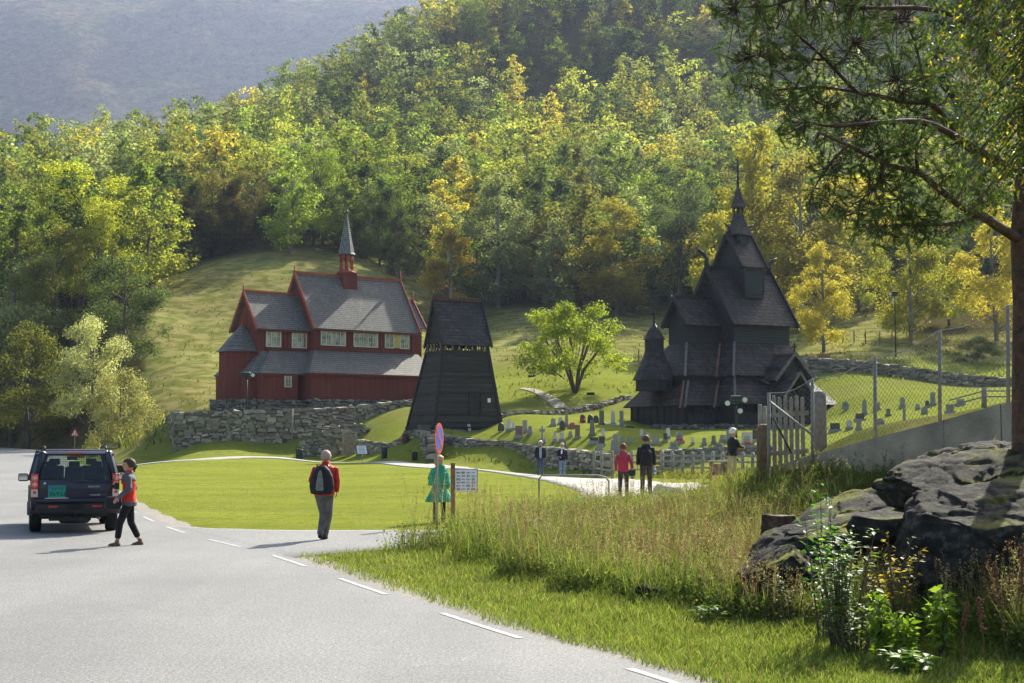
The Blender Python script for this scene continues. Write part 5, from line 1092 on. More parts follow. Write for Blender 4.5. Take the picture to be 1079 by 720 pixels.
def tree_trunk(kind, bl, seed, r0=.016, single=True):
    r = random.Random(seed); mb = MB(); top = .72 if kind != 'umbrella' else .3
    lean = r.uniform(-.02, .02)
    if kind == 'umbrella':
        for a in range(6):
            an = a * 1.05 + r.uniform(-.2, .2); ex = r.uniform(.22, .5); pts = [Vector((0, 0, -.03)), Vector((.03 * math.cos(an), .03 * math.sin(an), .06)), Vector((.12 * math.cos(an) * ex * 2, .12 * math.sin(an) * ex * 2, .25)), Vector((ex * .75 * math.cos(an), ex * .75 * math.sin(an), .52)), Vector((ex * math.cos(an), ex * math.sin(an), .78))]
            mb.tube(pts, [.021, .019, .015, .010, .004], 7)
    else:
        mb.tube([(0, 0, -.04), (lean * .3, 0, .1), (lean, lean, .35), (lean * .5, lean * 1.4, top), (0, 0, .93 if kind in ('birch', 'tall', 'spruce') else .8)], [r0 * 1.15, r0, r0 * .75, r0 * .4, r0 * .12], 6)
    for i in range(0, len(bl), 2):
        x, y, z, q = bl[i]
        if kind == 'umbrella': s = Vector((x * .45, y * .45, z * .55))
        else: s = Vector((lean, lean, max(.06, z - .12 - .25 * math.hypot(x, y))))
        e = Vector((x, y, z)); mb.tube([s, s.lerp(e, .5) + Vector((0, 0, -.012)), e], [r0 * .35, r0 * .22, r0 * .08], 4, cap=False)
    return mb
PROTO = {}
def proto(kind, i, nl, sz):
    V, Q, c, bl = crown(kind, nl, sz, 100 + i * 7 + hash(kind) % 1 + len(kind) * 13)
    me = np_mesh('crown', V, Q, M_LEAF, c, do_link=False)
    tb = tree_trunk(kind, bl, i); tm = bpy.data.meshes.new('trunk'); tm.from_pydata(tb.v, [], tb.f); tm.update(); tm.polygons.foreach_set('use_smooth', [True] * len(tb.f)); tm.materials.append(M_BIRCH if kind in ('birch', 'tall') else M_BARK)
    # one mesh of crown and trunk for the small far ones
    n = len(V); tv = np.array(tb.v); tf = np.array([f if len(f) == 4 else (list(f) + list(f)[-1:] * 4)[:4] for f in tb.f if len(f) == 4], int) + n
    both = np_mesh('tree', np.concatenate([V, tv]), np.concatenate([Q, tf]), M_LEAF, np.concatenate([c, np.ones((len(tv), 3))]), do_link=False)
    both.materials.append(tm.materials[0]); mi = np.zeros(len(Q) + len(tf), np.int32); mi[len(Q):] = 1; both.polygons.foreach_set('material_index', mi)
    return me, tm, both, (V, Q, c)
for kind, cnt in (('birch', 4), ('round', 5), ('tall', 3), ('spruce', 2), ('pine', 2)):
    PROTO[kind] = [proto(kind, i, 4200, .0150) for i in range(cnt)]
HERO = {k: [proto(k, 50 + i, nl, sz) for i in range(c)] for k, c, nl, sz in (('birch', 3, 17000, .0078), ('round', 4, 19000, .0082), ('umbrella', 1, 17000, .0135), ('bush', 2, 16000, .0105), ('tall', 2, 15000, .0075))}
PAL = {'dark green': (.055, .085, .030), 'green': (.11, .15, .035), 'olive': (.16, .165, .045), 'yellow-green': (.23, .25, .06), 'yellow': (.33, .29, .065), 'orange': (.30, .21, .06), 'grey-green': (.19, .22, .12), 'rusty brown': (.17, .11, .06), 'bright green': (.19, .25, .06)}
KN = {'birch': ('birch_tree', 'birch'), 'tall': ('birch_tree', 'slender birch'), 'round': ('broadleaf_tree', 'broad tree'), 'spruce': ('spruce_tree', 'spruce'), 'pine': ('pine_tree', 'pine'), 'umbrella': ('broadleaf_tree', 'spreading tree'), 'bush': ('shrub', 'bushy shrub')}
treepos = []
def hero(kind, i, px, d, top, label, colr, wk=1., group=None, base=None, cat='tree', name=None):
    """an individually named tree standing at column px and depth d whose top reaches image row top"""
    g = on_px(px, d); u = P(px, top, d); h = u.z - g.z; me, tm, _, _ = HERO[kind][i % len(HERO[kind])]
    root = empty(name or KN[kind][0], g, rnd.uniform(0, 6.28), label, cat, group)
    c = bpy.data.objects.new('crown', me); COL.objects.link(c); c.parent = root; c.scale = (h * wk, h * wk, h); q = colr if not isinstance(colr, str) else PAL[colr]; k = rnd.uniform(.92, 1.08); c.color = (q[0] * k, q[1] * k, q[2] * k, 1)
    b_ = bpy.data.objects.new('trunk', tm); COL.objects.link(b_); b_.parent = root; b_.scale = (h * min(1, wk), h * min(1, wk), h)
    treepos.append((g.x, g.y)); return root
E = 'trees at the edge of the woods'
hero('umbrella', 0, 606, 114, 318, 'small round-crowned bright green tree alone on the sunny meadow', (.19, .235, .045), 1.08)
hero('birch', 0, 868, 135, 252, 'yellow birch behind the stone wall just right of the black church', 'yellow', 1.0)
hero('round', 0, 130, 150, 262, 'large dark green tree at the foot of the left meadow', (.075, .105, .05), 1.0)
hero('round', 1, 60, 172, 235, 'olive tree above the road bend behind the pale willow', 'olive', 1.0)
hero('round', 3, 97, 138, 330, 'pale grey-green willow by the road, taller of the two beside the warning sign', (.34, .36, .23), .95)
hero('bush', 0, 126, 122, 386, 'round olive willow bush, in front of the taller pale willow', (.24, .24, .13), .95)
hero('round', 2, 30, 150, 338, 'dull olive tree left of the pale willow by the road', (.11, .12, .04), 1.1)
hero('round', 1, 85, 190, 165, 'tall sunlit yellow-green tree above the left meadow', (.31, .34, .055), 1.1)
hero('round', 2, 100, 178, 205, 'sunlit yellow-green tree with a pointed top at the left woods edge', (.30, .32, .055), 1.0)
hero('round', 1, 45, 205, 218, 'green tree half hidden behind the sunlit yellow-green ones', 'green', 1.1)
hero('round', 0, 12, 170, 262, 'grey-green tree at the left picture edge', 'grey-green', 1.0)
hero('round', 2, 330, 215, 150, 'bright yellow-green tree behind the slender church spire, left of it', 'bright green', .85)
hero('birch', 1, 475, 190, 238, 'orange-topped birch behind the bell tower roof', (.24, .18, .045), 1.15)
hero('tall', 0, 525, 200, 180, 'tall pale birch rising right of the bell tower', 'grey-green', 1.35)
hero('birch', 2, 578, 200, 225, 'yellowish birch between the tall pale birch and the golden birch', (.19, .165, .045), 1.1)
hero('birch', 0, 650, 192, 205, 'golden-topped broad birch above the round meadow tree', (.24, .215, .04), 1.3)
hero('round', 1, 400, 210, 195, 'dark green tree behind the red church spire, right of it', (.05, .07, .025), 1.1)
hero('round', 0, 718, 195, 190, 'dark grey-green tree left of the church needle spire', (.06, .085, .045), 1.0)
hero('birch', 1, 758, 150, 232, 'pale yellow-green birch behind the left dragon head of the black church', 'yellow-green', .9)
hero('birch', 2, 800, 165, 130, 'tall bright yellow birch behind the needle spire', (.25, .235, .04), .95)
hero('tall', 0, 845, 160, 160, 'tall drooping olive-yellow birch right of the needle spire', (.20, .18, .05), 1.5)
hero('birch', 1, 905, 170, 215, 'yellow-green birch left of the tall hillside lamp post', 'yellow-green', 1.0)
hero('birch', 0, 960, 140, 215, 'leaning yellow-green birch beside the hillside lamp post', (.20, .20, .04), 1.2)
hero('round', 1, 1000, 150, 258, 'green-yellow bushy tree right of the hillside lamp post', (.16, .18, .04), 1.0)
hero('birch', 2, 1050, 140, 215, 'bright yellow tree behind the pine trunk', 'yellow', 1.1)
hero('bush', 1, 1030, 128, 352, 'low dark green shrub behind the upper stone wall, beside the pine trunk', (.06, .09, .03), 1.6, name='shrub', cat='shrub')
hero('round', 2, 935, 190, 235, 'shaded dark tree deep behind the hillside lamp post', 'dark green', 1.1)
hero('tall', 0, 780, 200, 190, 'slim dark tree between the black church and the golden birch', 'green', 1.2)
hero('tall', 0, 420, 205, 215, 'dark slender tree close behind the red church roof', (.055, .07, .025), 1.3)
hero('round', 0, 548, 205, 270, 'dark undergrowth tree at the right of the tall pale birch', (.055, .075, .035), 1.1)
hero('round', 2, 612, 210, 262, 'dark tree in the gap between the two golden birches', (.06, .075, .035), 1.1)
for k, (px, d, tp) in enumerate(((185, 215, 195), (205, 212, 188), (225, 215, 180), (248, 218, 185), (268, 216, 178), (290, 214, 182), (312, 220, 190))):
    hero(('round', 'birch')[k % 2], k, px, d, tp, ('brownish olive tree, %s from the left in the dark row above the left meadow' % ('first', 'second', 'third', 'fourth', 'fifth', 'sixth', 'seventh')[k]), [(.11, .10, .04), (.09, .10, .035), (.13, .11, .04), (.08, .09, .035), (.11, .10, .045), (.07, .085, .03), (.09, .11, .03)][k], 1.05, 'dark row of trees above the left meadow')
# the hillside forest
cand = []; r2 = random.Random(5)
for it in range(9000):
    d = 185 + 400 * r2.random() ** 1.25; px = r2.uniform(-60, 1140); x = (px - 539.5) / F * d; cand.append((d, px, x))
zs = Hn([c_[2] for c_ in cand], [c_[0] for c_ in cand])
kept = []; grid = {}
for (d, px, x), z in sorted(zip(cand, zs), key=lambda q: q[0][0]):
    pxx, py = proj((x, d, z))
    lim = 268 + float(sstep(440, 480, px)) * 62 + float(sstep(860, 1000, px)) * 20
    if px < 178: lim = 400 - 100 * float(sstep(60, 178, px))
    if py > lim or py < -150: continue
    ms = 6.7 + (d - 185) * .006; key = (int(x // 10), int(d // 10)); ok = True
    for a in (-1, 0, 1):
        for b_ in (-1, 0, 1):
            for q in grid.get((key[0] + a, key[1] + b_), ()):
                if (q[0] - x) ** 2 + (q[1] - d) ** 2 < ms * ms: ok = False
    if not ok: continue
    if any((q[0] - x) ** 2 + (q[1] - d) ** 2 < 16 for q in treepos): continue
    grid.setdefault(key, []).append((x, d)); kept.append((x, d, z, pxx, py))
print('forest candidates', len(kept))
def zone_colour(px, py, d):
    r = r2.random(); n = hash_noise(np.array([px * 1.]), np.array([py * 1.7]), 60.)[0]
    w_ = [('dark green', .12), ('green', .26), ('olive', .17), ('yellow-green', .18 + .12 * n), ('yellow', .06), ('orange', .006), ('grey-green', .14), ('rusty brown', .003), ('bright green', .06 + .05 * n)]
    s = sum(max(0, q) for _, q in w_); r *= s
    for nm, q in w_:
        r -= max(0, q)
        if r <= 0: return nm
    return 'green'
NF = 0; SV, SQ, SCc = [], [], []; nv = 0
order = sorted(kept, key=lambda q: q[1])
vis = [q for q in order if q[4] > -20 and -40 < q[3] < 1120]
nearset = set(id(q) for q in vis[:262])
for q in order:
    x, d, z, px, py = q; cn = zone_colour(px, py, d); r = r2.random()
    kind = 'birch' if r < .38 else 'round' if r < .74 else 'tall' if r < .92 else ('pine' if (py < 140 and r < .96) else 'spruce' if r > .985 else 'round')
    if kind in ('spruce', 'pine'): cn = 'dark green'
    k = r2.uniform(.72, 1.2); base = PAL[cn]; h = r2.uniform(11, 17.5) * (1.05 if d < 260 else .95); wk = r2.uniform(.95, 1.35)
    rot = r2.uniform(0, 6.28); pr = PROTO[kind][r2.randrange(len(PROTO[kind]))]
    if id(q) in nearset:
        o = bpy.data.objects.new(KN[kind][0], pr[2]); COL.objects.link(o); o.location = (x, d, z - .2); o.rotation_euler = (0, 0, rot); o.scale = (h * wk, h * wk, h)
        o.color = (base[0] * k, base[1] * k, base[2] * k, 1)
        side = 'left' if px < 360 else 'central' if px < 720 else 'right'; lvl = 'lower' if d < 235 else 'middle' if d < 290 else 'upper'
        tag(o, '%s %s on the %s %s part of the wooded hillside' % (cn, KN[kind][1], lvl, side), 'tree', '%s %ss on the %s %s hillside' % (cn, KN[kind][1], lvl, side))
    else:
        V, Q, c = pr[3]; sub = slice(0, 4 * (1100 if d < 480 else 700)); V = V[sub]; c = c[sub]; Q = Q[:len(V) // 4]
        C0 = V.reshape(-1, 4, 3).mean(1, keepdims=True); V = ((V.reshape(-1, 4, 3) - C0) * 1.5 + C0).reshape(-1, 3)
        ca, sa = math.cos(rot), math.sin(rot); W = np.stack([(V[:, 0] * ca - V[:, 1] * sa) * h * wk + x, (V[:, 0] * sa + V[:, 1] * ca) * h * wk + d, V[:, 2] * h + z - .2], 1)
        SV.append(W); SQ.append(Q + nv); nv += len(W); SCc.append(c * np.array(base) * k * 1.1)
M_LEAFV = leafmat('far_leaves', obj=False)
o = np_mesh('far_woodland', np.concatenate(SV), np.concatenate(SQ), M_LEAFV, np.concatenate(SCc)); tag(o, 'mixed autumn woodland covering the upper hillside', 'woodland', kind='stuff')
# ================================================================ NEAR GRASS, WEEDS, PINE, BIRCH
rs = np.random.RandomState(3)
def blades(G, h, wd, lean, col, droop=.3):
    """curved blades: G base points (n,3), h heights, wd widths; 3 quads each"""
    n = len(G); a = rs.uniform(0, 2 * np.pi, n); side = np.stack([np.cos(a), np.sin(a), np.zeros(n)], 1); b = rs.uniform(0, 2 * np.pi, n)
    ld = np.stack([np.cos(b), np.sin(b), np.zeros(n)], 1) * (lean * h)[:, None]; V = []; C = []
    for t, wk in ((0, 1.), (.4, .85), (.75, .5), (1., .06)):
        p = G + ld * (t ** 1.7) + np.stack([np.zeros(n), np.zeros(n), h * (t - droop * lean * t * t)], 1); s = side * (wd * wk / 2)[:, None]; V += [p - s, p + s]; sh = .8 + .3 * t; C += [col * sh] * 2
    V = np.stack(V, 1).reshape(-1, 3); C = np.stack(C, 1).reshape(-1, 3); q = np.array([[0, 1, 3, 2], [2, 3, 5, 4], [4, 5, 7, 6]])
    return V, (q[None] + 8 * np.arange(n)[:, None, None]).reshape(-1, 4), C
def sample(n, p0, p1, d0, d1):
    px = rs.uniform(p0, p1, n); d = 1 / rs.uniform(1 / d1, 1 / d0, n); x = (px - 539.5) / F * d; z = Hn(x, d); dep = d * cP + (z - CAMH) * sP
    x = (px - 539.5) / F * dep; z = Hn(x, d); py = 360 - F * ((z - CAMH) * cP - d * sP) / dep; rd = rdist(x, d) - RW / 2
    return px, d, x, z, py, rd
def pick(n, opts, wts):
    k = rs.choice(len(opts), n, p=np.array(wts) / sum(wts)); return np.array(opts)[k] * rs.uniform(.7, 1.3, (n, 1))
wb = lambda px: np.interp(px, [300, 350, 430, 560, 700, 800, 950, 1079, 1200], [560, 570, 580, 608, 640, 655, 672, 690, 705])   # lower edge of the weeds
def indrive(x, y): return (y > 24.5 + .97 * (x + 3.9)) & (y < 40) & (x < 1.6)
# verge
px, d, x, z, py, rd = sample(230000, 230, 1130, 10.4, 34)
k = (py > wb(px) - 14 + 10 * hash_noise(x, d, .8)) & (rd > -.20 + .08 * hash_noise(x, d, .5)) & ~(indrive(x, d) & (py < 592))
k &= rs.uniform(0, 1, len(px)) < np.clip((rd + .28) / .4, .3, 1)
z = np.maximum(z, roadz(d) - .004); G = np.stack([x, d, z], 1)[k]; n = len(G); tuft = .5 + .5 * hash_noise(G[:, 0], G[:, 1], .35); near_w = np.clip((wb(px[k]) + 16 - py[k]) / 30, 0, 1)
h = rs.uniform(.03, .085, n) * (1 + .8 * tuft + 1.6 * near_w); col = pick(n, [(.16, .21, .045), (.22, .26, .07), (.11, .16, .035), (.29, .27, .12), (.32, .31, .15)], [4, 3.4, 1.6, 1, .8])
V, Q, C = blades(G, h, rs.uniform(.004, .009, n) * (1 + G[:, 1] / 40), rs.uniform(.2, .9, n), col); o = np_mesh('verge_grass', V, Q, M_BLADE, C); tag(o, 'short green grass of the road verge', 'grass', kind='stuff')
# tall weeds and dry grass on the bank
px, d, x, z, py, rd = sample(150000, 318, 1130, 11, 40)
k = (py < wb(px) + 10 * hash_noise(x, d, .7)) & (rd > 1.0) & (~indrive(x, d) | (py < 552)) & ~((px < 390) & (py < 566))
back = np.interp(px, [300, 420, 480, 560, 620, 700, 760, 800, 860, 1100], [31, 31, 32.5, 36, 39, 33, 31, 28, 27.5, 26]); k &= d < back
dcl = d - np.interp(px, [c_[0] for c_ in cwp], [c_[1] for c_ in cwp]); k &= (dcl < -.2) | (px < 800)
inrock = ((px > 845) & (d > 13.8) & (py > 548 - (px - 840) * .42) & (py < 620)) | ((px > 960) & (d > 13.9) & (py > 500)); k &= ~(inrock & (rs.uniform(0, 1, len(px)) > .06))
G = np.stack([x, d, z], 1)[k]; n = len(G); PXk, PYk = px[k], py[k]; cl = hash_noise(G[:, 0], G[:, 1], .9); cl2 = hash_noise(G[:, 1], G[:, 0], 2.2)
hmax = np.interp(PXk, [318, 345, 395, 435, 500, 530, 600, 680, 740, 800, 850, 950, 1080], [.08, .16, .42, .82, .85, .70, .50, .42, .52, .42, .34, .40, .5]); hmax = np.where((PXk > 780) & (PYk < 560), .30, hmax)
h = hmax * rs.uniform(.35, 1.15, n) * (1 + .25 * cl); green = (cl2 + rs.normal(0, .5, n)) > -.45
col = np.where(green[:, None], pick(n, [(.14, .19, .05), (.20, .23, .07), (.10, .14, .035), (.25, .27, .09)], [3, 3, 1.5, 1.5]), pick(n, [(.27, .24, .14), (.20, .165, .10), (.36, .33, .20), (.13, .10, .07), (.19, .19, .08)], [3, 1.5, 1.5, 1, 4]))
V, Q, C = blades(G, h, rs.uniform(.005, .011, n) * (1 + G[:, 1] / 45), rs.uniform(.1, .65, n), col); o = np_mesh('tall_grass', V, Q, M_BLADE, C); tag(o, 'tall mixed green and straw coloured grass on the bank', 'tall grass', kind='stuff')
# seed stalks and docks
k2 = rs.choice(n, 3600, replace=False); Gs = G[k2]; hs = hmax[k2] * rs.uniform(.9, 1.75, len(k2)); keep = hs > .3; Gs = Gs[keep]; hs = hs[keep]; ns = len(Gs)
cs = pick(ns, [(.22, .17, .11), (.14, .09, .065), (.32, .28, .18), (.19, .19, .09), (.21, .13, .11)], [3, 2, 2, 2, 1.3]); ln = rs.uniform(.02, .3, ns); V, Q, C = blades(Gs, hs, np.full(ns, .007), ln, cs, .1)
b_ = rs.uniform(0, 2 * np.pi, ns); VV = [V]; QQ = [Q]; CC = [C]; nv_ = len(V)
top = V.reshape(-1, 8, 3)[:, 6]; low = V.reshape(-1, 8, 3)[:, 4]; m_ = 22
tt_ = rs.uniform(0, 1, (ns, m_, 1)); Cc = (low[:, None] * (1 - tt_) + top[:, None] * tt_) + rs.normal(0, .013, (ns, m_, 3)); vq, qq = rot_quads(Cc.reshape(-1, 3), .011, np.array([0, 0, .2]))
VV.append(vq); QQ.append(qq + nv_); CC.append(np.repeat(np.repeat(cs, m_, 0) * rs.uniform(.6, 1.2, (ns * m_, 1)), 4, 0)); o = np_mesh('seed_stalks', np.concatenate(VV), np.concatenate(QQ), M_BLADE, np.concatenate(CC)); tag(o, 'brown seed heads and docks standing above the tall grass', 'weeds', kind='stuff')
# leafy low plants
k3 = rs.choice(n, 4200, replace=False); Gl = G[k3]; hl_ = hmax[k3] * rs.uniform(.3, .85, len(k3)); m_ = 34
Cc = Gl[:, None] + rs.normal(0, 1, (len(k3), m_, 3)) * np.array([.10, .10, 0]) + np.stack([np.zeros((len(k3), m_)), np.zeros((len(k3), m_)), rs.uniform(.15, 1, (len(k3), m_)) * hl_[:, None]], -1)
vq, qq = rot_quads(Cc.reshape(-1, 3), .022, np.array([0, 0, 1.])); cc = pick(len(k3), [(.10, .15, .04), (.15, .20, .05), (.07, .11, .03), (.24, .23, .06), (.17, .10, .05)], [4, 3, 3, 1, .7])
o = np_mesh('leafy_weeds', vq, qq, M_BLADE, np.repeat(np.repeat(cc, m_, 0) * rs.uniform(.7, 1.3, (len(k3) * m_, 1)), 4, 0)); tag(o, 'low leafy plants mixed into the grass bank', 'weeds', kind='stuff')
# grass at wall feet, rock feet, meadow tufts
px, d, x, z, py, rd = sample(90000, -20, 1100, 29, 190)
nz = hash_noise(x, d, 2.6) + rs.normal(0, .35, len(px)); mead = (d > 112) & (nz > .1) & (py > 262)
wf = (d > 45) & (d < 112) & (px > 430) & (np.abs(py - np.interp(px, [455, 560, 640, 720, 800], [479, 492, 500, 503, 505])) < 2.6)
lf = (d > 100) & (d < 150) & (px > 90) & (px < 190) & (py > 440) & (py < 474)
isl = (d < 45) & (d > 29) & (px < 330) & (np.abs(py - 559) < 4) & ((px < -999))
k = (mead | wf | lf | isl) & (rdist(x, d) > RW / 2 + .5); G = np.stack([x, d, z], 1)[k]; n = len(G); big = np.where(mead[k], rs.uniform(.15, .4, n), np.where(lf[k], rs.uniform(.5, 1.3, n), np.where(isl[k], .03, rs.uniform(.15, .45, n))))
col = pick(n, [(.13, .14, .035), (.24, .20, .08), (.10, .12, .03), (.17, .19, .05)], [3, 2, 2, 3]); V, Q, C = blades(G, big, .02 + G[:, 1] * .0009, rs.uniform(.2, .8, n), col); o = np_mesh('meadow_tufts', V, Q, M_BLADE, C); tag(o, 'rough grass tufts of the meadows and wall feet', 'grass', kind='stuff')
# fallen leaves by the road edge
px, d, x, z, py, rd = sample(5000, 300, 1080, 10.6, 24); k = (rd > -.3) & (rd < .8) & (rs.uniform(0, 1, len(px)) < .16); G = np.stack([x, d, z + .03], 1)[k]
vq, qq = rot_quads(G, .022, np.array([0, -.3, 1.5]), .8); o = np_mesh('fallen_leaves', vq, qq, M_BLADE, np.repeat(pick(len(G), [(.40, .20, .05), (.30, .12, .04), (.45, .36, .10)], [3, 2, 1]), 4, 0)); tag(o, 'scattered orange fallen leaves along the road edge', 'fallen leaves', kind='stuff')

def leaf_shape(C, N, T, s):
    """pointed oval leaves of 2 quads folded on the midrib: centres, normals, directions, sizes"""
    n = len(C); N /= np.linalg.norm(N, axis=1)[:, None]; T = T - N * (T * N).sum(1)[:, None]; T /= np.linalg.norm(T, axis=1)[:, None]; B_ = np.cross(N, T); s = s[:, None]
    v = [C - T * s, C - T * s * .2 + B_ * s * .5 + N * s * .15, C + T * s, C - T * s * .2 - B_ * s * .5 + N * s * .15, C]
    V = np.stack([v[0], v[1], v[2], v[4], v[3]], 1).reshape(-1, 3); q = np.array([[0, 1, 2, 3], [0, 3, 2, 4]]); return V, (q[None] + 5 * np.arange(n)[:, None, None]).reshape(-1, 4)
def shrub(name, base, stems, ht, leafn, s0, cols, wts, label, spread=.3, seed=1, up=.6, cat='shrub', droop=0.):
    global rs; rs = np.random.RandomState(seed); r = random.Random(seed); root = empty(name, base, 0, label, cat); mb = MB(); C = []; T = []
    for k in range(stems):
        a = r.uniform(0, 6.28); q = spread * r.uniform(.2, 1); h = ht * r.uniform(.6, 1.05); b0 = Vector((math.cos(a) * q * .25, math.sin(a) * q * .25, -.1)); tp = Vector((math.cos(a) * q, math.sin(a) * q, h)); md = b0.lerp(tp, .5) + Vector((0, 0, .08))
        mb.tube([b0, md, tp], [.010, .007, .002], 5, cap=False)
        for i in range(leafn):
            u = r.uniform(.22, 1.02); p = b0.lerp(md, u * 2) if u < .5 else md.lerp(tp, u * 2 - 1); an = r.uniform(0, 6.28); o_ = Vector((math.cos(an), math.sin(an), .25 - droop)); p = p + o_ * s0 * 1.5; C.append(tuple(p)); T.append(tuple(o_))
    part('stems', mb, M_BARK, root); C = np.array(C); T = np.array(T); N = np.stack([rs.normal(0, .35, len(C)), rs.normal(0, .35, len(C)), np.ones(len(C)) * up + .25], 1); V, Q = leaf_shape(C, N, T, s0 * rs.uniform(.6, 1.25, len(C)))
    np_mesh('foliage', V, Q, M_BLEAF, np.repeat(pick(len(C), cols, wts), 5, 0), root); return root
def gp(px, d, dz=0): g = on_px(px, d); return g + Vector((0, 0, dz))
shrub('leafy_shrub', gp(885, 13.6), 20, 1.15, 42, .042, [(.08, .17, .04), (.13, .21, .045), (.07, .12, .04)], [3, 2, 2], 'glossy green leafy bush in front of the rocks', .42, 4, 1.2)
shrub('leafy_shrub', gp(868, 14.2, .1), 5, 1.45, 26, .05, [(.06, .16, .03), (.10, .20, .03)], [2, 1], 'tall thin green shoots rising above the leafy bush', .2, 14, .5)
shrub('sapling', gp(945, 13.9), 8, .98, 34, .032, [(.35, .27, .03), (.25, .18, .03), (.12, .14, .03)], [3, 1.5, 1], 'yellow leaved sapling between the leafy bush and the boulder', .32, 6, .5, 'sapling', .2)
shrub('leafy_weed', gp(905, 13.2), 16, .55, 30, .03, [(.09, .13, .03), (.13, .16, .04)], [2, 1], 'low green leafy plant at the foot of the leafy bush', .4, 8, .7, 'plant')
shrub('leafy_weed', gp(838, 15.2), 12, .5, 26, .025, [(.12, .14, .04), (.08, .10, .03)], [2, 1], 'low olive plant beside the moss-capped boulder', .35, 18, .7, 'plant')
for i, (px, d, h) in enumerate(((935, 12.9, .62), (992, 13.0, .72), (950, 12.7, .5))):
    shrub('willowherb', gp(px, d), 6, h, 44, .05, [(.17, .25, .04), (.11, .19, .03)], [2, 1], ('bright green long leaved plant left of the boulder foot', 'tallest bright green long leaved plant before the boulder', 'shorter bright green long leaved plant beside the taller one')[i], .16, 30 + i, .15, 'plant', .4)
shrub('dock_plant', gp(745, 15.6), 5, .18, 16, .06, [(.10, .18, .03)], [1], 'broad leaved green dock low in the verge grass', .2, 9, 1.4, 'plant'); shrub('dock_plant', gp(965, 12.2), 5, .2, 18, .07, [(.11, .20, .03)], [1], 'broad leaved dock in the verge below the boulder', .25, 10, 1.4, 'plant')
for i, (px, d, h) in enumerate(((1013, 12.5, .55), (1062, 12.6, .85), (1074, 12.8, .95), (1040, 12.4, .6))):
    r = random.Random(i); root = empty('dry_dock_stalk', gp(px, d), 0, ('short brown dock stalk before the boulder foot', 'leaning brown dock stalk at the lower right', 'tallest brown dock stalk at the right picture edge', 'small brown seed stalk left of the taller ones')[i], 'plant', 'dry dock stalks by the boulder'); mb = MB(); tp = Vector((r.uniform(-.1, .1), r.uniform(-.1, .1), h)); mb.tube([(0, 0, -.05), tp * .5, tp], [.006, .005, .003], 5); part('stem', mb, mat('dry_stem', (.16, .09, .05), .9), root); mb = MB()
    for q in range(90): p = tp * r.uniform(.55, 1.02); mb.ball(p + Vector((r.gauss(0, .012), r.gauss(0, .012), 0)), .011, 3)
    part('seed_head', mb, mat('dock_seed', (.15, .07, .04), .9), root)

# ---- pine tree at the right edge
PD = 17.; base = P(1074, 480, PD); root = empty('pine_tree', base, 0, 'tall Scots pine with reddish limbs leaning in from the right edge above the rocks', 'tree'); o0 = root.location
def W(px, py, dd=0.): return P(px, py, PD + dd) - o0
mb = MB(); mb.tube([W(1086, 492), W(1083, 470), W(1081, 400), W(1081, 320), W(1078, 250), W(1084, 160), W(1082, 60), W(1078, -60), W(1080, -260), W(1075, -420)], [.26, .185, .16, .15, .148, .135, .12, .10, .08, .03], 14); part('trunk', mb, M_PBARK, root)
LB = [([(1080, 256, 0), (1060, 244, -.2), (1035, 228, -.6), (1013, 217, -.9), (987, 197, -1.2), (967, 182, -1.3), (933, 173, -1.5), (893, 153, -1.6), (862, 140, -1.5)], .085),
      ([(1078, 190, 0), (1050, 172, .4), (1035, 168, .5), (1007, 143, .8), (983, 113, 1.0), (974, 92, 1.1), (968, 60, 1.2), (955, 20, 1.2)], .08),
      ([(1078, 185, 0), (1040, 163, -.4), (985, 133, -.9), (950, 128, -1.2), (880, 133, -1.6), (848, 128, -1.6)], .07),
      ([(1007, 143, .8), (985, 112, .4), (953, 107, .2), (920, 100, .0), (903, 97, -.1), (870, 63, -.5), (847, 43, -.7), (827, 27, -.9), (800, 20, -1.)], .05),
      ([(1035, 228, -.6), (1000, 236, -.9), (953, 237, -1.1), (915, 240, -1.2)], .04), ([(967, 182, -1.3), (966, 155, -1.4), (975, 140, -1.4)], .03),
      ([(903, 97, -.1), (860, 92, -.3), (810, 95, -.6), (775, 88, -.8)], .028), ([(893, 153, -1.6), (870, 178, -1.8), (855, 205, -1.9)], .025), ([(933, 173, -1.5), (920, 200, -1.7), (890, 222, -1.8)], .025),
      ([(1082, 60, 0), (1040, 30, -.6), (980, 10, -1.2), (910, 8, -1.6), (850, -5, -1.8)], .06), ([(1080, 0, 0), (1020, -30, .8), (960, -50, 1.4), (880, -40, 2.)], .06), ([(870, 63, -.5), (830, 62, -.8), (790, 58, -1.)], .02)]
mb = MB(); LP = []
for pts, r0 in LB:
    pw = catmull([W(*p) for p in pts], 4); n = len(pw); rr = [r0 * .8 * (1 - .85 * i / n) for i in range(n)]; mb.tube([Vector(p) for p in pw], rr, 8); LP += [Vector(p) for p in pw[n // 4:]]
masses = [(790, 60, 30, -1), (815, 28, 32, -.9), (843, 82, 30, -.5), (790, 92, 24, -.8), (870, 112, 34, -.6), (848, 138, 26, -1.5), (905, 128, 34, -.8), (880, 178, 28, -1.7), (928, 155, 34, -1.4), (872, 212, 22, -1.8), (905, 224, 26, -1.7), (950, 210, 30, -1.2), (990, 226, 30, -.9), (945, 85, 36, .3), (985, 60, 34, 1.1),
          (900, 45, 36, -.4), (945, 22, 36, 1.), (860, 8, 36, -1.6), (1010, 150, 30, .6), (1000, 100, 34, .9), (775, 8, 26, -1.7), (925, 242, 24, -1.2), (965, 240, 24, -1.1), (1020, 20, 36, -.6), (900, 5, 36, -1.5), (960, 150, 30, -1.3), (825, 60, 22, -.8), (1030, 200, 26, -.4), (1040, 60, 30, 0), (965, 118, 28, .2), (930, 190, 22, -1.6), (995, 185, 20, -1.2), (830, 110, 18, -1.), (1010, -30, 50, .5), (900, -40, 50, 1.5), (800, -20, 40, -1.5)]
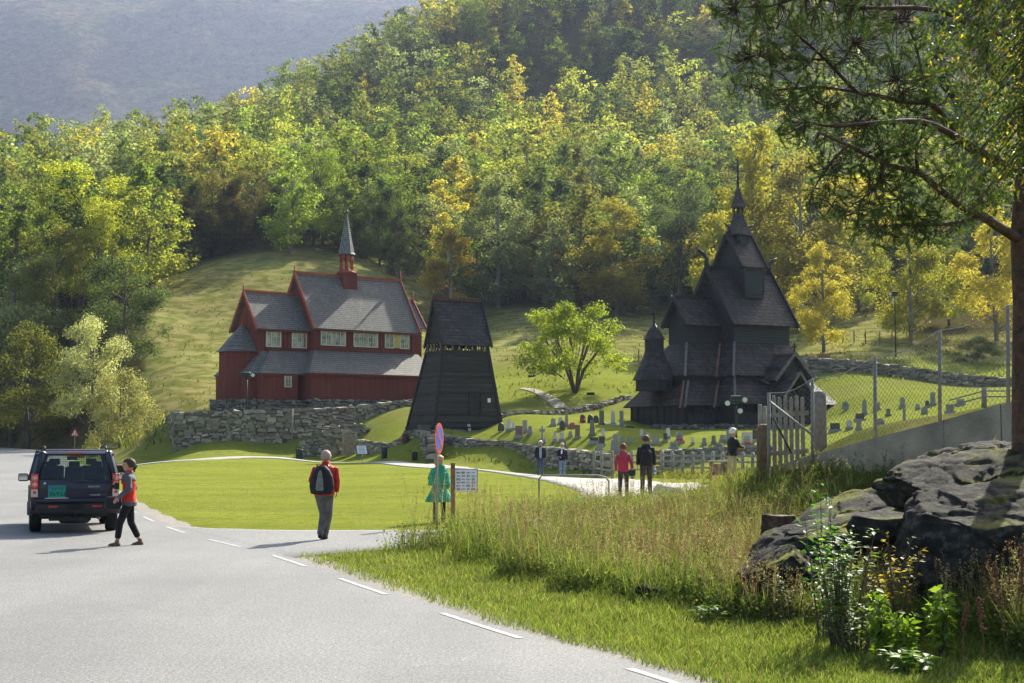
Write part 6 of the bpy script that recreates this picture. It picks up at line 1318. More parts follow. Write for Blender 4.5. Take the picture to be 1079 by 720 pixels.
r = random.Random(2); NV, tips = [], []
for mx0, my0, mr, dd in masses:
    for k in range(int(mr * mr * .058)):
        a, q = r.uniform(0, 6.28), mr * math.sqrt(r.random()) * 1.15; p = W(mx0 + q * math.cos(a), my0 + q * math.sin(a) * .75, dd + r.gauss(0, .28)); tips.append(p)
nodes_ = list(LP)
for mx0, my0, mr, dd in masses:
    c_ = W(mx0, my0, dd); q = min(nodes_, key=lambda v: (v - c_).length); mb.tube([q, q.lerp(c_, .5) + Vector((0, 0, -.05)), c_], [.018, .014, .008], 5, cap=False); LP += [q.lerp(c_, .4), q.lerp(c_, .7), c_]
for p in tips:
    q = min(LP, key=lambda v: (v - p).length_squared); mb.tube([q, q.lerp(p, .6) + Vector((0, 0, -.03)), p], [.007, .005, .003], 4, cap=False)
part('limbs', mb, mat('pine_limb', (.115, .062, .042), .85, c2=(.055, .035, .026), scale=7, bump=.01), root)
T = np.array([tuple(p) for p in tips]); n = len(T); rs = np.random.RandomState(5); m_ = 95
ax = rs.normal(0, 1, (n, 3)) + np.array([-.5, -.2, .5]); ax /= np.linalg.norm(ax, axis=1)[:, None]; st_ = T[:, None] - ax[:, None] * rs.uniform(0, .16, (n, m_, 1)); dr = ax[:, None] * .8 + rs.normal(0, .75, (n, m_, 3)); dr /= np.linalg.norm(dr, axis=2)[..., None]; ln = rs.uniform(.035, .062, (n, m_, 1)); e = st_ + dr * ln
sd = np.cross(dr, rs.normal(0, 1, (n, m_, 3))); sd /= np.linalg.norm(sd, axis=2)[..., None]; sd *= .0027; V = np.stack([st_ - sd, st_ + sd, e], 2).reshape(-1, 3)
cc = pick(n * m_, [(.06, .10, .04), (.09, .135, .05), (.14, .17, .055)], [3, 3, 1]); np_mesh('needles', V, np.arange(len(V)).reshape(-1, 3), M_NEEDLE, np.repeat(cc, 3, 0), root)
# ---- near birch, its trunk just outside the frame
BD = 13.5; base = on_px(1190, BD); root = empty('birch_tree', base, 0, 'near birch boughs of green and yellow leaves hanging in at the top right corner', 'tree'); o0 = root.location
def W2(px, py, dd=0.): return P(px, py, BD + dd) - o0
mb = MB(); mb.tube([(0, 0, -.3), (0.05, 0, 1.5), W2(1185, 200), W2(1180, 0), W2(1170, -250), W2(1165, -420)], [.17, .14, .12, .10, .07, .02], 10); part('trunk', mb, M_BIRCH, root)
r = random.Random(9); mb = MB(); C = []; xl = lambda y: np.interp(y, [-60, 0, 50, 85, 120, 165, 200, 240], [960, 978, 975, 988, 998, 1006, 990, 1010])
ends = []
for k in range(165):
    y = r.uniform(-60, 236); x = r.uniform(float(xl(y)), 1120) if r.random() < .75 else float(xl(y)) + r.uniform(-8, 30); e = (x, y, r.uniform(-.7, .7)); s = (1184, y - r.uniform(60, 200), 0); a, b_ = Vector(W2(*s)), Vector(W2(*e)); md = a.lerp(b_, .6) + Vector((0, 0, .25)); mb.tube([a, md, b_], [.014, .007, .002], 4, cap=False)
    for q in range(62):
        u = r.uniform(.35, 1.03); p = md.lerp(b_, (u - .6) / .4) if u > .6 else a.lerp(md, u / .6); C.append(tuple(p + Vector((r.gauss(0, .09), r.gauss(0, .09), r.gauss(-.03, .08)))))
part('twigs', mb, M_BARK, root); C = np.array(C); rs = np.random.RandomState(6); N = rs.normal(0, 1, C.shape) + np.array([0, .3, .4]); T = rs.normal(0, .5, C.shape) + np.array([0, 0, -1.]); V, Q = leaf_shape(C, N, T, rs.uniform(.020, .036, len(C)))
np_mesh('foliage', V, Q, M_BLEAF, np.repeat(pick(len(C), [(.07, .11, .02), (.12, .16, .03), (.05, .08, .02), (.38, .29, .04), (.20, .14, .03)], [4, 3, 3, 1.1, .4]), 5, 0), root)
# ================================================================ CAR
M_PAINT = mat('car_paint_navy', (.004, .008, .028), .25, spec=.3, coat=.25)
M_PLAST = mat('black_plastic', (.018, .018, .019), .6, var=.2, scale=12)
M_TYRE = mat('tyre_rubber', (.014, .014, .014), .85, var=.2, scale=20)
M_ALU = mat('rim_alloy', (.35, .35, .36), .3, metal=.8)
M_TRED = mat('tail_lamp_red', (.45, .012, .008), .2, spec=.6, coat=.5)
M_TPINK = mat('tail_lamp_bright', (.75, .16, .10), .2, spec=.6)
M_CLEAR = mat('clear_lamp', (.5, .46, .42), .15, spec=.6)
M_CHROME = mat('silver_lettering', (.6, .6, .6), .25, metal=.7)
M_FABRIC = mat('seat_fabric', (.02, .02, .022), .9)
def glassmat(name, tint, k=.55):
    m = bpy.data.materials.new(name); m.use_nodes = True; t = m.node_tree; t.nodes.remove(t.nodes['Principled BSDF']); out = t.nodes['Material Output']
    a = t.nodes.new('ShaderNodeBsdfTransparent'); a.inputs[0].default_value = (*tint, 1); g_ = t.nodes.new('ShaderNodeBsdfGlossy'); g_.inputs['Roughness'].default_value = .02; g_.inputs[0].default_value = (.5, .52, .55, 1)
    fr = t.nodes.new('ShaderNodeFresnel'); fr.inputs[0].default_value = 1.3; ms = t.nodes.new('ShaderNodeMixShader'); ad = node(t, 'ShaderNodeMath', operation='ADD'); ad.inputs[1].default_value = .03; t.links.new(fr.outputs[0], ad.inputs[0])
    t.links.new(ad.outputs[0], ms.inputs[0]); t.links.new(a.outputs[0], ms.inputs[1]); t.links.new(g_.outputs[0], ms.inputs[2]); t.links.new(ms.outputs[0], out.inputs[0]); return m
M_CGLASS = glassmat('car_glass', (.82, .86, .82))
def bevel(o, wd, seg=3):
    b = o.modifiers.new('b', 'BEVEL'); b.width = wd; b.segments = seg; b.limit_method = 'ANGLE'; b.angle_limit = R(35); o.data.polygons.foreach_set('use_smooth', [True] * len(o.data.polygons)); return o
cc_ = Vector((P(77.5, 559, 31.3).x, 31.3, 0)); hd_ = math.atan2(.34, 1)
car = empty('parked_car', (0, 0, 0), hd_, 'dark blue boxy four wheel drive estate car driving away up the road, seen from behind', 'car')
Mz = Matrix.Rotation(hd_, 4, 'Z'); car.location = cc_ + (Mz @ Vector((0, 1.55, 0))) + Vector((0, 0, .0))
car.location.z = 0; car.scale = (.955, .955, .965)
# y forward; rear at -2.4
def prism(mb, prof, x0, x1, k=1.):
    mb.slab([(x0, y, z) for y, z in prof], (x1 - x0, 0, 0))
mb = MB(); prism(mb, [(-2.36, .50), (-2.40, .80), (-2.36, 1.16), (1.05, 1.14), (2.25, 1.06), (2.38, .95), (2.40, .50)], -.955, .955); body = bevel(part('body', mb, M_PAINT, car), .07)
# greenhouse frame: roof, pillars
def ghx(z): return .90 - (z - 1.14) * .26
roofz = 1.80
mb = MB(); mb.add([(s * x, y, z) for (x, y, z) in [(ghx(roofz), -2.18, roofz - .03), (ghx(roofz), .42, roofz - .03), (ghx(roofz) - .05, .35, roofz + .045), (ghx(roofz) - .05, -2.12, roofz + .05)] for s in (-1, 1)], [(0, 1, 3, 2), (2, 3, 5, 4), (4, 5, 7, 6), (6, 7, 1, 0), (0, 2, 4, 6), (1, 7, 5, 3)]); bevel(part('roof', mb, M_PAINT, car), .03)
for s in (-1, 1):
    mb = MB(); mb.bar((s * (ghx(1.14) - .02), -2.34, 1.12), (s * (ghx(roofz) - .03), -2.20, roofz), .13, .16)
    mb.bar((s * (ghx(1.14) - .02), -1.25, 1.12), (s * (ghx(roofz) - .02), -1.22, roofz), .05, .30)
    mb.bar((s * (ghx(1.14) - .02), -.15, 1.12), (s * (ghx(roofz) - .02), -.15, roofz), .05, .12); mb.bar((s * (ghx(1.14) - .02), 1.05, 1.12), (s * (ghx(roofz) - .04), .40, roofz), .07, .08); bevel(part('pillar', mb, M_PAINT, car), .02)
mb = MB()
for s in (-1, 1): mb.tube([(s * .66, -1.95, roofz + .06), (s * .67, -1.7, roofz + .11), (s * .67, .0, roofz + .11), (s * .66, .25, roofz + .06)], .022, 6)
part('roof_rail', mb, M_PLAST, car)
def pane(nm, pts, y=0): mb = MB(); mb.slab(pts, (0, .006, 0)); return part(nm, mb, M_CGLASS, car)
zb = 1.20
rw = [(-.76, -2.365, 1.22), (-.22, -2.372, 1.20), (.02, -2.378, 1.14), (.76, -2.378, 1.14), (.655, -2.215, 1.735), (-.655, -2.215, 1.735)]
pane('rear_window', rw); mb = MB()
for a, b_ in zip(rw, rw[1:] + rw[:1]): mb.bar(Vector(a) + Vector((0, -.004, 0)), Vector(b_) + Vector((0, -.004, 0)), .035, .02)
part('window_seal', mb, M_PLAST, car)
mb = MB(); mb.slab([(-.9, -2.27, 1.745), (.9, -2.27, 1.745), (.62, -2.12, 1.835), (-.62, -2.12, 1.835)], (0, .12, .0)); bevel(part('roof_spoiler', mb, M_PAINT, car), .02)
mb = MB(); mb.box((0, -2.285, 1.765), (.34, .03, .03)); part('brake_light', mb, M_TRED, car)
pane('windscreen', [(-.82, 1.02, 1.15), (.82, 1.02, 1.15), (.66, .42, roofz - .02), (-.66, .42, roofz - .02)])
for s in (-1, 1):
    for y0, y1 in ((-2.2, -1.35), (-1.1, -.2), (-.1, .75)):
        mb = MB(); mb.slab([(s * ghx(1.16), y0, 1.16), (s * ghx(1.16), y1, 1.16), (s * ghx(1.76), min(y1, .38), 1.76), (s * ghx(1.76), y0 + .06, 1.76)], (-.006 * s, 0, 0)); part('side_window', mb, M_CGLASS, car)
# tailgate panel with its stepped lower edge
mb = MB(); mb.slab([(-.78, -2.40, .80), (.78, -2.40, .80), (.78, -2.385, 1.12), (.04, -2.385, 1.12), (-.16, -2.382, 1.19), (-.78, -2.38, 1.20)], (0, -.03, 0)); tg_ = bevel(part('tailgate', mb, M_PAINT, car), .012)
mb = MB(); mb.bar((-.78, -2.418, .985), (-.15, -2.42, .985), .008, .014); mb.bar((-.12, -2.42, 1.10), (.02, -2.42, .93), .008, .014); mb.bar((.02, -2.42, .93), (.78, -2.42, .93), .008, .014); part('tailgate_seam', mb, M_PLAST, tg_)
def text(s, size, loc, m, nm, par, ex=.002, rot=(90, 0, 0)):
    c = bpy.data.curves.new(nm, 'FONT'); c.body = s; c.size = size; c.extrude = ex; c.align_x = 'CENTER'; c.align_y = 'CENTER'; o = bpy.data.objects.new(nm + '_src', c); COL.objects.link(o)
    dg = bpy.context.evaluated_depsgraph_get(); me = bpy.data.meshes.new_from_object(o.evaluated_get(dg)); bpy.data.objects.remove(o); me.materials.clear(); q = link(nm, me, par, [m]); q.location = loc; q.rotation_euler = tuple(R(a) for a in rot); return q
mb = MB(); mb.box((-.40, -2.447, .93), (.37, .012, .26)); pl_ = bevel(part('number_plate', mb, mat('plate_teal', (.012, .26, .20), .5), car), .01)
M_BLK = mat('plate_black', (.01, .01, .01), .6)
text('WW', .14, (-.385, -2.456, .995), M_BLK, 'plate_letters', pl_); text('86933', .14, (-.385, -2.456, .875), M_BLK, 'plate_digits', pl_)
mb = MB(); mb.box((-.563, -2.455, 1.02), (.035, .006, .06)); part('plate_flag', mb, mat('plate_blue', (.02, .06, .4), .5), pl_)
text('DISCOVERY', .05, (.40, -2.421, 1.03), M_CHROME, 'lettering', tg_, .003); text('V6 TD HSE', .045, (.42, -2.431, .845), M_CHROME, 'lettering', tg_, .003); mb = MB(); mb.tube([(-.66, -2.412, 1.11), (-.66, -2.42, 1.11)], [.03, .03], 10); part('badge', mb, M_CHROME, tg_)
mb = MB(); mb.box((-.40, -2.43, .785), (.5, .02, .018)); part('plate_lamp_bar', mb, M_CHROME, tg_)
for s in (-1, 1):
    mb = MB(); mb.box((s * .87, -2.36, 1.06), (.155, .16, .52)); lc = bevel(part('tail_light', mb, M_TRED, car), .02)
    for zz_, r_ in ((1.225, .068), (1.085, .068)): mb = MB(); mb.tube([(s * .87, -2.44, zz_), (s * .87, -2.455, zz_)], [r_, r_ * .9], 18); part('lamp_ring', mb, M_TPINK, lc); mb = MB(); mb.tube([(s * .87, -2.455, zz_), (s * .87, -2.462, zz_)], [r_ * .5, r_ * .4], 14); part('lamp_core', mb, M_CLEAR, lc)
    mb = MB(); mb.box((s * .87, -2.447, .90), (.14, .02, .16)); part('reverse_light', mb, M_CLEAR, lc)
    mb = MB(); mb.box((s * .87, -2.458, .915), (.07, .008, .06)); part('lamp_core', mb, M_TRED, lc)
    # mirrors
    mb = MB(); mb.box((s * 1.115, .72, 1.17), (.24, .12, .19)); mi_ = bevel(part('wing_mirror', mb, M_PLAST, car), .04); mb = MB(); mb.box((s * 1.12, .657, 1.175), (.19, .008, .14)); part('mirror_glass', mb, mat('mirror', (.55, .6, .65), .03, metal=1.), mi_)
    mb = MB(); mb.bar((s * .9, .74, 1.12), (s * 1.05, .73, 1.13), .05); part('mirror_arm', mb, M_PLAST, mi_)
    # wheel arches
    for yc in (-1.45, 1.43):
        mb = MB(); k = 11; pts = []
        for i in range(k + 1):
            a = math.pi * (.0 + i / k); pts.append((yc + .50 * math.cos(a), .40 + .50 * math.sin(a)))
        for (y0, z0), (y1, z1) in zip(pts[:-1], pts[1:]): mb.bar((s * .955, y0, z0), (s * .955, y1, z1), .09, .13)
        bevel(part('wheel_arch', mb, mat('arch_grey', (.10, .10, .105), .5), car), .02)
        wl = empty('wheel', (s * .83, yc, .365)); wl.parent = car; mb = MB(); w2 = .13
        prof_ = [(-w2, .20), (-w2, .31), (-w2 * .9, .352), (-w2 * .5, .366), (w2 * .5, .366), (w2 * .9, .352), (w2, .31), (w2, .20)]; n = 36; vs = []
        for x_, r_ in prof_:
            for q in range(n): a = 2 * math.pi * q / n; vs.append((x_, r_ * math.cos(a), r_ * math.sin(a)))
        mb.add(vs, [(i * n + q, i * n + (q + 1) % n, (i + 1) * n + (q + 1) % n, (i + 1) * n + q) for i in range(7) for q in range(n)], smooth=True); part('tyre', mb, M_TYRE, wl)
        mb = MB(); mb.tube([(-w2 * .8, 0, 0), (w2 * .8, 0, 0)], [.2, .2], 24, False); mb.tube([(s * w2 * .8, 0, 0), (s * w2, 0, 0)], [.06, .05], 12)
        for q in range(5): a = q * 2 * math.pi / 5; mb.bar((s * w2 * .9, 0, 0), (s * w2 * .9, .2 * math.cos(a), .2 * math.sin(a)), .03, .05)
        part('rim', mb, M_ALU, wl)
mb = MB(); mb.slab([(-.97, -2.30, .68), (-.80, -2.47, .68), (.80, -2.47, .68), (.97, -2.30, .68), (.97, -2.1, .68), (-.97, -2.1, .68)], (0, 0, .10)); bevel(part('bumper', mb, M_PAINT, car), .03)
mb = MB(); mb.slab([(-.96, -2.28, .44), (-.78, -2.44, .44), (.78, -2.44, .44), (.96, -2.28, .44), (.96, -2.1, .44), (-.96, -2.1, .44)], (0, 0, .235)); bp_ = bevel(part('lower_bumper', mb, M_PLAST, car), .03)
mb = MB(); mb.box((-.47, -2.448, .60), (.2, .012, .035)); mb2 = MB(); mb2.box((.47, -2.448, .60), (.2, .012, .035)); part('reflector', mb, M_TRED, bp_); part('reflector', mb2, M_TRED, bp_)
mb = MB(); mb.box((0, -2.447, .59), (.36, .01, .13)); part('tow_cover', mb, M_TYRE, bp_); mb = MB(); mb.tube([(0, -2.40, .36), (0, -2.52, .36), (0, -2.52, .43)], .02, 8); mb.ball((0, -2.52, .45), .03, 6); part('tow_ball', mb, M_PLAST, car)
mb = MB(); mb.box((0, -.2, .42), (1.5, 4.2, .12)); mb.box((-.1, -1.9, .34), (.9, .8, .12)); mb.tube([(-.7, -1.45, .34), (.7, -1.45, .34)], .06, 8); mb.lathe([(.30, .22), (.34, .26), (.34, .38)], (0, -2.05, 0), 18); part('underbody', mb, M_PLAST, car)
mb = MB(); mb.tube([(.52, -2.25, .33), (.52, -1.8, .33)], .04, 8); part('exhaust', mb, M_ALU, car)
# interior: seats, headrests, dog guard, mirror
for x_, y_ in ((-.42, -.2), (.42, -.2), (-.5, -1.15), (0, -1.15), (.5, -1.15)):
    mb = MB(); mb.box((x_, y_, 1.15), (.44 if y_ > -1 else .4, .14, .62)); sb_ = bevel(part('seat', mb, M_FABRIC, car), .05); mb = MB(); mb.box((x_, y_, 1.55 if y_ > -1 else 1.50), (.25, .1, .15)); bevel(part('headrest', mb, M_FABRIC, sb_), .04)
mb = MB()
for k in range(27): mb.bar((-.68 + k * .0523, -1.38, 1.15), (-.66 + k * .0508, -1.36, 1.74), .006)
for k in range(12): mb.bar((-.7, -1.37, 1.17 + k * .05), (.7, -1.37, 1.17 + k * .05), .006)
part('cargo_guard', mb, M_PLAST, car); mb = MB(); mb.box((0, .45, 1.62), (.24, .04, .08)); part('rear_view_mirror', mb, M_PLAST, car); mb = MB(); mb.box((0, .95, 1.12), (1.5, .3, .1)); part('dashboard', mb, M_FABRIC, car)
mb = MB(); mb.tube([(.78, -2.385, 1.16), (.3, -2.39, 1.19)], .008, 4); part('rear_wiper', mb, M_PLAST, car)

# ================================================================ PEOPLE
M_SKIN = mat('skin', (.42, .23, .16), .55, var=.08, scale=20)
M_EYE = mat('eye', (.02, .015, .012), .3); M_LIP = mat('lips', (.33, .12, .10), .5)
def remesh(o, vox, sm=3):
    m = o.modifiers.new('r', 'REMESH'); m.mode = 'VOXEL'; m.voxel_size = vox; m.use_smooth_shade = True
    s = o.modifiers.new('s', 'SMOOTH'); s.iterations = sm; s.factor = .4; return o
def seg(mb, a, b_, r0, r1, n=12, k=None, flat=1., bulge=.0):
    a, b_ = Vector(a), Vector(b_); d = (b_ - a); L = d.length; t = d.normalized()
    pts = [a - t * r0 * .6, a - t * r0 * .3, a, a.lerp(b_, .35), a.lerp(b_, .7), b_, b_ + t * r1 * .3, b_ + t * r1 * .6]; rr = [r0 * .35, r0 * .8, r0, (r0 * .65 + r1 * .35) * (1 + bulge), (r0 * .3 + r1 * .7) * (1 + bulge * .5), r1, r1 * .8, r1 * .35]
    mb.tube(pts, rr, n, flat=flat)
def ell(mb, rings, n=18):
    """loft of (x,y,z,rx,ry)"""
    vs = [(x + rx * math.cos(2 * math.pi * k / n), y + ry * math.sin(2 * math.pi * k / n), z) for x, y, z, rx, ry in rings for k in range(n)]; N = len(rings)
    mb.add(vs, [(i * n + k, i * n + (k + 1) % n, (i + 1) * n + (k + 1) % n, (i + 1) * n + k) for i in range(N - 1) for k in range(n)] + [list(range(n))[::-1], [(N - 1) * n + k for k in range(n)]], smooth=True)
def hand(mb, wrist, dirn, s, curl=.5, side=1):
    """palm, four bent unequal fingers and a thumb"""
    w_ = Vector(wrist); t = Vector(dirn).normalized(); a = Vector((side, 0, 0)); a = (a - t * a.dot(t)).normalized(); fwd = t.cross(a) * side    # fwd: across the palm, thumb side
    pc = w_ + t * .045 * s; mb.tube([w_ - t * .01, w_ + t * .02 * s, pc, w_ + t * .085 * s], [.024 * s, .032 * s, .040 * s, .034 * s], 10, flat=.45, up=a)
    for k, ln in enumerate((.070, .080, .075, .058)):
        b0 = w_ + t * .078 * s + fwd * (.027 - .018 * k) * s; c1 = (t - a * curl * .5).normalized(); c2 = (t - a * curl * 1.4).normalized(); p1 = b0 + c1 * ln * .5 * s; p2 = p1 + c2 * ln * .5 * s; mb.tube([b0 - t * .015 * s, b0, p1, p2], [.009 * s, .0095 * s, .0085 * s, .006 * s], 6)
    b0 = w_ + t * .025 * s + fwd * .03 * s; p1 = b0 + (t * .6 + fwd * .8).normalized() * .035 * s; mb.tube([b0 - fwd * .01 * s, b0, p1, p1 + (t - a * curl * .4).normalized() * .03 * s], [.013 * s, .012 * s, .010 * s, .007 * s], 6)
def person(px, d, H_, face, label, J, C, vox=.011, bald=False, wide=1., foot_px=None):
    """J: joints in units of height (x right, y forward, z up); C: clothing colours and style"""
    g = on_px(px, d); root = empty('person', g, face, label, 'person', None); S = H_; V = lambda p: Vector(p) * S
    lean = J.get('lean', (0, 0)); hx = .052; sz = .808; sh = .094 * wide
    pel = Vector((0, 0, .53)); chest = Vector((lean[0], lean[1], .74)); nk = Vector((lean[0] * 1.15, lean[1] * 1.15, .845)); hdv = Vector(J.get('head', (lean[0] * 1.25, lean[1] * 1.25 + .012, .932)))
    legs = {}
    for s, nm in ((-1, 'L'), (1, 'R')):
        kn, an = J['leg' + nm]; legs[s] = [Vector((s * hx, 0, .51)), Vector((s * .055 + kn[0], kn[1], kn[2])), Vector((s * .055 + an[0], an[1], an[2]))]
    arms = {}
    for s, nm in ((-1, 'L'), (1, 'R')):
        el, wr = J['arm' + nm]; arms[s] = [Vector((lean[0] + s * sh, lean[1], sz - .012)), Vector(el), Vector(wr)]
    bm_ = MB()
    ell(bm_, [tuple(V((lean[0] * f, lean[1] * f, z))) + (rx * S * wide, ry * S * wide) for f, z, rx, ry in ((0, .485, .04, .035), (0, .51, .070, .048), (.1, .55, .080, .055), (.4, .62, .075, .052), (.8, .70, .088, .060), (1, .77, .095, .062), (1.05, .81, .085, .052), (1.1, .835, .05, .04), (1.12, .85, .03, .032))])
    seg(bm_, V(nk - Vector((0, 0, .02))), V(hdv - Vector((0, .008, .035))), .033 * S, .031 * S)
    hr = .062 * S; hc = V(hdv); bm_.ball(hc + Vector((0, -.004 * S, .014 * S)), hr, 9, sc=(.86, 1.08, .98)); bm_.ball(hc + Vector((0, .012 * S, -.022 * S)), hr * .74, 8, sc=(.86, 1.0, 1.05)); ht = J.get('turn', 0.)
    HR = Matrix.Rotation(ht, 3, 'Z'); hp = lambda x, y, z: hc + HR @ (Vector((x, y, z)) * S)
    bm_.tube([hp(0, .052, .020), hp(0, .066, -.002), hp(0, .056, -.010)], [.005 * S, .009 * S, .007 * S], 6)
    for s in (-1, 1): bm_.ball(hp(s * .055, -.006, .0), .013 * S, 4, sc=(.45, .8, 1.15))
    for s in (-1, 1):
        a = arms[s]; seg(bm_, V(a[0]), V(a[1]), .027 * S, .021 * S); seg(bm_, V(a[1]), V(a[2]), .022 * S, .015 * S); hand(bm_, V(a[2]), V(a[2] - a[1]) + V((0, .0, -.03)), S / 1.75 * 1.0, J.get('curl', .6), s)
        l = legs[s]; seg(bm_, V(l[0]), V(l[1]), .046 * S, .031 * S); seg(bm_, V(l[1]), V(l[2]), .032 * S, .020 * S, bulge=.1); bm_.tube([V(l[2]), V(l[2] + Vector((0, .01, -.02))), V(l[2] + Vector((0, .06, -.035)))], [.02 * S, .022 * S, .015 * S], 8)
    remesh(part('body', bm_, M_SKIN, root), max(.0085, vox * .85), 2)
    for s in (-1, 1): mb = MB(); mb.ball(hp(s * .021, .0535, .014), .0058 * S, 4); part('eye', mb, M_EYE, root)
    mb = MB(); mb.tube([hp(-.016, .052, -.030), hp(0, .059, -.031), hp(.016, .052, -.030)], .0035 * S, 5); part('mouth', mb, M_LIP, root)
    # hair
    if C.get('hair'):
        mb = MB(); hm = mat('hair', C['hair'], .7, var=.35, scale=40); lg = C.get('hair_len', 0)
        n1, n2 = 12, 20; vs = []; idx_ = {}; 
        for i in range(n1 + 1):
            th_ = math.pi * i / n1 * .5 * (1.35 if lg == 0 else 1.6)
            for k in range(n2):
                a = 2 * math.pi * k / n2; dx, dy, dz = math.sin(th_) * math.cos(a), math.sin(th_) * math.sin(a), math.cos(th_)
                fr_ = max(0, dy); zc_ = dz
                if fr_ > .25 and dz < .45: dz = .45 + (dz - .45) * .1; q = math.sqrt(max(0, 1 - dz * dz)) / max(1e-6, math.hypot(dx, dy)); dx *= q; dy *= q
                rr_ = hr / S * (1.05 + .03 * math.sin(k * 3.1 + i)) * (1 + lg * .12 * (th_ > 1)); p = HR @ Vector((dx * rr_ * .90, dy * rr_ * 1.10 - .008, dz * rr_ * 1.02 + .016 - (lg * .045 if dz < -.1 and dy < .3 else 0))); vs.append(V(hdv + p))
        mb.add(vs, [(i * n2 + k, (i + 1) * n2 + k, (i + 1) * n2 + (k + 1) % n2, i * n2 + (k + 1) % n2) for i in range(n1) for k in range(n2)], smooth=True); o = part('hair', mb, hm, root); sd_ = o.modifiers.new('so', 'SOLIDIFY'); sd_.thickness = .008; sd_.offset = 1
    # trousers
    tk = C.get('trouser_fit', 1.); mb = MB(); ell(mb, [(0, 0, .475 * S, .04 * S, .05 * S), (0, 0, .50 * S, .092 * S * wide, .070 * S * wide), (0, 0, .55 * S, .098 * S * wide, .072 * S * wide), (lean[0] * .3 * S, lean[1] * .3 * S, .60 * S, .086 * S * wide, .064 * S * wide)])
    cuff = C.get('cuff', 1.)
    for s in (-1, 1):
        l = legs[s]; e = l[1].lerp(l[2], cuff); seg(mb, V(l[0]), V(l[1]), .053 * S * tk, .040 * S * tk); seg(mb, V(l[1]), V(e), .040 * S * tk, .034 * S * tk)
    tr = remesh(part('trousers', mb, mat('trousers', C['trousers'], .85, var=.25, scale=8, bump=.03, bscale=10), root), vox, 2)
    for s in (-1, 1):
        an = legs[s][2]; mb = MB(); fd = Vector(J.get('foot', {}).get(s, (s * .02, 1, 0))).normalized(); az = an.z; tip = Vector((an.x, an.y, 0)) + Vector((fd.x, fd.y, 0)) * .098 + Vector((0, 0, .018 + fd.z * .1)); hl = Vector((an.x, an.y, 0)) - Vector((fd.x, fd.y, 0)) * .025 + Vector((0, 0, az - .022))
        tip.z += max(0, az - .045) * .1
        mb.tube([V(hl - Vector((fd.x, fd.y, 0)) * .012), V(hl), V(hl.lerp(tip, .45) + Vector((0, 0, .006))), V(hl.lerp(tip, .8)), V(tip)], [.012 * S, .026 * S, .028 * S, .024 * S, .010 * S], 10, flat=.85); mb.tube([V(an + Vector((0, 0, .03))), V(an), V(an - Vector((0, 0, .02)))], [.024 * S, .026 * S, .024 * S], 10)
        sh_ = part('shoe', mb, mat('shoe', C.get('shoes', (.05, .035, .025)), .8, var=.3, scale=20), root); mb = MB(); mb.tube([V(hl - Vector((fd.x, fd.y, 0)) * .012 - Vector((0, 0, .014))), V(hl - Vector((0, 0, .018))), V(tip - Vector((0, 0, .010)))], [.016 * S, .022 * S, .018 * S], 8, flat=.35); part('sole', mb, M_TYRE, sh_)
    # jacket
    hem = C.get('hem', .50); flare = C.get('flare', 1.); jk = mat('jacket', C['jacket'], .75, var=.22, scale=7, bump=.035, bscale=9); slm = mat('sleeve', C['sleeve'], .75, var=.22, scale=7, bump=.035, bscale=9) if C.get('sleeve') else jk
    mb = MB(); rings = []
    for f, z, rx, ry in ((0, hem, .098 * flare, .080 * flare), (.1, max(hem + .02, .55), .100, .080), (.4, .62, .094, .072), (.8, .70, .100, .074), (1, .77, .107, .074), (1.05, .808, .098, .062), (1.1, .832, .062, .048), (1.12, .852, .040, .040)):
        rings.append((lean[0] * f * S, lean[1] * f * S, z * S, rx * S * wide, ry * S * wide))
    r0 = rings[0]; rings = [(r0[0], r0[1], r0[2] - .004 * S, r0[3] * .9, r0[4] * .9)] + rings; ell(mb, rings)
    if slm is jk:
        for s in (-1, 1): a = arms[s]; seg(mb, V(a[0]), V(a[1]), .037 * S, .033 * S); seg(mb, V(a[1]), V(a[1].lerp(a[2], .95)), .032 * S, .025 * S)
    jo = remesh(part('jacket', mb, jk, root), vox, 2)
    if slm is not jk:
        for s in (-1, 1): mb = MB(); a = arms[s]; seg(mb, V(a[0] - Vector((s * .008, 0, 0))), V(a[1]), .040 * S, .034 * S); seg(mb, V(a[1]), V(a[1].lerp(a[2], .95)), .034 * S, .026 * S); remesh(part('sleeve', mb, slm, root), vox, 2)
        if C.get('yoke'): mb = MB(); ell(mb, [(lean[0] * S, lean[1] * S, z * S, rx * S * wide, ry * S * wide) for z, rx, ry in ((.755, .1095, .078), (.78, .110, .078), (.81, .101, .066), (.836, .064, .050), (.856, .043, .043))]); remesh(part('yoke', mb, slm, root), vox, 2)
        if C.get('hemband'): mb = MB(); ell(mb, [(0, 0, z * S, rx * S * wide * flare, ry * S * wide * flare) for z, rx, ry in ((hem - .006, .095, .078), (hem, .1015, .084), (hem + .045, .1025, .084))]); remesh(part('hem_band', mb, slm, root), vox, 2)
    if C.get('front'): mb = MB(); ell(mb, [(lean[0] * f * S, (lean[1] * f + .022) * S, z * S, .050 * S * wide, .066 * S * wide) for f, z in ((0, hem + .01), (.4, .62), (.8, .70), (1, .77), (1.05, .82))]); remesh(part('shirt', mb, mat('shirt', C['front'], .8), root), vox, 1)
    if C.get('hood'): mb = MB(); ell(mb, [(lean[0] * S, (lean[1] - .035) * S, z * S, rx * S, ry * S) for z, rx, ry in ((.76, .03, .03), (.79, .070, .045), (.835, .078, .050), (.868, .060, .046))]); remesh(part('hood', mb, slm if C.get('yoke') else jk, root), vox, 2)
    if C.get('collar'): mb = MB(); ell(mb, [(nk.x * S, nk.y * S, z * S, rx * S, rx * S) for z, rx in ((.835, .050), (.86, .044), (.880, .040))]); remesh(part('collar', mb, mat('collar', C['collar'], .8), root), vox, 1)
    return root, V, hp
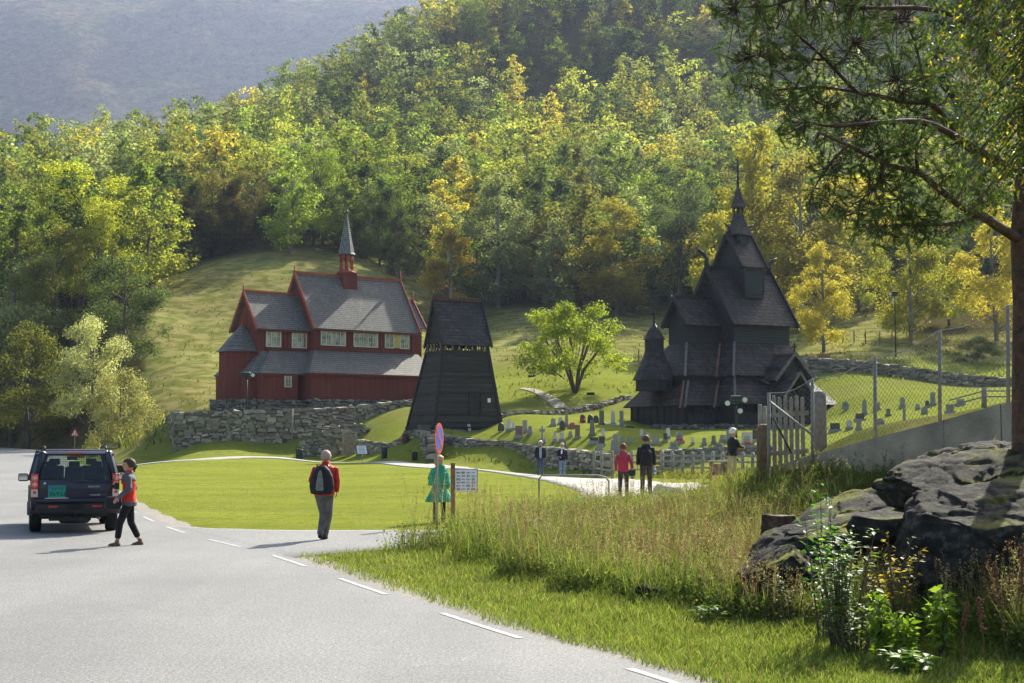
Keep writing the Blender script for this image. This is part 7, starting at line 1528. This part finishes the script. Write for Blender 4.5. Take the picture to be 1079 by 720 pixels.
ST = {'legL': ((-.005, .0, .28), (-.01, -.005, .05)), 'legR': ((.005, .01, .28), (.01, .02, .05)), 'armL': ((-.135, -.02, .66), (-.14, .03, .52)), 'armR': ((.135, -.02, .66), (.14, .03, .52))}
# woman crossing the road, walking left
w1, V, hp = person(135, 27.3, 1.66, R(90 + 8), 'woman in a red and grey jacket and cropped black trousers crossing the road', {'legL': ((-.01, .09, .275), (-.015, .115, .055)), 'legR': ((.0, -.02, .28), (.005, -.125, .062)), 'armL': ((-.15, -.02, .67), (-.15, .10, .57)), 'armR': ((.13, -.045, .665), (.12, .075, .585)), 'turn': .0, 'foot': {-1: (0, 1, .1), 1: (0, 1, 0)}},
    {'jacket': (.50, .025, .018), 'sleeve': (.075, .075, .085), 'yoke': 1, 'hemband': 1, 'collar': (.5, .03, .02), 'trousers': (.008, .008, .009), 'cuff': .72, 'hair': (.05, .03, .02), 'shoes': (.13, .085, .06), 'hem': .475, 'flare': 1.08, 'trouser_fit': 1.05}, vox=.010)
mb = MB()
for s in (-1, 1): mb.tube([hp(s * .02 + .013 * math.cos(a), .058, .013 + .011 * math.sin(a)) for a in np.linspace(0, 2 * math.pi, 10)], .0013 * 1.7, 4); mb.tube([hp(s * .035, .056, .015), hp(s * .056, .0, .012)], .0015, 4)
part('glasses', mb, M_EYE, w1)
mb = MB(); ell(mb, [tuple(V((0, .0, z))) + (rx * 1.66, rx * 1.66) for z, rx in ((.815, .03), (.83, .058), (.85, .052), (.868, .042))]); mb.tube([V((.02, .065, .84)), V((.03, .085, .78)), V((.02, .085, .72))], [.035, .04, .03], 8, flat=.5); remesh(part('scarf', mb, mat('scarf', (.05, .05, .07), .9, c2=(.22, .14, .16), scale=14), w1), .012, 1)
b_ = MB(); b_.box((0, 0, -.02), (.13, .30, .24)); o = b_.build('shoulder_bag', mat('bag_black', (.01, .01, .01), .6)); bevel(o, .05); b2 = MB(); b2.tube([(0, .1, .08), (.05, .05, .35), (.12, -.05, .52)], .012, 5); part('strap', b2, M_EYE, o); o.location = w1.location + Vector((-.27, -.12, .86)); o.rotation_euler = (0, 0, R(98)); tag(o, 'black shoulder bag at the hip of the woman crossing the road', 'bag')
b_ = MB(); b_.box((0, 0, 0), (.11, .08, .13)); b_.tube([(0, .04, 0), (0, .10, 0)], .035, 10); o = b_.build('camera_case', mat('case_black', (.01, .01, .01), .5)); bevel(o, .015); o.location = w1.location + Vector((-.22, -.05, 1.16)); o.rotation_euler = (0, 0, R(98)); tag(o, 'small black camera hanging at the chest of the woman crossing the road', 'camera')
# man with the grey backpack, seen from behind
m1, V, hp = person(341, 28.6, 1.78, R(-4), 'bald man in a red jacket and grey trousers walking away with a backpack', {'legL': ((.045, .03, .29), (.03, -.06, .075)), 'legR': ((-.005, .02, .28), (-.055, .06, .05)), 'armL': ((-.152, .02, .665), (-.13, .09, .57)), 'armR': ((.150, .0, .655), (.135, .055, .54)), 'lean': (0.01, .02), 'turn': .1},
    {'jacket': (.46, .022, .022), 'trousers': (.105, .095, .088), 'hair': (.32, .27, .24), 'hair_len': 0, 'collar': (.45, .03, .03), 'shoes': (.03, .03, .03), 'hem': .50, 'trouser_fit': 1.12}, vox=.010, wide=1.2)
for ch_ in m1.children:
    if ch_.name.startswith('hair'): ch_.scale = (.955, .955, .988); ch_.data.materials[0] = mat('thin_hair', (.36, .25, .20), .7, var=.15, scale=60)
bk = MB(); ell(bk, [(0, -.0, z, rx, ry) for z, rx, ry in ((-.02, .13, .07), (.0, .22, .125), (.15, .25, .14), (.34, .22, .13), (.47, .16, .10), (.55, .08, .05))], 20); o = remesh(bk.build('backpack', mat('pack_black', (.014, .014, .016), .7, var=.3, scale=20, bump=.01, bscale=30)), .012, 2); tag(o, 'black backpack with a grey front panel on the back of the man in red', 'backpack')
o.location = m1.location + Vector((-.02, -.20, .93)); pn = MB(); ell(pn, [(-.02, -.105, z, rx, .05) for z, rx in ((.06, .065), (.09, .09), (.2, .085), (.32, .06), (.42, .035), (.46, .015))], 12); part('front_panel', pn, mat('pack_grey', (.16, .155, .15), .7, var=.2, scale=15), o)
for s in (-1, 1): sp2 = MB(); sp2.tube([(s * .09, .02, .44), (s * .11, .12, .56), (s * .12, .24, .50), (s * .12, .25, .25), (s * .15, .10, .05)], .02, 6, flat=.5); part('shoulder_strap', sp2, M_EYE, o)
pk = MB(); pk.tube([(.17, -.03, .05), (.18, -.03, .26)], [.04, .04], 8); part('side_pocket', pk, M_PLAST, o)
# person in the green cape by the signs
p3, V, hp = person(463, 35.5, 1.64, R(15), 'person in a long green hooded raincoat standing behind the round sign', {**ST, 'armL': ((-.150, .01, .665), (-.12, .09, .60)), 'turn': -.9}, {'jacket': (.03, .27, .155), 'trousers': (.02, .02, .025), 'hair': (.38, .22, .12), 'hair_len': 1, 'hem': .31, 'flare': 2.35, 'hood': 1}, vox=.012)
mb = MB(); ell(mb, [(0, -.005 * 1.64, z * 1.64, rx * 1.64, ry * 1.64) for z, rx, ry in ((.555, .17, .13), (.56, .185, .14), (.66, .165, .115), (.75, .140, .095), (.80, .115, .078), (.835, .07, .055))]); remesh(part('cape', mb, mat('cape_green', (.03, .27, .155), .8, var=.22, scale=6, bump=.04, bscale=8), p3), .012, 1)
for ch_ in p3.children:
    if ch_.name.startswith('jacket'): ch_['label'] = 'green raincoat flaring out to the thighs'
# couple on the path by the wall, facing the camera
p4, V, hp = person(569.5, 69, 1.70, R(180), 'elderly man in a black jacket over a pale blue shirt facing us on the path', {**ST, 'legL': ((-.0, .02, .28), (-.0, .06, .05)), 'legR': ((0, .0, .28), (0, -.05, .05))}, {'jacket': (.012, .012, .015), 'front': (.26, .30, .38), 'trousers': (.05, .07, .12), 'hair': (.75, .73, .70), 'shoes': (.12, .08, .06)}, vox=.014, wide=1.12)
p5, V, hp = person(592.5, 68.5, 1.64, R(180), 'woman in a dark jacket with a white scarf facing us on the path', {**ST, 'legL': ((-.0, .0, .28), (-.0, -.05, .05)), 'legR': ((0, .02, .28), (0, .06, .05)), 'armR': ((.135, .02, .665), (.08, .10, .62))}, {'jacket': (.01, .012, .03), 'trousers': (.14, .19, .27), 'hair': (.62, .52, .42), 'shoes': (.08, .05, .04), 'collar': (.7, .62, .66)}, vox=.014)
mb = MB(); mb.tube([V((.02, .07, .84)), V((.015, .085, .76)), V((.03, .085, .69))], [.03, .045, .035], 8, flat=.5); remesh(part('scarf', mb, mat('scarf_pale', (.68, .58, .62), .8), p5), .014, 1)
# red jacket woman and man in black seen from behind
p6, V, hp = person(657, 42.8, 1.60, R(-5), 'woman in a crimson jacket with a grey hood walking away on the path', {**ST, 'armR': ((.150, -.02, .665), (.165, .05, .56))}, {'jacket': (.38, .02, .055), 'sleeve': (.30, .03, .055), 'yoke': 0, 'trousers': (.05, .04, .035), 'hair': (.11, .035, .02), 'hood': 1, 'hem': .49, 'collar': (.12, .12, .13)}, vox=.012)
mb = MB(); ell(mb, [(0, 0, z * 1.6, rx * 1.6, ry * 1.6) for z, rx, ry in ((.765, .112, .079), (.80, .105, .070), (.835, .066, .052), (.858, .046, .046))]); remesh(part('yoke', mb, mat('yoke_grey', (.10, .105, .12), .8), p6), .012, 2)
p7, V, hp = person(681, 43, 1.80, R(-3), 'man in a black jacket and rucksack walking away beside the woman in crimson', {**ST}, {'jacket': (.012, .014, .022), 'trousers': (.045, .036, .03), 'hair': (.07, .035, .02), 'hood': 1, 'hem': .50}, vox=.012, wide=1.12)
bk = MB(); ell(bk, [(0, 0, z, rx, ry) for z, rx, ry in ((.0, .10, .06), (.02, .17, .10), (.2, .18, .11), (.36, .15, .09), (.44, .07, .05))], 18); o = remesh(bk.build('backpack', mat('pack_dark', (.012, .012, .013), .8, var=.4, scale=20)), .014, 2); o.location = p7.location + Vector((.0, -.20, .95)); tag(o, 'black rucksack on the man walking beside the woman in crimson', 'backpack')
sp2 = MB(); sp2.tube([(.0, -.0, .43), (.0, .04, .50), (.0, .08, .46)], .012, 5); part('handle', sp2, M_EYE, o)
b_ = MB(); b_.lathe([(.03, 0), (.034, .01), (.034, .14), (.028, .17), (.012, .20), (.012, .22)], (0, 0, 0), 12); o = b_.build('water_bottle', mat('bottle_plastic', (.62, .68, .72), .2, spec=.6)); o.location = p7.location + Vector((.275, .05, .66)); tag(o, 'clear water bottle in the right hand of the man with the rucksack', 'bottle'); lb_ = MB(); lb_.tube([(0, 0, .06), (0, 0, .12)], .0355, 12); part('label_band', lb_, mat('bottle_blue', (.05, .2, .5), .5), o)
b_ = MB(); b_.box((0, 0, 0), (.20, .12, .18)); o = b_.build('handbag', mat('handbag_black', (.015, .012, .012), .6)); bevel(o, .03); o.location = p6.location + Vector((.26, .0, .74)); tag(o, 'small dark handbag at the side of the woman in crimson', 'bag'); b2 = MB(); b2.tube([(-.06, 0, .09), (0, 0, .2), (.06, 0, .09)], .008, 5); part('handle', b2, M_EYE, o)
# white haired man leaning towards the fence
p8, V, hp = person(771.5, 44, 1.74, R(-62), 'white haired man in a black jacket and beige trousers standing at the fence', {**ST, 'armL': ((-.12, .07, .69), (-.08, .19, .67)), 'armR': ((.12, .07, .69), (.08, .19, .67)), 'lean': (0, .02)}, {'jacket': (.010, .010, .011), 'trousers': (.27, .23, .17), 'hair': (.62, .58, .55), 'hem': .52}, vox=.012, wide=1.1)
